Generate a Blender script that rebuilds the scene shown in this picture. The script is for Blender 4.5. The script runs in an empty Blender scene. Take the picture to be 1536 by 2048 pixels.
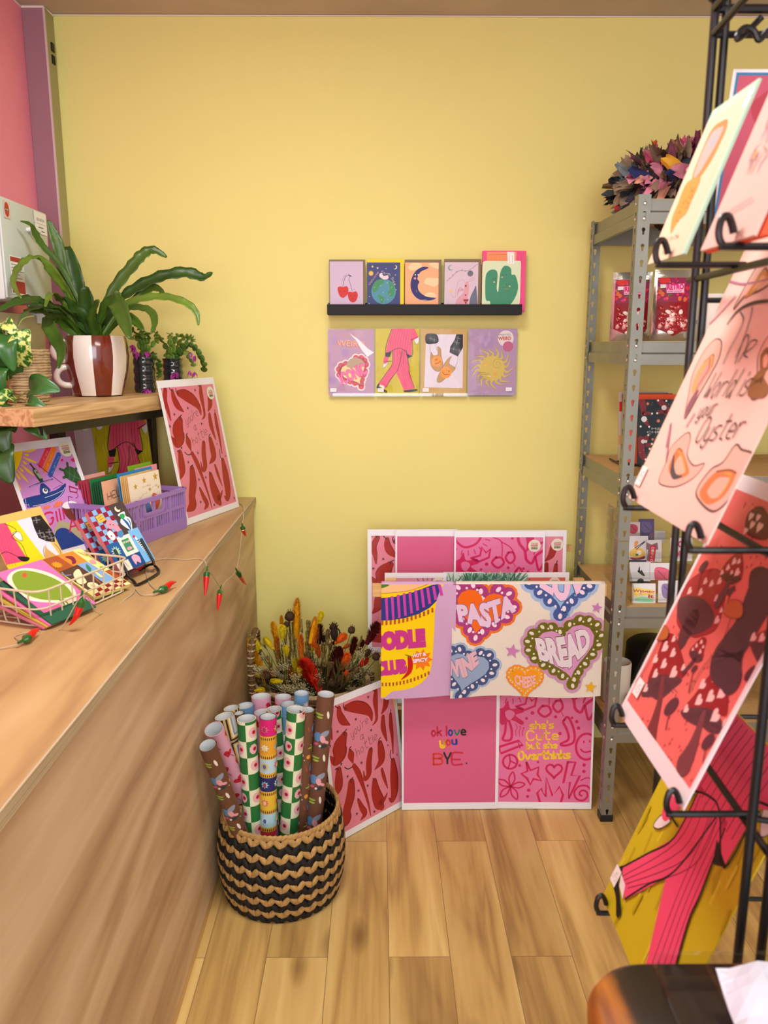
import bpy, bmesh, math, random
from math import sin, cos, pi, radians as R, atan2, hypot, sqrt
from mathutils import Vector as V, Matrix
from mathutils.geometry import tessellate_polygon
RND = random.Random(7)
SC = bpy.context.scene
COL = SC.collection

# ------------------------------------------------------------------ camera
cam = bpy.data.cameras.new('camera')
cam.sensor_fit = 'VERTICAL'; cam.sensor_height = 24.0; cam.lens = 24.0 * 1600 / 2048
cam.clip_start = 0.02
cam.dof.use_dof = True; cam.dof.focus_distance = 2.35; cam.dof.aperture_fstop = 5.6
camo = bpy.data.objects.new('camera', cam); COL.objects.link(camo)
camo.location = (0, 0, 1.415); camo.rotation_euler = (R(90 - 11.7), 0, R(-0.4))
SC.camera = camo
# ------------------------------------------------------------------ view
SC.view_settings.view_transform = 'Standard'; SC.view_settings.look = 'None'
SC.view_settings.gamma = 1.0; SC.view_settings.use_curve_mapping = False
SC.view_settings.exposure = 0.38
# ------------------------------------------------------------------ light
w = bpy.data.worlds.new('world'); SC.world = w; w.use_nodes = True
w.node_tree.nodes['Background'].inputs[0].default_value = (0.86, 0.93, 1.0, 1)
w.node_tree.nodes['Background'].inputs[1].default_value = 1.05
def area(name, loc, rot, sx, sy, power, col=(1, 0.93, 0.82)):
    l = bpy.data.lights.new(name, 'AREA'); l.shape = 'RECTANGLE'; l.size = sx; l.size_y = sy
    l.energy = power; l.color = col
    o = bpy.data.objects.new(name, l); COL.objects.link(o); o.location = loc; o.rotation_euler = rot
    return o
area('ceiling_panel_lamp', (-0.15, 1.25, 2.38), (R(0), 0, 0), 0.5, 0.4, 18, (1, 0.97, 0.92))
area('ceiling_panel_lamp', (0.75, -0.7, 2.38), (R(14), 0, 0), 1.2, 0.5, 22, (1, 0.97, 0.92))
area('shop_window_light', (-0.3, -2.5, 1.7), (R(82), 0, R(-4)), 2.4, 1.8, 66, (0.92, 0.96, 1.0))

# ------------------------------------------------------------------ materials
def lin(c):
    return tuple(((v / 12.92) if v <= 0.04045 else ((v + 0.055) / 1.055) ** 2.4) for v in c)
def hx(s):
    s = s.lstrip('#'); s = s if len(s) == 6 else ''.join(k * 2 for k in s); return lin(tuple(int(s[i:i + 2], 16) / 255 for i in (0, 2, 4)))
MATS = {}
def pbr(name, col, rough=0.55, metal=0.0, spec=0.4, bump=0, bscale=80, coat=0.0, emit=None, estr=0, sub=0, vary=0.0, vscale=6, alpha=1):
    """plain procedural material with optional noise bump and colour variation"""
    if name in MATS: return MATS[name]
    m = bpy.data.materials.new(name); m.use_nodes = True; nt = m.node_tree; b = nt.nodes['Principled BSDF']
    c = hx(col) if isinstance(col, str) else col
    b.inputs['Base Color'].default_value = (*c, 1); b.inputs['Roughness'].default_value = rough
    b.inputs['Metallic'].default_value = metal; b.inputs['Specular IOR Level'].default_value = spec
    b.inputs['Coat Weight'].default_value = coat; b.inputs['Coat Roughness'].default_value = 0.08
    if emit: b.inputs['Emission Color'].default_value = (*hx(emit), 1); b.inputs['Emission Strength'].default_value = estr
    if sub: b.inputs['Subsurface Weight'].default_value = sub; b.inputs['Subsurface Radius'].default_value = (0.01, 0.004, 0.002)
    if alpha < 1: b.inputs['Alpha'].default_value = alpha
    if bump or vary:
        tc = nt.nodes.new('ShaderNodeTexCoord')
    if bump:
        n = nt.nodes.new('ShaderNodeTexNoise'); n.inputs['Scale'].default_value = bscale; n.inputs['Detail'].default_value = 3
        bp = nt.nodes.new('ShaderNodeBump'); bp.inputs['Strength'].default_value = bump; bp.inputs['Distance'].default_value = 0.002
        nt.links.new(tc.outputs['Object'], n.inputs['Vector']); nt.links.new(n.outputs['Fac'], bp.inputs['Height']); nt.links.new(bp.outputs['Normal'], b.inputs['Normal'])
    if vary:
        n = nt.nodes.new('ShaderNodeTexNoise'); n.inputs['Scale'].default_value = vscale; n.inputs['Detail'].default_value = 4
        r = nt.nodes.new('ShaderNodeValToRGB'); r.color_ramp.elements[0].position = 0.35; r.color_ramp.elements[1].position = 0.65
        r.color_ramp.elements[0].color = (*[v * (1 - vary) for v in c], 1); r.color_ramp.elements[1].color = (*[min(1, v * (1 + vary)) for v in c], 1)
        nt.links.new(tc.outputs['Object'], n.inputs['Vector']); nt.links.new(n.outputs['Fac'], r.inputs['Fac']); nt.links.new(r.outputs['Color'], b.inputs['Base Color'])
    MATS[name] = m; return m
def paper(col):
    return pbr('paper ' + col, col, 0.5, spec=0.3)
def glasslike(name, tint=(1, 1, 1), gloss=0.10, rough=0.08, bump=0.0, bscale=30):
    """clear film: mostly transparent with a glossy share"""
    if name in MATS: return MATS[name]
    m = bpy.data.materials.new(name); m.use_nodes = True; nt = m.node_tree
    for n in list(nt.nodes): nt.nodes.remove(n)
    out = nt.nodes.new('ShaderNodeOutputMaterial'); mx = nt.nodes.new('ShaderNodeMixShader')
    t = nt.nodes.new('ShaderNodeBsdfTransparent'); g = nt.nodes.new('ShaderNodeBsdfGlossy')
    t.inputs['Color'].default_value = (*tint, 1); g.inputs['Roughness'].default_value = rough
    lw = nt.nodes.new('ShaderNodeLayerWeight'); lw.inputs['Blend'].default_value = 0.12
    mt = nt.nodes.new('ShaderNodeMath'); mt.operation = 'MULTIPLY_ADD'; mt.inputs[1].default_value = 0.35; mt.inputs[2].default_value = gloss
    nt.links.new(lw.outputs['Fresnel'], mt.inputs[0]); nt.links.new(mt.outputs[0], mx.inputs['Fac'])
    nt.links.new(t.outputs[0], mx.inputs[1]); nt.links.new(g.outputs[0], mx.inputs[2]); nt.links.new(mx.outputs[0], out.inputs['Surface'])
    if bump:
        tc = nt.nodes.new('ShaderNodeTexCoord'); n = nt.nodes.new('ShaderNodeTexNoise'); n.inputs['Scale'].default_value = bscale; n.inputs['Detail'].default_value = 2
        bp = nt.nodes.new('ShaderNodeBump'); bp.inputs['Strength'].default_value = bump; bp.inputs['Distance'].default_value = 0.01
        nt.links.new(tc.outputs['Object'], n.inputs['Vector']); nt.links.new(n.outputs['Fac'], bp.inputs['Height'])
        nt.links.new(bp.outputs['Normal'], g.inputs['Normal'])
    MATS[name] = m; return m
def wood(name, c1, c2, c3, axis='Y', scale=1.0, rough=0.5, stretch=14, rings=3.0, planks=None, spec=0.35, knots=False, bump=0.08):
    """grain running along one axis; planks=(width, length) adds boards of differing tone"""
    if name in MATS: return MATS[name]
    m = bpy.data.materials.new(name); m.use_nodes = True; nt = m.node_tree; b = nt.nodes['Principled BSDF']; L = nt.links.new
    b.inputs['Roughness'].default_value = rough; b.inputs['Specular IOR Level'].default_value = spec
    tc = nt.nodes.new('ShaderNodeTexCoord')
    src = tc.outputs['Object']
    mp = nt.nodes.new('ShaderNodeMapping'); s = [stretch * scale] * 3; s['XYZ'.index(axis)] = scale * 0.9; mp.inputs['Scale'].default_value = s
    if planks:
        # each board shifts the grain and the tone
        pm = nt.nodes.new('ShaderNodeMapping'); pm.inputs['Rotation'].default_value = (0, 0, R(90) if axis == 'Y' else 0)
        pm.inputs['Location'].default_value = planks[2] if len(planks) > 2 else (0, 0, 0)
        L(src, pm.inputs['Vector'])
        bk = nt.nodes.new('ShaderNodeTexBrick'); bk.offset = 0.37; bk.inputs['Scale'].default_value = 1.0
        bk.inputs['Brick Width'].default_value = planks[1]; bk.inputs['Row Height'].default_value = planks[0]
        bk.inputs['Mortar Size'].default_value = 0.0008; bk.inputs['Mortar Smooth'].default_value = 0.3; bk.inputs['Bias'].default_value = 0.0
        bk.inputs['Color1'].default_value = (0, 0, 0, 1); bk.inputs['Color2'].default_value = (1, 1, 1, 1); bk.inputs['Mortar'].default_value = (0.5, 0.5, 0.5, 1)
        L(pm.outputs['Vector'], bk.inputs['Vector'])
        off = nt.nodes.new('ShaderNodeVectorMath'); off.operation = 'MULTIPLY'; off.inputs[1].default_value = (3.1, 5.7, 7.3); L(bk.outputs['Color'], off.inputs[0])
        ad = nt.nodes.new('ShaderNodeVectorMath'); ad.operation = 'ADD'; L(src, ad.inputs[0]); L(off.outputs[0], ad.inputs[1]); src = ad.outputs[0]
    L(src, mp.inputs['Vector'])
    n1 = nt.nodes.new('ShaderNodeTexNoise'); n1.inputs['Scale'].default_value = 1.0; n1.inputs['Detail'].default_value = 3; n1.inputs['Distortion'].default_value = 0.6; L(mp.outputs[0], n1.inputs['Vector'])
    mul = nt.nodes.new('ShaderNodeMath'); mul.operation = 'MULTIPLY'; mul.inputs[1].default_value = rings; L(n1.outputs['Fac'], mul.inputs[0])
    fr = nt.nodes.new('ShaderNodeMath'); fr.operation = 'PINGPONG'; fr.inputs[1].default_value = 0.5; L(mul.outputs[0], fr.inputs[0])
    n2 = nt.nodes.new('ShaderNodeTexNoise'); n2.inputs['Scale'].default_value = 1.0; n2.inputs['Detail'].default_value = 5
    mp2 = nt.nodes.new('ShaderNodeMapping'); s2 = [stretch * 9 * scale] * 3; s2['XYZ'.index(axis)] = scale * 4; mp2.inputs['Scale'].default_value = s2; L(src, mp2.inputs['Vector']); L(mp2.outputs[0], n2.inputs['Vector'])
    mixv = nt.nodes.new('ShaderNodeMath'); mixv.operation = 'MULTIPLY_ADD'; mixv.inputs[1].default_value = 1.15; L(fr.outputs[0], mixv.inputs[0])
    m2 = nt.nodes.new('ShaderNodeMath'); m2.operation = 'MULTIPLY'; m2.inputs[1].default_value = 0.45; L(n2.outputs['Fac'], m2.inputs[0]); L(m2.outputs[0], mixv.inputs[2])
    rp = nt.nodes.new('ShaderNodeValToRGB'); e = rp.color_ramp.elements; e[0].position = 0.12; e[0].color = (*hx(c1), 1); e[1].position = 0.8; e[1].color = (*hx(c3), 1)
    k = e.new(0.45); k.color = (*hx(c2), 1); L(mixv.outputs[0], rp.inputs['Fac'])
    outc = rp.outputs['Color']
    if knots:
        mk = nt.nodes.new('ShaderNodeMapping'); sk = [7.0] * 3; sk['XYZ'.index(axis)] = 2.6; mk.inputs['Scale'].default_value = sk; L(src, mk.inputs['Vector'])
        vo = nt.nodes.new('ShaderNodeTexVoronoi'); vo.inputs['Scale'].default_value = 1.0; L(mk.outputs[0], vo.inputs['Vector'])
        kr = nt.nodes.new('ShaderNodeValToRGB'); kr.color_ramp.elements[0].position = 0.03; kr.color_ramp.elements[0].color = (0.22, 0.13, 0.07, 1); kr.color_ramp.elements[1].position = 0.20; kr.color_ramp.elements[1].color = (1, 1, 1, 1)
        L(vo.outputs['Distance'], kr.inputs['Fac'])
        mm = nt.nodes.new('ShaderNodeMixRGB'); mm.blend_type = 'MULTIPLY'; mm.inputs[0].default_value = 0.8; L(outc, mm.inputs[1]); L(kr.outputs[0], mm.inputs[2]); outc = mm.outputs[0]
    if planks:
        tr = nt.nodes.new('ShaderNodeValToRGB'); tr.color_ramp.elements[0].color = (0.80, 0.78, 0.76, 1); tr.color_ramp.elements[1].color = (1.05, 1.05, 1.05, 1); L(bk.outputs['Color'], tr.inputs['Fac'])
        mm = nt.nodes.new('ShaderNodeMixRGB'); mm.blend_type = 'MULTIPLY'; mm.inputs[0].default_value = 1.0; L(outc, mm.inputs[1]); L(tr.outputs[0], mm.inputs[2])
        gap = nt.nodes.new('ShaderNodeMixRGB'); gap.blend_type = 'MIX'; gap.inputs[2].default_value = (0.20, 0.115, 0.055, 1); L(bk.outputs['Fac'], gap.inputs[0]); L(mm.outputs[0], gap.inputs[1]); outc = gap.outputs[0]
    L(outc, b.inputs['Base Color'])
    if bump:
        bp = nt.nodes.new('ShaderNodeBump'); bp.inputs['Strength'].default_value = bump; bp.inputs['Distance'].default_value = 0.002; L(n2.outputs['Fac'], bp.inputs['Height']); L(bp.outputs[0], b.inputs['Normal'])
    MATS[name] = m; return m

# ------------------------------------------------------------------ mesh builder
def smooth_pts(p, n=6, closed=False):
    """Catmull-Rom through tuples of any dimension"""
    if len(p) < 3: return [tuple(q) for q in p]
    out = []; N = len(p); D = len(p[0])
    for i in range(N if closed else N - 1):
        a = p[(i - 1) % N] if closed or i > 0 else p[0]; b = p[i]; c = p[(i + 1) % N]; d = p[(i + 2) % N] if closed or i + 2 < N else p[-1]
        for k in range(n):
            t = k / n
            out.append(tuple(0.5 * (2 * b[j] + (c[j] - a[j]) * t + (2 * a[j] - 5 * b[j] + 4 * c[j] - d[j]) * t * t + (3 * b[j] - a[j] - 3 * c[j] + d[j]) * t ** 3) for j in range(D)))
    if not closed: out.append(tuple(p[-1]))
    return out
class MB:
    def __init__(s): s.v = []; s.f = []; s.m = []; s.mi = 0
    def add(s, verts, faces, mi=None):
        o = len(s.v); s.v += [tuple(q) for q in verts]
        for f in faces: s.f.append([i + o for i in f]); s.m.append(s.mi if mi is None else mi)
        return s
    def box(s, c, d, rz=0, mi=None, mat=None, bev=0):
        hx_, hy, hz = d[0] / 2, d[1] / 2, d[2] / 2
        if bev:
            b = min(bev, hx_ * .9, hy * .9, hz * .9); vs = []; 
            bm = bmesh.new(); bmesh.ops.create_cube(bm, size=1); bmesh.ops.scale(bm, vec=d, verts=bm.verts)
            bmesh.ops.bevel(bm, geom=list(bm.edges), offset=b, segments=2, affect='EDGES', profile=0.6)
            bm.verts.index_update(); vs = [q.co.copy() for q in bm.verts]; fs = [[q.index for q in f.verts] for f in bm.faces]; bm.free()
        else:
            vs = [V((x, y, z)) for z in (-hz, hz) for y in (-hy, hy) for x in (-hx_, hx_)]
            fs = [(0, 2, 3, 1), (4, 5, 7, 6), (0, 1, 5, 4), (2, 6, 7, 3), (0, 4, 6, 2), (1, 3, 7, 5)]
        M = Matrix.Translation(c) @ (mat if mat else Matrix.Rotation(rz, 4, 'Z'))
        s.add([M @ q for q in vs], fs, mi); return s
    def tube(s, pts, r, n=8, closed=False, caps=True, mi=None):
        """round bar through points; r a number or one radius per point"""
        P = [V(q) for q in pts]; N = len(P); rr = r if isinstance(r, (list, tuple)) else [r] * N
        up = None; rings = []
        for i in range(N):
            a = P[i - 1] if (i > 0 or closed) else P[i]; b = P[(i + 1) % N] if (i < N - 1 or closed) else P[i]
            t = (b - a)
            if t.length < 1e-9: t = V((0, 0, 1))
            t.normalize()
            if up is None: up = V((0, 0, 1)) if abs(t.z) < .9 else V((1, 0, 0))
            x = up.cross(t)
            if x.length < 1e-6: x = t.orthogonal()
            x.normalize(); y = t.cross(x); up = y
            rings.append([P[i] + (x * cos(2 * pi * k / n) + y * sin(2 * pi * k / n)) * rr[i] for k in range(n)])
        o = len(s.v); m = s.mi if mi is None else mi
        for q in rings: s.v += [tuple(v) for v in q]
        for i in range(N if closed else N - 1):
            for k in range(n):
                j = (i + 1) % N
                s.f.append([o + i * n + k, o + i * n + (k + 1) % n, o + j * n + (k + 1) % n, o + j * n + k]); s.m.append(m)
        if caps and not closed:
            s.f.append([o + k for k in range(n)][::-1]); s.m.append(m); s.f.append([o + (N - 1) * n + k for k in range(n)]); s.m.append(m)
        return s
    def lathe(s, prof, n=32, c=(0, 0, 0), mi=None, mifn=None, closed=False):
        o = len(s.v); N = len(prof); m = s.mi if mi is None else mi
        for (r, z) in prof:
            for k in range(n): a = 2 * pi * k / n; s.v.append((c[0] + r * cos(a), c[1] + r * sin(a), c[2] + z))
        for i in range(N - 1):
            for k in range(n):
                s.f.append([o + i * n + k, o + i * n + (k + 1) % n, o + (i + 1) * n + (k + 1) % n, o + (i + 1) * n + k]); s.m.append(mifn(i, k) if mifn else m)
        if closed:
            s.f.append([o + k for k in range(n)][::-1]); s.m.append(m); s.f.append([o + (N - 1) * n + k for k in range(n)]); s.m.append(m)
        return s
    def ball(s, c, r, n=10, sc=(1, 1, 1), mi=None, rot=None):
        o = len(s.v); m = s.mi if mi is None else mi; h = max(4, n // 2 + 1)
        for i in range(h + 1):
            a = pi * i / h
            for k in range(n):
                b = 2 * pi * k / n; q = V((r * sin(a) * cos(b) * sc[0], r * sin(a) * sin(b) * sc[1], r * cos(a) * sc[2]))
                if rot: q = rot @ q
                s.v.append((c[0] + q.x, c[1] + q.y, c[2] + q.z))
        for i in range(h):
            for k in range(n): s.f.append([o + i * n + k, o + (i + 1) * n + k, o + (i + 1) * n + (k + 1) % n, o + i * n + (k + 1) % n]); s.m.append(m)
        return s
    def prism(s, poly, z0, z1, M=None, mi=None):
        """extrude a polygon in local xy from z0 to z1"""
        n = len(poly); M = M or Matrix(); vs = [M @ V((p[0], p[1], z0)) for p in poly] + [M @ V((p[0], p[1], z1)) for p in poly]
        s.add(vs, [list(range(n))[::-1], list(range(n, 2 * n))] + [[i, (i + 1) % n, n + (i + 1) % n, n + i] for i in range(n)], mi); return s
    def ribbon(s, pts, widths, up=(0, 0, 1), fold=0.25, mi=None, wave=0, side=None):
        """leaf blade: five points across, folded at the midrib"""
        P = [V(q) for q in pts]; N = len(P); o = len(s.v); m = s.mi if mi is None else mi
        for i in range(N):
            t = P[min(i + 1, N - 1)] - P[max(i - 1, 0)]
            if t.length < 1e-9: t = V((0, 0, 1))
            t.normalize()
            if side is not None: x = V(side) - t * V(side).dot(t)
            else: x = t.cross(V(up))
            if x.length < 1e-4: x = t.orthogonal()
            x.normalize(); y = x.cross(t); w_ = widths[i]
            for k in (-2, -1, 0, 1, 2):
                q = P[i] + x * (w_ * k / 4) + y * (w_ * fold * abs(k) / 2 * .5 + wave * w_ * sin(i * 1.9 + k) * (abs(k) / 2))
                s.v.append(tuple(q))
        for i in range(N - 1):
            for k in range(4): s.f.append([o + i * 5 + k, o + i * 5 + k + 1, o + (i + 1) * 5 + k + 1, o + (i + 1) * 5 + k]); s.m.append(m)
        return s
    def build(s, name, mats, parent=None, loc=None, M=None, smooth=True, solid=0, angle=35):
        me = bpy.data.meshes.new(name); me.from_pydata(s.v, [], s.f)
        for mt in (mats if isinstance(mats, (list, tuple)) else [mats]): me.materials.append(mt)
        if any(s.m): me.polygons.foreach_set('material_index', s.m)
        if smooth:
            me.polygons.foreach_set('use_smooth', [True] * len(me.polygons)); me.update(); me.set_sharp_from_angle(angle=R(angle))
        me.update()
        return link(name, me, parent, loc, M, solid)
def link(name, me, parent=None, loc=None, M=None, solid=0):
    o = bpy.data.objects.new(name, me); COL.objects.link(o)
    if parent: o.parent = parent
    if M is not None: o.matrix_local = M
    elif loc is not None: o.location = loc
    if solid:
        md = o.modifiers.new('thickness', 'SOLIDIFY'); md.thickness = solid; md.offset = 0
    return o
def tag(o, label, cat, group=None, kind=None):
    o['label'] = label; o['category'] = cat
    if group: o['group'] = group
    if kind: o['kind'] = kind
    return o
def thing(name, label, cat, loc=(0, 0, 0), rz=0, group=None, M=None):
    o = bpy.data.objects.new(name, None); COL.objects.link(o); o.empty_display_size = 0.05
    if M is not None: o.matrix_world = M
    else: o.location = loc; o.rotation_euler = (0, 0, rz)
    return tag(o, label, cat, group)
def struct(o): o['kind'] = 'structure'; return o
def dup(root, loc=None, M=None, label=None, group=None):
    """copy a thing with its parts and their sub-parts"""
    r = root.copy(); COL.objects.link(r)
    if M is not None: r.matrix_world = M
    elif loc is not None: r.location = loc
    if label: r['label'] = label
    if group: r['group'] = group
    for ch in list(root.children):
        c = ch.copy(); COL.objects.link(c); c.parent = r; c.matrix_local = ch.matrix_local
        for g in list(ch.children):
            d = g.copy(); COL.objects.link(d); d.parent = c; d.matrix_local = g.matrix_local
    return r
def frame(x, y, z, psi=0, lean=0):
    """stand of a sheet: origin at its lower left corner, psi turns it about the vertical, lean tips it back (degrees)"""
    p = R(psi); l = R(lean); u = V((cos(p), sin(p), 0)); b = V((-sin(p), cos(p), 0)); v = V((0, 0, 1)) * cos(l) + b * sin(l); n = u.cross(v)
    return Matrix(((u.x, v.x, n.x, x), (u.y, v.y, n.y, y), (u.z, v.z, n.z, z), (0, 0, 0, 1)))
_cf = V((sin(R(.4)) * cos(R(11.7)), cos(R(.4)) * cos(R(11.7)), -sin(R(11.7)))); _cr = V((cos(R(.4)), -sin(R(.4)), 0)); _cu = _cr.cross(_cf)
def at(x, y, Y=None, Z=None, X=None):
    """the place a sight line from the camera reaches at a chosen depth, height or side distance"""
    d = _cf + _cr * ((x - 768) / 1600) + _cu * ((1024 - y) / 1600); c = V((0, 0, 1.415))
    return c + d * ((Y / d.y) if Y is not None else ((Z - 1.415) / d.z) if Z is not None else X / d.x)
# ------------------------------------------------------------------ printed artwork
LET = {'a': '352616041222 34;363242', 'b': '0902;051626342212 03', 'c': '35261604122233', 'd': '35261604122234;393242', 'e': '043435261605031232', 'f': '38291812;0636',
       'g': '35261604122234;3631201001', 'h': '0902;0516263532', 'i': '0602;0807', 'j': '16110001', 'k': '0902;3604;1532', 'l': '0902', 'm': '0602;05162532;25364542', 'n': '0602;0516263532',
       'o': '16041222342616', 'p': '0600;0516263422 12', 'r': '0602;05162636', 's': '3616051424332202', 't': '19132232;0737', 'u': '060312223336;3632', 'v': '062246', 'w': '0612243246', 'x': '0632;3602',
       'y': '060312223336;3631201001', 'z': '06360232', 'A': '022942;1535', 'B': '0902;092938372606;2635332202', 'C': '48391907041232 43', 'D': '0902;09294744 3202', 'E': '49090242;0535', 'F': '490902;0535',
       'G': '483919070412324535', 'H': '0902;4942;0545', 'I': '0902', 'L': '090242', 'M': '0209254942', 'N': '02094249', 'O': '190704123244473919', 'P': '020929382505', 'R': '0209293836 2505;2542',
       'S': '4839190817364443321203', 'T': '0949;2922', 'U': '090412324449', 'W': '0912253249', 'Y': '092549;2522', "'": '0907', '.': '0203', '&': '4215283726131232 44', '1': '171912', '5': '39090636342 202', '3': '0939253533220 2', '2': '08193836 0232', '4': '320 939 0444', '8': '26183826133324'.replace(' ', '')}
_fontcache = {}
def font_tris(s, bold=0.0):
    """filled lettering of one line as 2-D triangles, unit height"""
    key = (s, bold)
    if key in _fontcache: return _fontcache[key]
    cu = bpy.data.curves.new('lettering', 'FONT'); cu.body = s; cu.offset = bold; cu.resolution_u = 3; cu.dimensions = '2D'; cu.fill_mode = 'BOTH'
    ob = bpy.data.objects.new('lettering', cu); COL.objects.link(ob)
    dg = bpy.context.evaluated_depsgraph_get(); dg.update(); me = ob.evaluated_get(dg).to_mesh()
    tris = []
    me.calc_loop_triangles()
    for t in me.loop_triangles: tris.append([(me.vertices[i].co.x, me.vertices[i].co.y) for i in t.vertices])
    ob.evaluated_get(dg).to_mesh_clear(); bpy.data.objects.remove(ob); bpy.data.curves.remove(cu)
    xs = [p[0] for t in tris for p in t]; ys = [p[1] for t in tris for p in t]
    if not xs: return []
    x0, x1, y0, y1 = min(xs), max(xs), min(ys), max(ys)
    out = [[((p[0] - x0) / (x1 - x0), (p[1] - y0) / (y1 - y0)) for p in t] for t in tris]
    _fontcache[key] = out; return out
def homog(q):
    """map of an image quad TL,TR,BR,BL to the unit square"""
    A = []; B = []
    for (x, y), (u, v) in zip(q, ((0, 1), (1, 1), (1, 0), (0, 0))):
        A.append([x, y, 1, 0, 0, 0, -u * x, -u * y]); B.append(u); A.append([0, 0, 0, x, y, 1, -v * x, -v * y]); B.append(v)
    n = 8; M = [a + [b] for a, b in zip(A, B)]
    for i in range(n):
        p = max(range(i, n), key=lambda r: abs(M[r][i])); M[i], M[p] = M[p], M[i]
        for r in range(n):
            if r != i:
                k = M[r][i] / M[i][i]
                if k: M[r] = [a - k * b for a, b in zip(M[r], M[i])]
    h = [M[i][n] / M[i][i] for i in range(n)]
    def f(x, y):
        d = h[6] * x + h[7] * y + 1; return (h[0] * x + h[1] * y + h[2]) / d, (h[3] * x + h[4] * y + h[5]) / d
    return f
def clip(poly, x0, y0, x1, y1):
    for ax, lim, sg in ((0, x0, 1), (0, x1, -1), (1, y0, 1), (1, y1, -1)):
        if all((p[ax] - lim) * sg >= 0 for p in poly): continue
        out = []
        for i in range(len(poly)):
            a = poly[i - 1]; b = poly[i]; da = (a[ax] - lim) * sg; db = (b[ax] - lim) * sg
            if (da >= 0) != (db >= 0):
                t = da / (da - db); out.append((a[0] + (b[0] - a[0]) * t, a[1] + (b[1] - a[1]) * t))
            if db >= 0: out.append(b)
        poly = out
        if len(poly) < 3: return None
    return poly
class Art:
    """a printed sheet w x h (metres); shapes are laid on it as thin ink layers. Default units: 0..100 across, y down."""
    EPS = 3e-5
    def __init__(s, w, h, base='#f4f2f0', quad=None, thick=0.0012, ink=None, unit=None):
        s.w = w; s.h = h; s.th = thick; s.layers = []; s.pal = {}; s.last = None; s.z = 0
        if quad: s.map = (lambda f: (lambda x, y: tuple(a * b for a, b in zip(f(x, y), (w, h)))))(homog(quad))
        else: s.map = lambda x, y: (x * w / 100, h - y * w / 100)
        s.clipr = ink if ink else (0, 0, w, h)
        s.base = base; s.edge = None
    def slot(s, c):
        if c not in s.pal: s.pal[c] = len(s.pal) + 1
        return s.pal[c]
    def put(s, polys, col):
        """polys in local metres"""
        if col != s.last: s.z += 1; s.last = col
        i = s.slot(col)
        for p in polys:
            p = clip(p, *s.clipr)
            if p and len(p) >= 3: s.layers.append((p, s.z * s.EPS, i))
        return s
    def M(s, pts): return [s.map(*p[:2]) for p in pts]
    def rect_in(s, l, b, r, t, col):
        """inset rectangle in metres from the sheet's edges"""
        return s.put([[(l, b), (s.w - r, b), (s.w - r, s.h - t), (l, s.h - t)]], col)
    def ground(s, margins, col):
        s.rect_in(*margins, col); s.clipr = (margins[0], margins[1], s.w - margins[2], s.h - margins[3]); return s
    def free(s): s.clipr = (0, 0, s.w, s.h); return s
    def fill(s, p, col):
        """polygon of local points, split into triangles"""
        tri = tessellate_polygon([[V((a[0], a[1], 0)) for a in p]])
        return s.put([[p[i] for i in t] for t in tri], col)
    def poly(s, pts, col): return s.fill(s.M(pts), col)
    def blob(s, pts, col, n=5, line=None, lw=0.8):
        p = smooth_pts(s.M(pts), n, True); s.fill(p, col)
        if line: s._stroke(p, lw / 1000, line, closed=True)
        return s
    def _stroke(s, p, w, col, closed=False, widths=None):
        N = len(p); q = []; L_ = []; 
        for i in range(N):
            a = p[i - 1] if i or closed else p[i]; b = p[(i + 1) % N] if i < N - 1 or closed else p[i]
            dx, dy = b[0] - a[0], b[1] - a[1]; d = hypot(dx, dy) or 1e-9; hw = (widths[i] if widths else w) / 2
            L_.append(((p[i][0] - dy / d * hw, p[i][1] + dx / d * hw), (p[i][0] + dy / d * hw, p[i][1] - dx / d * hw)))
        for i in range(N if closed else N - 1):
            a, b = L_[i], L_[(i + 1) % N]; q.append([a[0], a[1], b[1], b[0]])
        if not closed:
            for e, nb, wd in ((p[0], p[1], (widths[0] if widths else w)), (p[-1], p[-2], (widths[-1] if widths else w))):
                an = atan2(e[1] - nb[1], e[0] - nb[0])
                q.append([(e[0] + cos(an + t * pi / 8) * wd / 2, e[1] + sin(an + t * pi / 8) * wd / 2) for t in range(-4, 5)])
        return s.put(q, col)
    def line(s, pts, mm, col, sm=True, closed=False, n=5):
        p = s.M(pts); p = smooth_pts(p, n, closed) if sm and len(p) > 2 else p
        return s._stroke(p, mm / 1000, col, closed)
    def limb(s, pts, widths, col, n=5, k=1.0):
        """tapered band: widths in millimetres"""
        p = [tuple(a) + (b * k / 1000,) for a, b in zip(s.M(pts), widths)]; p = smooth_pts(p, n)
        return s._stroke([a[:2] for a in p], 0, col, widths=[max(a[2], 2e-4) for a in p])
    def disc(s, x, y, mm, col, mm2=None, rot=0, n=16):
        c = s.map(x, y); a = mm / 2000; b = (mm2 or mm) / 2000; r = R(rot)
        return s.put([[(c[0] + cos(t) * a * cos(r) - sin(t) * b * sin(r), c[1] + cos(t) * a * sin(r) + sin(t) * b * cos(r)) for t in [2 * pi * i / n for i in range(n)]]], col)
    def star(s, x, y, mm, col, n=5, inner=0.42, rot=90):
        c = s.map(x, y); p = [(c[0] + cos(R(rot) + pi * i / n) * mm / 2000 * (1 if i % 2 == 0 else inner), c[1] + sin(R(rot) + pi * i / n) * mm / 2000 * (1 if i % 2 == 0 else inner)) for i in range(2 * n)]
        return s.put([[c, p[i], p[(i + 1) % (2 * n)]] for i in range(2 * n)], col)
    def heartpts(s, x, y, mm, rot=0, n=22, k=1.0):
        c = s.map(x, y); r = R(rot); P = []
        for i in range(n):
            t = 2 * pi * i / n; hx_ = 16 * sin(t) ** 3 / 32; hy = (13 * cos(t) - 5 * cos(2 * t) - 2 * cos(3 * t) - cos(4 * t)) / 32 * k
            hx_ *= mm / 1000; hy *= mm / 1000; P.append((c[0] + hx_ * cos(r) - hy * sin(r), c[1] + hx_ * sin(r) + hy * cos(r)))
        return P
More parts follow.
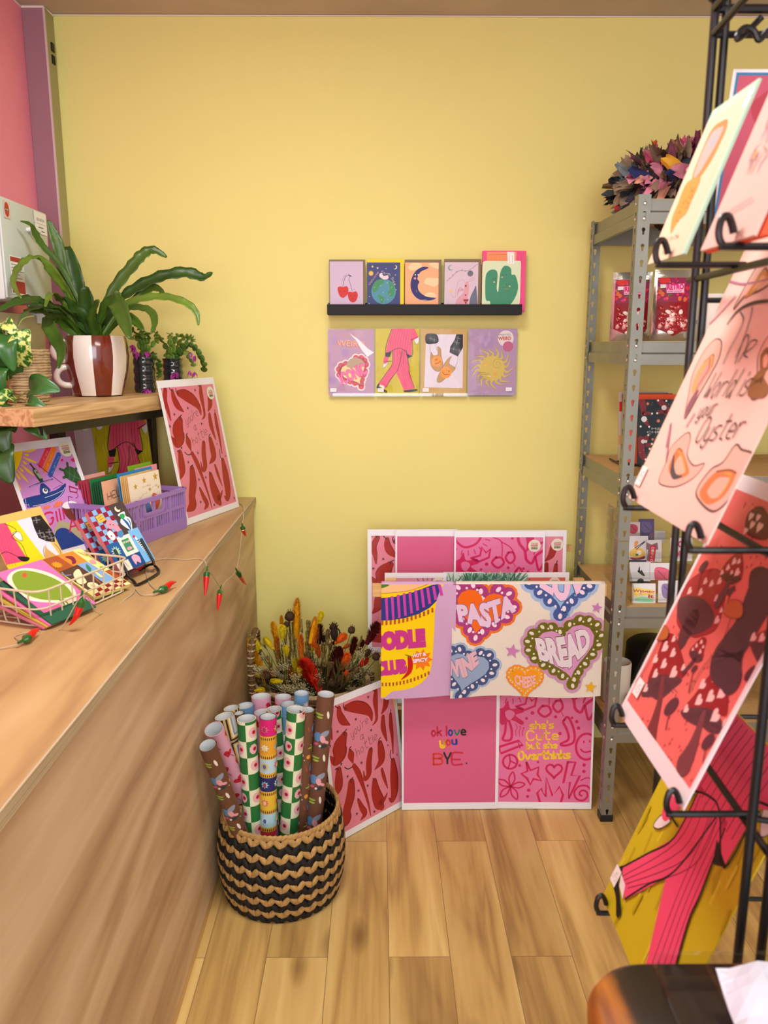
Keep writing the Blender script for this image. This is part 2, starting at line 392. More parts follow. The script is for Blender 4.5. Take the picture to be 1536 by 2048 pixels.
    def heart(s, x, y, mm, col, rot=0, line=None, lw=1, k=1.0):
        P = s.heartpts(x, y, mm, rot, k=k); s.fill(P, col) if col else None
        if line: s._stroke(P, lw / 1000, line, closed=True)
        return s
    def lace(s, x, y, mm, rot, cols, k=1.0, n=16, dot=None):
        """heart with a scalloped lace border: cols = halo, lace, eyelets, centre"""
        P = s.heartpts(x, y, mm * 1.16, rot, 4 * n, k)
        ds = [0]
        for i in range(len(P)): ds.append(ds[-1] + hypot(P[i][0] - P[i - 1][0], P[i][1] - P[i - 1][1]))
        S = []; L_ = ds[-1] / n; need = 0
        for i in range(len(P)):
            if ds[i] >= need: S.append(P[i]); need += L_
        cr = s.map(x, y); r1 = L_ * 0.60
        def circ(q, r, m=12): return [(q[0] + cos(2 * pi * i / m) * r, q[1] + sin(2 * pi * i / m) * r) for i in range(m)]
        for extra, col in ((0.0032 * mm / 100, cols[0]), (0, cols[1])):
            s.put([circ(q, r1 + extra * 1.6) for q in S], col); s.fill(P, col)
        s.put([[(q[0] + (q[0] - cr[0]) * .05 + cos(a) * r1 * .42 * cos(an) - sin(a) * r1 * .28 * sin(an), q[1] + (q[1] - cr[1]) * .05 + cos(a) * r1 * .42 * sin(an) + sin(a) * r1 * .28 * cos(an)) for a in [2 * pi * i / 10 for i in range(10)]] for q in S for an in [atan2(q[1] - cr[1], q[0] - cr[0])]], cols[2])
        mids = [((S[i][0] + S[i - 1][0]) / 2, (S[i][1] + S[i - 1][1]) / 2) for i in range(len(S))]
        s.put([circ((m_[0] + (cr[0] - m_[0]) * .03, m_[1] + (cr[1] - m_[1]) * .03), r1 * .17, 8) for m_ in mids], cols[2])
        s.fill(s.heartpts(x, y, mm * .98, rot, 24, k), cols[3]); return s
    def text(s, t, p0, p1, mm, col, bold=0.0, out=None, ow=0.04, warp=None):
        """lettering on the baseline p0-p1, mm high; out = outline colour; warp bends unit coordinates"""
        a = s.map(*p0); b = s.map(*p1); ux, uy = b[0] - a[0], b[1] - a[1]; d = hypot(ux, uy); vx, vy = -uy / d * mm / 1000, ux / d * mm / 1000
        def go(tr, c, gx=0, gy=0):
            ps = []
            for T in tr:
                q = []
                for (x, y) in T:
                    x = -gx + x * (1 + 2 * gx); y = -gy + y * (1 + 2 * gy)
                    if warp: x, y = warp(x, y)
                    q.append((a[0] + ux * x + vx * y, a[1] + uy * x + vy * y))
                ps.append(q)
            s.put(ps, c)
        if out: go(font_tris(t, bold + ow), out, ow * .5 / max(1, len(t)), ow * 1.2)
        go(font_tris(t, bold), col); return s
    def hand(s, t, p0, p1, mm, lw, col, slant=0.0, cols=None):
        """handwriting in single strokes between p0 and p1; mm = capital height"""
        a = s.map(*p0); b = s.map(*p1); ux, uy = b[0] - a[0], b[1] - a[1]; d = hypot(ux, uy); ux /= d; uy /= d; vx, vy = -uy, ux
        x = 0; G = []
        for ch in t:
            if ch == ' ': x += 2.6; continue
            st = [[(int(z[i]), int(z[i + 1])) for i in range(0, len(z) - 1, 2)] for z in LET.get(ch, '0602').replace(' ', '').split(';')]
            G.append((x, st)); x += max(q[0] for k in st for q in k) + 1.5
        k = d / max(1, x - 1.5); g = mm / 7000
        for i, (x0, st) in enumerate(G):
            for z in st:
                P = [((x0 + q[0] + (q[1] - 2) * slant) * k, (q[1] - 2) * g) for q in z]
                P = [(a[0] + ux * q[0] + vx * q[1], a[1] + uy * q[0] + vy * q[1]) for q in P]
                s._stroke(smooth_pts(P, 4) if len(P) > 2 else P, lw / 1000, cols[i % len(cols)] if cols else col)
        return s
    def mesh(s, name, warp=None, cuts=None, board=True, mats=None, lift=1.0):
        """one mesh: the board and all ink layers"""
        mb = MB(); w, h, t = s.w, s.h, s.th
        if board:
            mb.add([(0, 0, -t), (w, 0, -t), (w, h, -t), (0, h, -t), (0, 0, 0), (w, 0, 0), (w, h, 0), (0, h, 0)], [(3, 2, 1, 0), (4, 5, 6, 7), (0, 1, 5, 4), (1, 2, 6, 5), (2, 3, 7, 6), (3, 0, 4, 7)], 0)
        for p, z, i in s.layers: mb.add([(q[0], q[1], z * lift) for q in p], [list(range(len(p)))], i)
        me = bpy.data.meshes.new(name); me.from_pydata(mb.v, [], mb.f)
        mk = mats or paper
        me.materials.append(mk(s.base))
        for c in s.pal: me.materials.append(mk(c))
        me.polygons.foreach_set('material_index', mb.m)
        bm = bmesh.new(); bm.from_mesh(me)
        bad = [f for f in bm.faces if f.calc_area() < 1e-11]
        if bad: bmesh.ops.delete(bm, geom=bad, context='FACES_ONLY')
        if warp:
            for ax, ts in cuts:
                for t_ in ts:
                    bmesh.ops.bisect_plane(bm, geom=list(bm.verts) + list(bm.edges) + list(bm.faces), plane_co=(t_, 0, 0) if ax == 0 else (0, t_, 0), plane_no=(1, 0, 0) if ax == 0 else (0, 1, 0), dist=1e-7)
            for v in bm.verts: v.co = warp(v.co.x, v.co.y, v.co.z)
        else:
            for f in bm.faces:
                if abs(f.normal.z) > .9 and f.normal.z < 0 and f.calc_center_median().z > -t * .5: f.normal_flip()
        bm.to_mesh(me); bm.free(); me.update(); return me
CLEAR = glasslike('clear film', gloss=0.02, rough=0.10, bump=0.25, bscale=14)
CELLO = glasslike('cellophane', gloss=0.012, rough=0.05, bump=0.45, bscale=11)
def sheet(name, label, cat, art, M, group=None, sleeve=None, pad=0.004, sticker=None, price=None, depth=0.0012):
    """a print or card: one mesh for board and ink, with sleeve, round sticker and price tag as parts"""
    o = link(name, art.mesh(name), None, M=M); tag(o, label, cat, group)
    w, h = art.w, art.h; top = art.z * art.EPS + 0.0004
    if sticker: sticker_part(o, sticker[0] * w, sticker[1] * h, sticker[2], top)
    if price:
        a = Art(price[2], price[3], '#f3f1ee', thick=0.0001); a.hand(price[4], (20, 100 * price[3] / price[2] * .75), (80, 100 * price[3] / price[2] * .75), price[3] * 1000 * .45, .5, '#6a7390')
        q = link('price_tag', a.mesh('price_tag'), o, M=Matrix.Translation((price[0] * w, price[1] * h, top + .0002)) @ Matrix.Rotation(R(price[5] if len(price) > 5 else 0), 4, 'Z')); q['label'] = 'small white handwritten price tag'
    if sleeve: film(o, w, h, pad, top + .0012, -art.th - .0006, sleeve)
    return o
def film(o, w, h, pad, zf, zb, m):
    mb = MB(); nx, ny = 6, 8; r = random.Random(int(w * 1e4 + h * 1e3))
    vs = [(-pad + (w + 2 * pad) * i / nx, -pad + (h + 2 * pad) * j / ny, zf + (r.random() * .0012 if 0 < i < nx and 0 < j < ny else -.0006)) for j in range(ny + 1) for i in range(nx + 1)]
    mb.add(vs, [[j * (nx + 1) + i, j * (nx + 1) + i + 1, (j + 1) * (nx + 1) + i + 1, (j + 1) * (nx + 1) + i] for j in range(ny) for i in range(nx)])
    f = mb.build('sleeve', m, o, smooth=True, angle=60); f['label'] = 'clear plastic sleeve'; return f
def sticker_part(o, x, y, mm, top):
    a = Art(mm / 1000, mm / 1000, '#e6e2cc', thick=0.0001); a.clipr = (-1, -1, 2, 2); a.disc(50, 50, mm, '#e6e2cc', n=28)
    r = random.Random(5)
    for (x0, x1, y0, y1, c, n) in ((24, 80, 27, 34, '#b9666a', 9), (22, 79, 37, 53, '#cb6b76', 6), (25, 74, 54, 59, '#8e3f42', 8), (25, 76, 61, 80, '#5b5d38', 5)):
        k = (x1 - x0) / n
        for q in range(n):      # too small and blurred to read in the photograph: worn blocks of lettering
            t = r.random() * .25 * (y1 - y0); a.poly([(x0 + q * k, y0 + t), (x0 + q * k + k * .86, y0 + r.random() * .2 * (y1 - y0)), (x0 + q * k + k * .82, y1), (x0 + q * k + k * .06, y1 - t * .4)], c)
            if n < 7: a.disc(x0 + q * k + k * .45, (y0 + y1) / 2 + t, mm * .028, '#e6e2cc', n=6); a.last = None; a.z -= 1
    me = a.mesh('sticker', board=False); q = link('sticker', me, o, M=Matrix.Translation((x - mm / 2000, y - mm / 2000, top))); q['label'] = 'round cream sticker with red and green lettering'; return q
# ------------------------------------------------------------------ the room
FLOORW = wood('oak floor boards', '#a07d49', '#cda965', '#dfc17b', 'Y', 1.0, 0.42, 9, 2.4, planks=(0.145, 1.22, (0.42, 0.122, 0)), knots=True, spec=0.4)
PLYTOP = wood('plywood top', '#a07f54', '#b99966', '#c6a977', 'Y', 1.0, 0.45, 6, 2.0, bump=0.03)
PLYFRONT = wood('plywood front', '#a88866', '#c9aa82', '#dcc29c', 'Y', 1.0, 0.5, 5, 3.0, bump=0.04)
PLYEDGE = wood('plywood edge', '#8d7a5c', '#b5a27d', '#cbbb98', 'Y', 1.0, 0.6, 90, 6.0)
PINE = wood('pine', '#c79a5a', '#dcb377', '#e6c28b', 'X', 1.0, 0.5, 16, 2.0)
PINEY = wood('pine strip', '#c9a05f', '#ddb97f', '#ecd09b', 'Y', 1.0, 0.5, 16, 2.0)
OAK = wood('light oak', '#9c7a4d', '#bf9a68', '#d3b17f', 'X', 1.0, 0.5, 18, 7.0)
MDF = pbr('chipboard', '#c59f67', 0.6, vary=0.08, vscale=60, bump=0.1, bscale=300)
YELLOW = pbr('yellow emulsion', '#e7de88', 0.62, spec=0.3, bump=0.12, bscale=170, vary=0.02, vscale=1.2)
PINKW = pbr('pink emulsion', '#f896b0', 0.6, spec=0.3, bump=0.5, bscale=14, vary=0.05, vscale=3)
MAUVE = pbr('mauve painted steel', '#9b6f7c', 0.45, spec=0.4)
OLIVE = pbr('olive grey steel', '#a8a374', 0.5, spec=0.4)
WHITEP = pbr('white filler', '#efe2da', 0.6)
BLACKM = pbr('black powder coat', '#0c0d10', 0.38, spec=0.5)
BLACKW = pbr('matt black paint', '#0e0e0f', 0.55, spec=0.3)
CEIL = pbr('ceiling board', '#c4b5a6', 0.8, bump=0.4, bscale=30, vary=0.07, vscale=4)
WHITE = pbr('white plaster', '#e8e4dc', 0.7)
def slab(name, c, d, m): return struct(MB().box(c, d).build(name, m, smooth=False))
slab('floor', (0.5, 0.6, -0.02), (4.6, 6.4, 0.04), FLOORW)
slab('ceiling', (0.5, 0.6, 2.437), (4.6, 6.4, 0.05), CEIL)
slab('wall_back', (0.5, 2.77, 1.2), (4.6, 0.10, 2.5), YELLOW)
slab('wall_left', (-1.115, 0.6, 1.2), (0.10, 6.4, 2.5), PINKW)
slab('wall_right', (2.55, 0.6, 1.2), (0.10, 6.4, 2.5), WHITE)
# boxed steel stud in the corner, filler line along the ceiling
mb = MB(); mb.box((-1.033, 2.685, 1.205), (0.062, 0.066, 2.406)); mb.mi = 1; mb.box((-0.9985, 2.6865, 1.205), (0.005, 0.063, 2.406)); mb.mi = 2; mb.box((-0.9985, 2.6525, 1.205), (0.006, 0.005, 2.406))
mb.mi = 3
for z in (2.31, 2.275): mb.box((-0.9945, 2.69, z), (0.004, 0.020, 0.024)); 
t = mb.build('trim_1', [MAUVE, OLIVE, pbr('lilac edge', '#c9b7b4', .4), BLACKW], smooth=False); struct(t)
mb = MB()
for a, b in (((-1.066, 2.30, 2.408), (-1.066, 2.652, 2.408)), ((-1.066, 2.652, 2.408), (-1.0, 2.652, 2.408)), ((-1.0, 2.652, 2.408), (-0.996, 2.716, 2.408)), ((-0.996, 2.716, 2.409), (1.6, 2.716, 2.409))): mb.tube([a, b], 0.0035 if b[0] < 1 else 0.002, 6)
struct(mb.build('trim_2', WHITEP))
# ------------------------------------------------------------------ fuse box and cable plate on the pink wall
t = thing('fuse_box', 'pale grey metal fuse box on the pink wall behind the plants', 'fuse box', (-1.065, 2.27, 1.66))
GREYM = pbr('pale grey enamel', '#c9d3cc', 0.4, spec=0.5)
MB().box((0.057, 0.0, 0.0), (0.114, 0.31, 0.255), bev=0.006).build('body', GREYM, t)
mb = MB().box((0.117, -0.010, 0.0), (0.006, 0.285, 0.246), bev=0.003); mb.build('door', pbr('grey enamel door', '#c6d2cb', .38), t)
MB().tube([(0.12, 0.0, 0.062), (0.142, 0.0, 0.066), (0.144, 0.02, 0.060), (0.122, 0.034, 0.058)], 0.006, 8).build('latch', pbr('white plastic', '#e4e2da', .35), t)
def plate(parent, name, w_, h_, draw, loc, base='#efeeea', label=None):
    a = Art(w_, h_, base, thick=0.0005); draw(a); M = Matrix.Translation(loc) @ Matrix(((0, 0, 1, 0), (1, 0, 0, 0), (0, 1, 0, 0), (0, 0, 0, 1)))
    o = link(name, a.mesh(name), parent, M=M)
    if label: o['label'] = label
    return o
def d1(a): a.disc(50, 57, 26, '#b5322c', 36); a.poly([(12, 52), (88, 52), (88, 63), (12, 63)], '#6d1512'); a.text('WYLEX', (22, 62), (78, 62), 3.2, '#f2e6da', .02)
plate(t, 'badge', .036, .042, d1, (0.1215, -0.135, 0.074), '#d9c4b6', 'red round maker badge')
def d2(a): a.poly([(0, 0), (3, 0), (3, 70), (0, 70)], '#2c3138'); a.text('DB UNIT 8/9', (22, 28), (82, 28), 8, '#333a44', .01); a.line([(20, 36), (84, 36)], .8, '#333a44', False); [a.line([(x0 + i * 5, y), (x0 + i * 5 + 3.4, y)], 2.6, '#5c6169', False) for x0, x1, y in ((32, 74, 47), (20, 84, 58)) for i in range(int((x1 - x0) / 5))]; a.disc(8, 36, 3, '#333'); a.disc(93, 36, 3, '#333')
plate(t, 'circuit_label', .086, .058, d2, (0.1215, 0.046, 0.062), '#f2f2ee', 'white engraved label')
def d3(a):
    a.poly([(2, 3), (98, 3), (98, 18), (2, 18)], '#b23a35'); a.poly([(2, 78), (98, 78), (98, 116), (2, 116)], '#b23a35')
    for i, y in enumerate((27, 37, 47, 57, 69)): a.line([(6, y), (6 + (86, 80, 88, 60, 74)[i], y)], 1.8, '#7d8288', False)
plate(t, 'warning_label', .080, .096, d3, (0.1215, -0.125, -0.112), '#f1efea', 'white and red warning label')
MB().box((0.06, 0.163, -0.055), (0.05, 0.016, 0.16), bev=0.004).box((0.06, 0.168, -0.155), (0.046, 0.018, 0.05), bev=0.004).build('side_breaker', pbr('cream plastic', '#ded9cf', .4), t)
t = thing('cable_plate', 'cream metal plate with black knockout holes under the fuse box', 'plate', (-1.065, 2.30, 1.455))
MB().box((0.03, 0, 0), (0.06, 0.36, 0.10), bev=0.004).build('box', pbr('cream metal', '#c6bd9a', .45), t)
for dy in (-0.10, -0.065): MB().tube([(0.06, dy, 0.0), (0.063, dy, 0.0)], 0.009, 14).build('knockout', BLACKW, t)
# ------------------------------------------------------------------ counter
t = thing('plywood_counter', 'long plywood sales counter running along the left wall', 'counter', (-0.745, 1.2, 0))
MB().box((0, 0.008, 0.8945), (0.634, 3.02, 0.021)).build('top', PLYTOP, t, smooth=False)
MB().box((0.3195, 0.008, 0.8945), (0.005, 3.02, 0.0214)).build('top_edge', PLYEDGE, t, smooth=False)['label'] = 'pale layered plywood edge'
MB().box((0.304, 0.01, 0.456), (0.018, 3.0, 0.852)).build('front_panel', PLYFRONT, t, smooth=False)
MB().box((0.304, -1.491, 0.442), (0.018, 0.002, 0.88)).box((0, -1.48, 0.442), (0.59, 0.018, 0.88)).build('end_panel', PLYFRONT, t, smooth=False)
MB().box((0.300, 0.01, 0.014), (0.024, 3.0, 0.028), bev=0.003).build('plinth_strip', PINEY, t, smooth=False)['label'] = 'pale pine strip along the floor'
# ------------------------------------------------------------------ oak shelf on a black frame, standing on the counter
A0 = V((-0.772, 1.80, 0)); A1 = V((-0.530, 2.640, 0)); du = (A1 - A0).normalized(); dn = V((-du.y, du.x, 0)); Ls = (A1 - A0).length; DS = 0.24
Ms = Matrix(((du.x, dn.x, 0, A0.x), (du.y, dn.y, 0, A0.y), (0, 0, 1, 0), (0, 0, 0, 1)))
t = thing('display_shelf', 'oak plank shelf on a black frame standing on the counter', 'shelf', M=Ms @ Matrix.Translation((0, 0, 0.905)))
MB().box((Ls / 2, DS / 2, 0.352), (Ls, DS, 0.04), bev=0.002).build('plank', OAK, t, smooth=False)
for x, y in ((0.05, DS - 0.02), (Ls - 0.05, DS - 0.02), (Ls - 0.05, 0.03), (0.36, DS - 0.02)): MB().box((x, y, 0.164), (0.03, 0.03, 0.328)).build('leg', BLACKM, t, smooth=False)
MB().box((Ls / 2, 0.03, 0.32), (Ls - .1, 0.02, 0.024)).box((Ls / 2, DS - 0.02, 0.32), (Ls - .1, 0.02, 0.024)).build('rail', BLACKM, t, smooth=False)
# ------------------------------------------------------------------ designs
RED = '#a8261f'; DKR = '#2f2226'
def hottie(w=.297, h=.42):
    a = Art(w, h, '#eeeef0', quad=((912, 108), (1262, 84), (1417, 862), (1105, 992))); a.ground((.013, .019, .011, .021), '#e2879a')
    C = [([(968, 165), (965, 230), (985, 290), (1003, 352)], (21, 26, 19, 5)), ([(1012, 172), (1022, 215), (1045, 260), (1082, 297)], (17, 28, 31, 5)),
         ([(1050, 185), (1092, 196), (1140, 225), (1175, 268), (1188, 312)], (24, 44, 44, 26, 6)), ([(1185, 142), (1190, 200), (1204, 270), (1210, 318), (1196, 343)], (16, 25, 15, 12, 3)),
         ([(1240, 195), (1243, 250), (1232, 290)], (28, 27, 6)), ([(1062, 352), (1050, 405), (1052, 455), (1035, 490), (1006, 452)], (30, 62, 66, 36, 4)),
         ([(1104, 455), (1112, 485), (1128, 532)], (14, 31, 6)), ([(1240, 312), (1250, 380), (1277, 462)], (16, 25, 5)), ([(1274, 312), (1285, 380), (1300, 450), (1316, 548)], (14, 20, 13, 3)),
         ([(1062, 552), (1070, 610), (1075, 660), (1066, 705)], (25, 37, 34, 9)), ([(1135, 552), (1165, 610), (1200, 700), (1235, 800), (1256, 876)], (17, 24, 14, 9, 2)),
         ([(1205, 490), (1206, 560), (1214, 625), (1200, 652), (1188, 602)], (22, 28, 26, 14, 3)), ([(1245, 465), (1258, 520), (1264, 570), (1242, 610)], (24, 36, 31, 5)),
         ([(1135, 650), (1142, 730), (1135, 810), (1138, 865), (1103, 905)], (30, 42, 38, 44, 6)), ([(1184, 765), (1206, 815), (1226, 855), (1212, 886)], (11, 22, 23, 5)),
         ([(1248, 680), (1262, 745), (1288, 815), (1302, 842)], (24, 44, 52, 26)), ([(1296, 815), (1310, 795), (1318, 768)], (26, 14, 3)),
         ([(1274, 620), (1290, 670), (1316, 740)], (11, 16, 3)), ([(1320, 590), (1337, 680), (1350, 770), (1346, 818), (1330, 802)], (22, 42, 38, 22, 4))]
    for p, ws in C: a.limb(p, ws, '#7a1712', n=6, k=.82)
    a.last = None
    for p, ws in C: a.limb([(x - 1.5, y + 1) for x, y in p], [v * .72 for v in ws], RED, n=6)
    for p in ([(1050, 190), (1036, 178), (1033, 155)], [(965, 165), (962, 150)], [(1010, 172), (996, 158), (992, 148)], [(1182, 142), (1172, 136)], [(1062, 350), (1060, 330), (1070, 318)], [(1104, 455), (1098, 442), (1106, 432)],
              [(1060, 552), (1052, 538), (1044, 544)], [(1130, 556), (1108, 562), (1090, 546)], [(1205, 488), (1208, 474)], [(1243, 464), (1236, 446), (1244, 432)], [(1135, 650), (1130, 632), (1140, 622)], [(1246, 676), (1238, 660)], [(1318, 588), (1304, 560), (1302, 524)], [(1274, 310), (1272, 284)], [(1184, 764), (1180, 756)]): a.line(p, 3.2, DKR)
    for x, y in ((1152, 165), (1108, 275), (1025, 315), (998, 390), (1192, 370), (1070, 520), (1018, 537), (1170, 548), (1285, 490), (1335, 562), (1112, 607), (1177, 710), (1218, 695), (1187, 845), (1095, 765), (1270, 858), (1388, 812), (941, 160)):
        a.star(x, y, 14 if x not in (1335, 1018, 1285, 941) else 9, DKR, 5, .3, 70)
    a.hand("you're", (1102, 380), (1172, 318), 26, 1.3, '#4d2029', .25); a.hand('a', (1148, 412), (1164, 404), 24, 1.3, '#4d2029', .2); a.hand('hottie', (1144, 506), (1228, 430), 26, 1.3, '#4d2029', .2)
    return a
def doodle(w=.297, h=.42):
    a = Art(w, h, '#eff0f4'); a.ground((.006, .022, .006, .020), '#e478a8'); D = '#d11a5e'
    def fit(p, bx):
        xs = [q[0] for q in p]; ys = [q[1] for q in p]; x0, x1, y0, y1 = min(xs), max(xs), min(ys), max(ys)
        return [(bx[0] + (q[0] - x0) / max(1e-6, x1 - x0) * (bx[2] - bx[0]), bx[1] + (q[1] - y0) / max(1e-6, y1 - y0) * (bx[3] - bx[1])) for q in p]
    def L(p, m=7.6, bx=None, **k): a.line(fit(p, bx) if bx else p, m, D, **k)
    L([(0, 4), (3, 12), (12, 18), (24, 14), (30, 5)])
    for i in range(9): an = R(14 + i * 18); L([(14 + 21 * cos(an), 5 + 17 * sin(an)), (14 + 26 * cos(an), 5 + 22 * sin(an))], 3.2)
    L([(22, 42), (34, 38), (36, 26), (42, 34), (48, 28), (46, 41), (33, 47), (24, 43)], bx=(19, 18, 40, 34), sm=False)
    L([(43, 7), (52, 12), (53, 28)], 3.6); L([(52, 12), (62, 18), (66, 25)], 3.6); L([(54, 37), (49, 45), (56, 52), (63, 46), (60, 38), (54, 38)], bx=(42, 29, 55, 41)); L([(69, 34), (66, 40), (71, 46), (76, 41), (74, 34), (69, 34)], bx=(57, 24, 67, 36))
    L([(70, 6), (72, 14), (78, 22), (80, 32), (86, 36), (90, 28), (98, 22)], 9); a.limb([(82, 5), (84, 12), (80, 22)], (24, 26, 5), D); L([(90, 29), (94, 44), (99, 36)]); a.limb([(99, 12), (92, 16), (88, 26)], (8, 8, 4), D)
    a.blob(fit([(3, 52), (8, 48), (12, 40), (15, 50), (26, 48), (28, 54), (20, 58), (28, 66), (26, 70), (16, 64), (8, 70), (4, 66)], (1, 24, 27, 50)), D); a.blob([(8, 36), (13, 34), (18, 38), (13, 45), (9, 42)], '#e478a8')
    L([(9, 46), (8, 58), (6, 66), (14, 66), (15, 56), (12, 46)])
    for q in (0, 3.6, 7.2): L([(19 + q, 49 + q * .6), (20.6 + q, 53), (19 + q, 57), (19.6 + q, 62)], 2.2)
    L([(3, 96), (22, 88), (26, 93), (5, 104), (3, 97)], bx=(2, 67, 27, 81), sm=False); L([(22, 69), (24, 75)], 3.4)
    L([(73, 60), (76, 56), (80, 62), (84, 76), (83, 88), (74, 92), (70, 90), (78, 84), (76, 72), (72, 63), (73, 60)], bx=(66, 41, 80, 72)); L([(66, 36), (68, 40)], 2.4)
    L([(93 + 11 * cos(R(k)), 73 + 14 * sin(R(k))) for k in range(0, 360, 30)], closed=True); L([(87, 76), (91, 79), (97, 78)], 5.6); a.disc(90, 68, 5, D, 10); a.disc(96, 67, 5, D, 10)
    L([(14 + 7.4 * cos(R(k)), 90 + 7.6 * sin(R(k))) for k in range(0, 360, 30)], 6.6, closed=True); L([(13, 83), (14, 90), (12, 97)], 4.6); L([(14, 89), (20, 92)], 4.6)
    L([(29, 108), (33, 117), (41, 113), (40, 122), (44, 129), (36, 127), (33, 134), (30, 127), (24, 121), (30, 118), (29, 108)], bx=(26, 91, 47, 115), sm=False)
    L(a_heart(60, 99, 8.4), 7, closed=True, sm=False)
    L([(74, 107), (82, 107), (78, 119), (87, 119), (76, 140), (77, 125), (70, 126), (74, 107)], bx=(70, 90, 87, 130), sm=False)
    for k in range(5):
        an = R(-90 + 72 * k + 8); L([(15, 117), (15 + 9 * cos(an - .35), 117 + 9 * sin(an - .35)), (15 + 15 * cos(an), 117 + 16 * sin(an)), (15 + 9 * cos(an + .35), 117 + 9 * sin(an + .35)), (15, 117)], 5)
    L([(46, 134), (43, 124), (47, 119), (52, 128), (52, 107), (59, 127), (66, 117), (70, 126), (68, 134)], sm=False)
    L([(90 + 0.85 * k * cos(R(k * 55)), 125 + 0.85 * k * sin(R(k * 55))) for k in range(2, 14)], 6); L([(88, 110), (94, 107), (99, 108)], 4)
    for x, y, m in ((36, 37, 12), (30, 43, 9), (60, 41, 10), (82, 46, 11), (84, 53, 11), (65, 59, 11), (24, 94, 9), (43, 90, 8), (91, 93, 11), (91, 100, 11), (34, 121, 11), (33, 128, 10), (64, 8, 9), (77, 42, 9)): a.disc(x, y, m, D)
    Y = '#f3cf35'
    a.hand("she's", (34, 54), (58, 53), 23, 4.8, Y); a.hand('Cute', (31, 66.5), (63, 65), 29, 4.8, Y); a.hand('but she', (31, 75.5), (62, 74.5), 20, 4.8, Y); a.hand('Overthinks', (23, 87.5), (76, 85.5), 25, 6.2, Y)
    return a
def a_heart(x, y, r): return [(x + r * 16 * sin(t) ** 3 / 16, y - r * (13 * cos(t) - 5 * cos(2 * t) - 2 * cos(3 * t) - cos(4 * t)) / 16) for t in [2 * pi * i / 20 for i in range(20)]]
def okbye(w=.297, h=.42, words=True):
    a = Art(w, h, '#eff0f4'); a.ground((.006, .022, .006, .020), '#d9628c')
    if words:
        a.hand('ok love', (31, 61), (66, 60), 28, 5.5, 'x', cols=['#c2204a', '#c2204a', '#c2204a', '#2b3fa8', '#1f7a6a', '#222']); a.hand('you', (40, 71.5), (57, 70), 25, 6, 'x', cols=['#f2cf1d', '#d9342e', '#2446b4'])
        a.hand('B', (33, 92), (42, 92), 34, 6, '#d9392a'); a.hand('Y', (44, 91), (51, 91), 34, 6, '#23252c'); a.hand('E', (53, 92), (63, 92), 36, 6, '#d0214f'); a.disc(67.5, 91, 5.5, '#222')
    return a
def suit(w=.21, h=.297, full=True):
    """striding figure in a pink pinstripe suit on yellow"""
    a = Art(w, h, '#c9bb18', quad=((690, 1060), (1210, 1060), (1195, 1860), (680, 1860))); k = w / .148; P = '#ee4f78'; K = '#191517'
    r = random.Random(3)
    for i in range(60):
        x = 690 + r.random() * 510; y = 1080 + r.random() * 740; a.line([(x, y), (x + r.random() * 20 - 10, y + 60)], 3 * k, '#b8a80c' if i % 2 else '#d8cb30', False)
    C1 = [(885, 1060), (1150, 1060), (1196, 1160), (1120, 1205), (1110, 1400), (1000, 1300), (930, 1300), (800, 1350), (840, 1180)]
    a.blob([(1140, 1180), (1195, 1150), (1198, 1215), (1170, 1245)], '#e9e2e0', line=K, lw=.7 * k)
    a.blob([(780, 1475), (830, 1460), (800, 1510), (765, 1525)], '#ece6e2', line=K, lw=.9 * k)
    a.limb([(860, 1300), (815, 1400), (795, 1455)], (8, 16, 14), P, k=k); a.line([(785, 1450), (870, 1448)], 1.8 * k, K)
    a.poly([(885, 1300), (1050, 1300), (1075, 1500), (1085, 1590), (1140, 1775), (1015, 1800), (925, 1580), (800, 1770), (715, 1720), (800, 1600), (880, 1480)], P)
    a.poly(C1, P)
    for i in range(9): a.line([(900 + i * 28, 1070), (870 + i * 29, 1190), (850 + i * 30, 1320)], .95 * k, '#8f1f4a')
    for i in range(4): a.line([(900 + i * 36, 1320), (900 + i * 34, 1480), (738 + i * 17, 1735)], .9 * k, '#8f1f4a')
    for i in range(4): a.line([(985 + i * 22, 1330), (1000 + i * 22, 1560), (1035 + i * 26, 1780)], .9 * k, '#8f1f4a')
    a.poly([(795, 1350), (875, 1335), (850, 1400), (800, 1395)], K); a.poly([(1040, 1360), (1120, 1385), (1070, 1415)], K)
    for p in ([(880, 1065), (835, 1180), (800, 1345), (930, 1300), (1000, 1300), (1112, 1392), (1120, 1210), (1105, 1190)], [(1000, 1320), (960, 1500), (925, 1580), (870, 1650), (800, 1765)], [(885, 1320), (880, 1480), (800, 1600), (715, 1720)], [(1050, 1320), (1078, 1500), (1085, 1590), (1140, 1772)], [(1110, 1190), (1185, 1160)]): a.line(p, 1.75 * k, K)
    a.limb([(715, 1725), (705, 1765), (760, 1790), (800, 1815)], (5, 9, 6, 8), K, k=k); a.poly([(725, 1735), (745, 1765), (790, 1775), (770, 1740)], '#efe9e6'); a.limb([(1020, 1810), (1090, 1805), (1165, 1795)], (5, 9, 6), K, k=k)
    return a
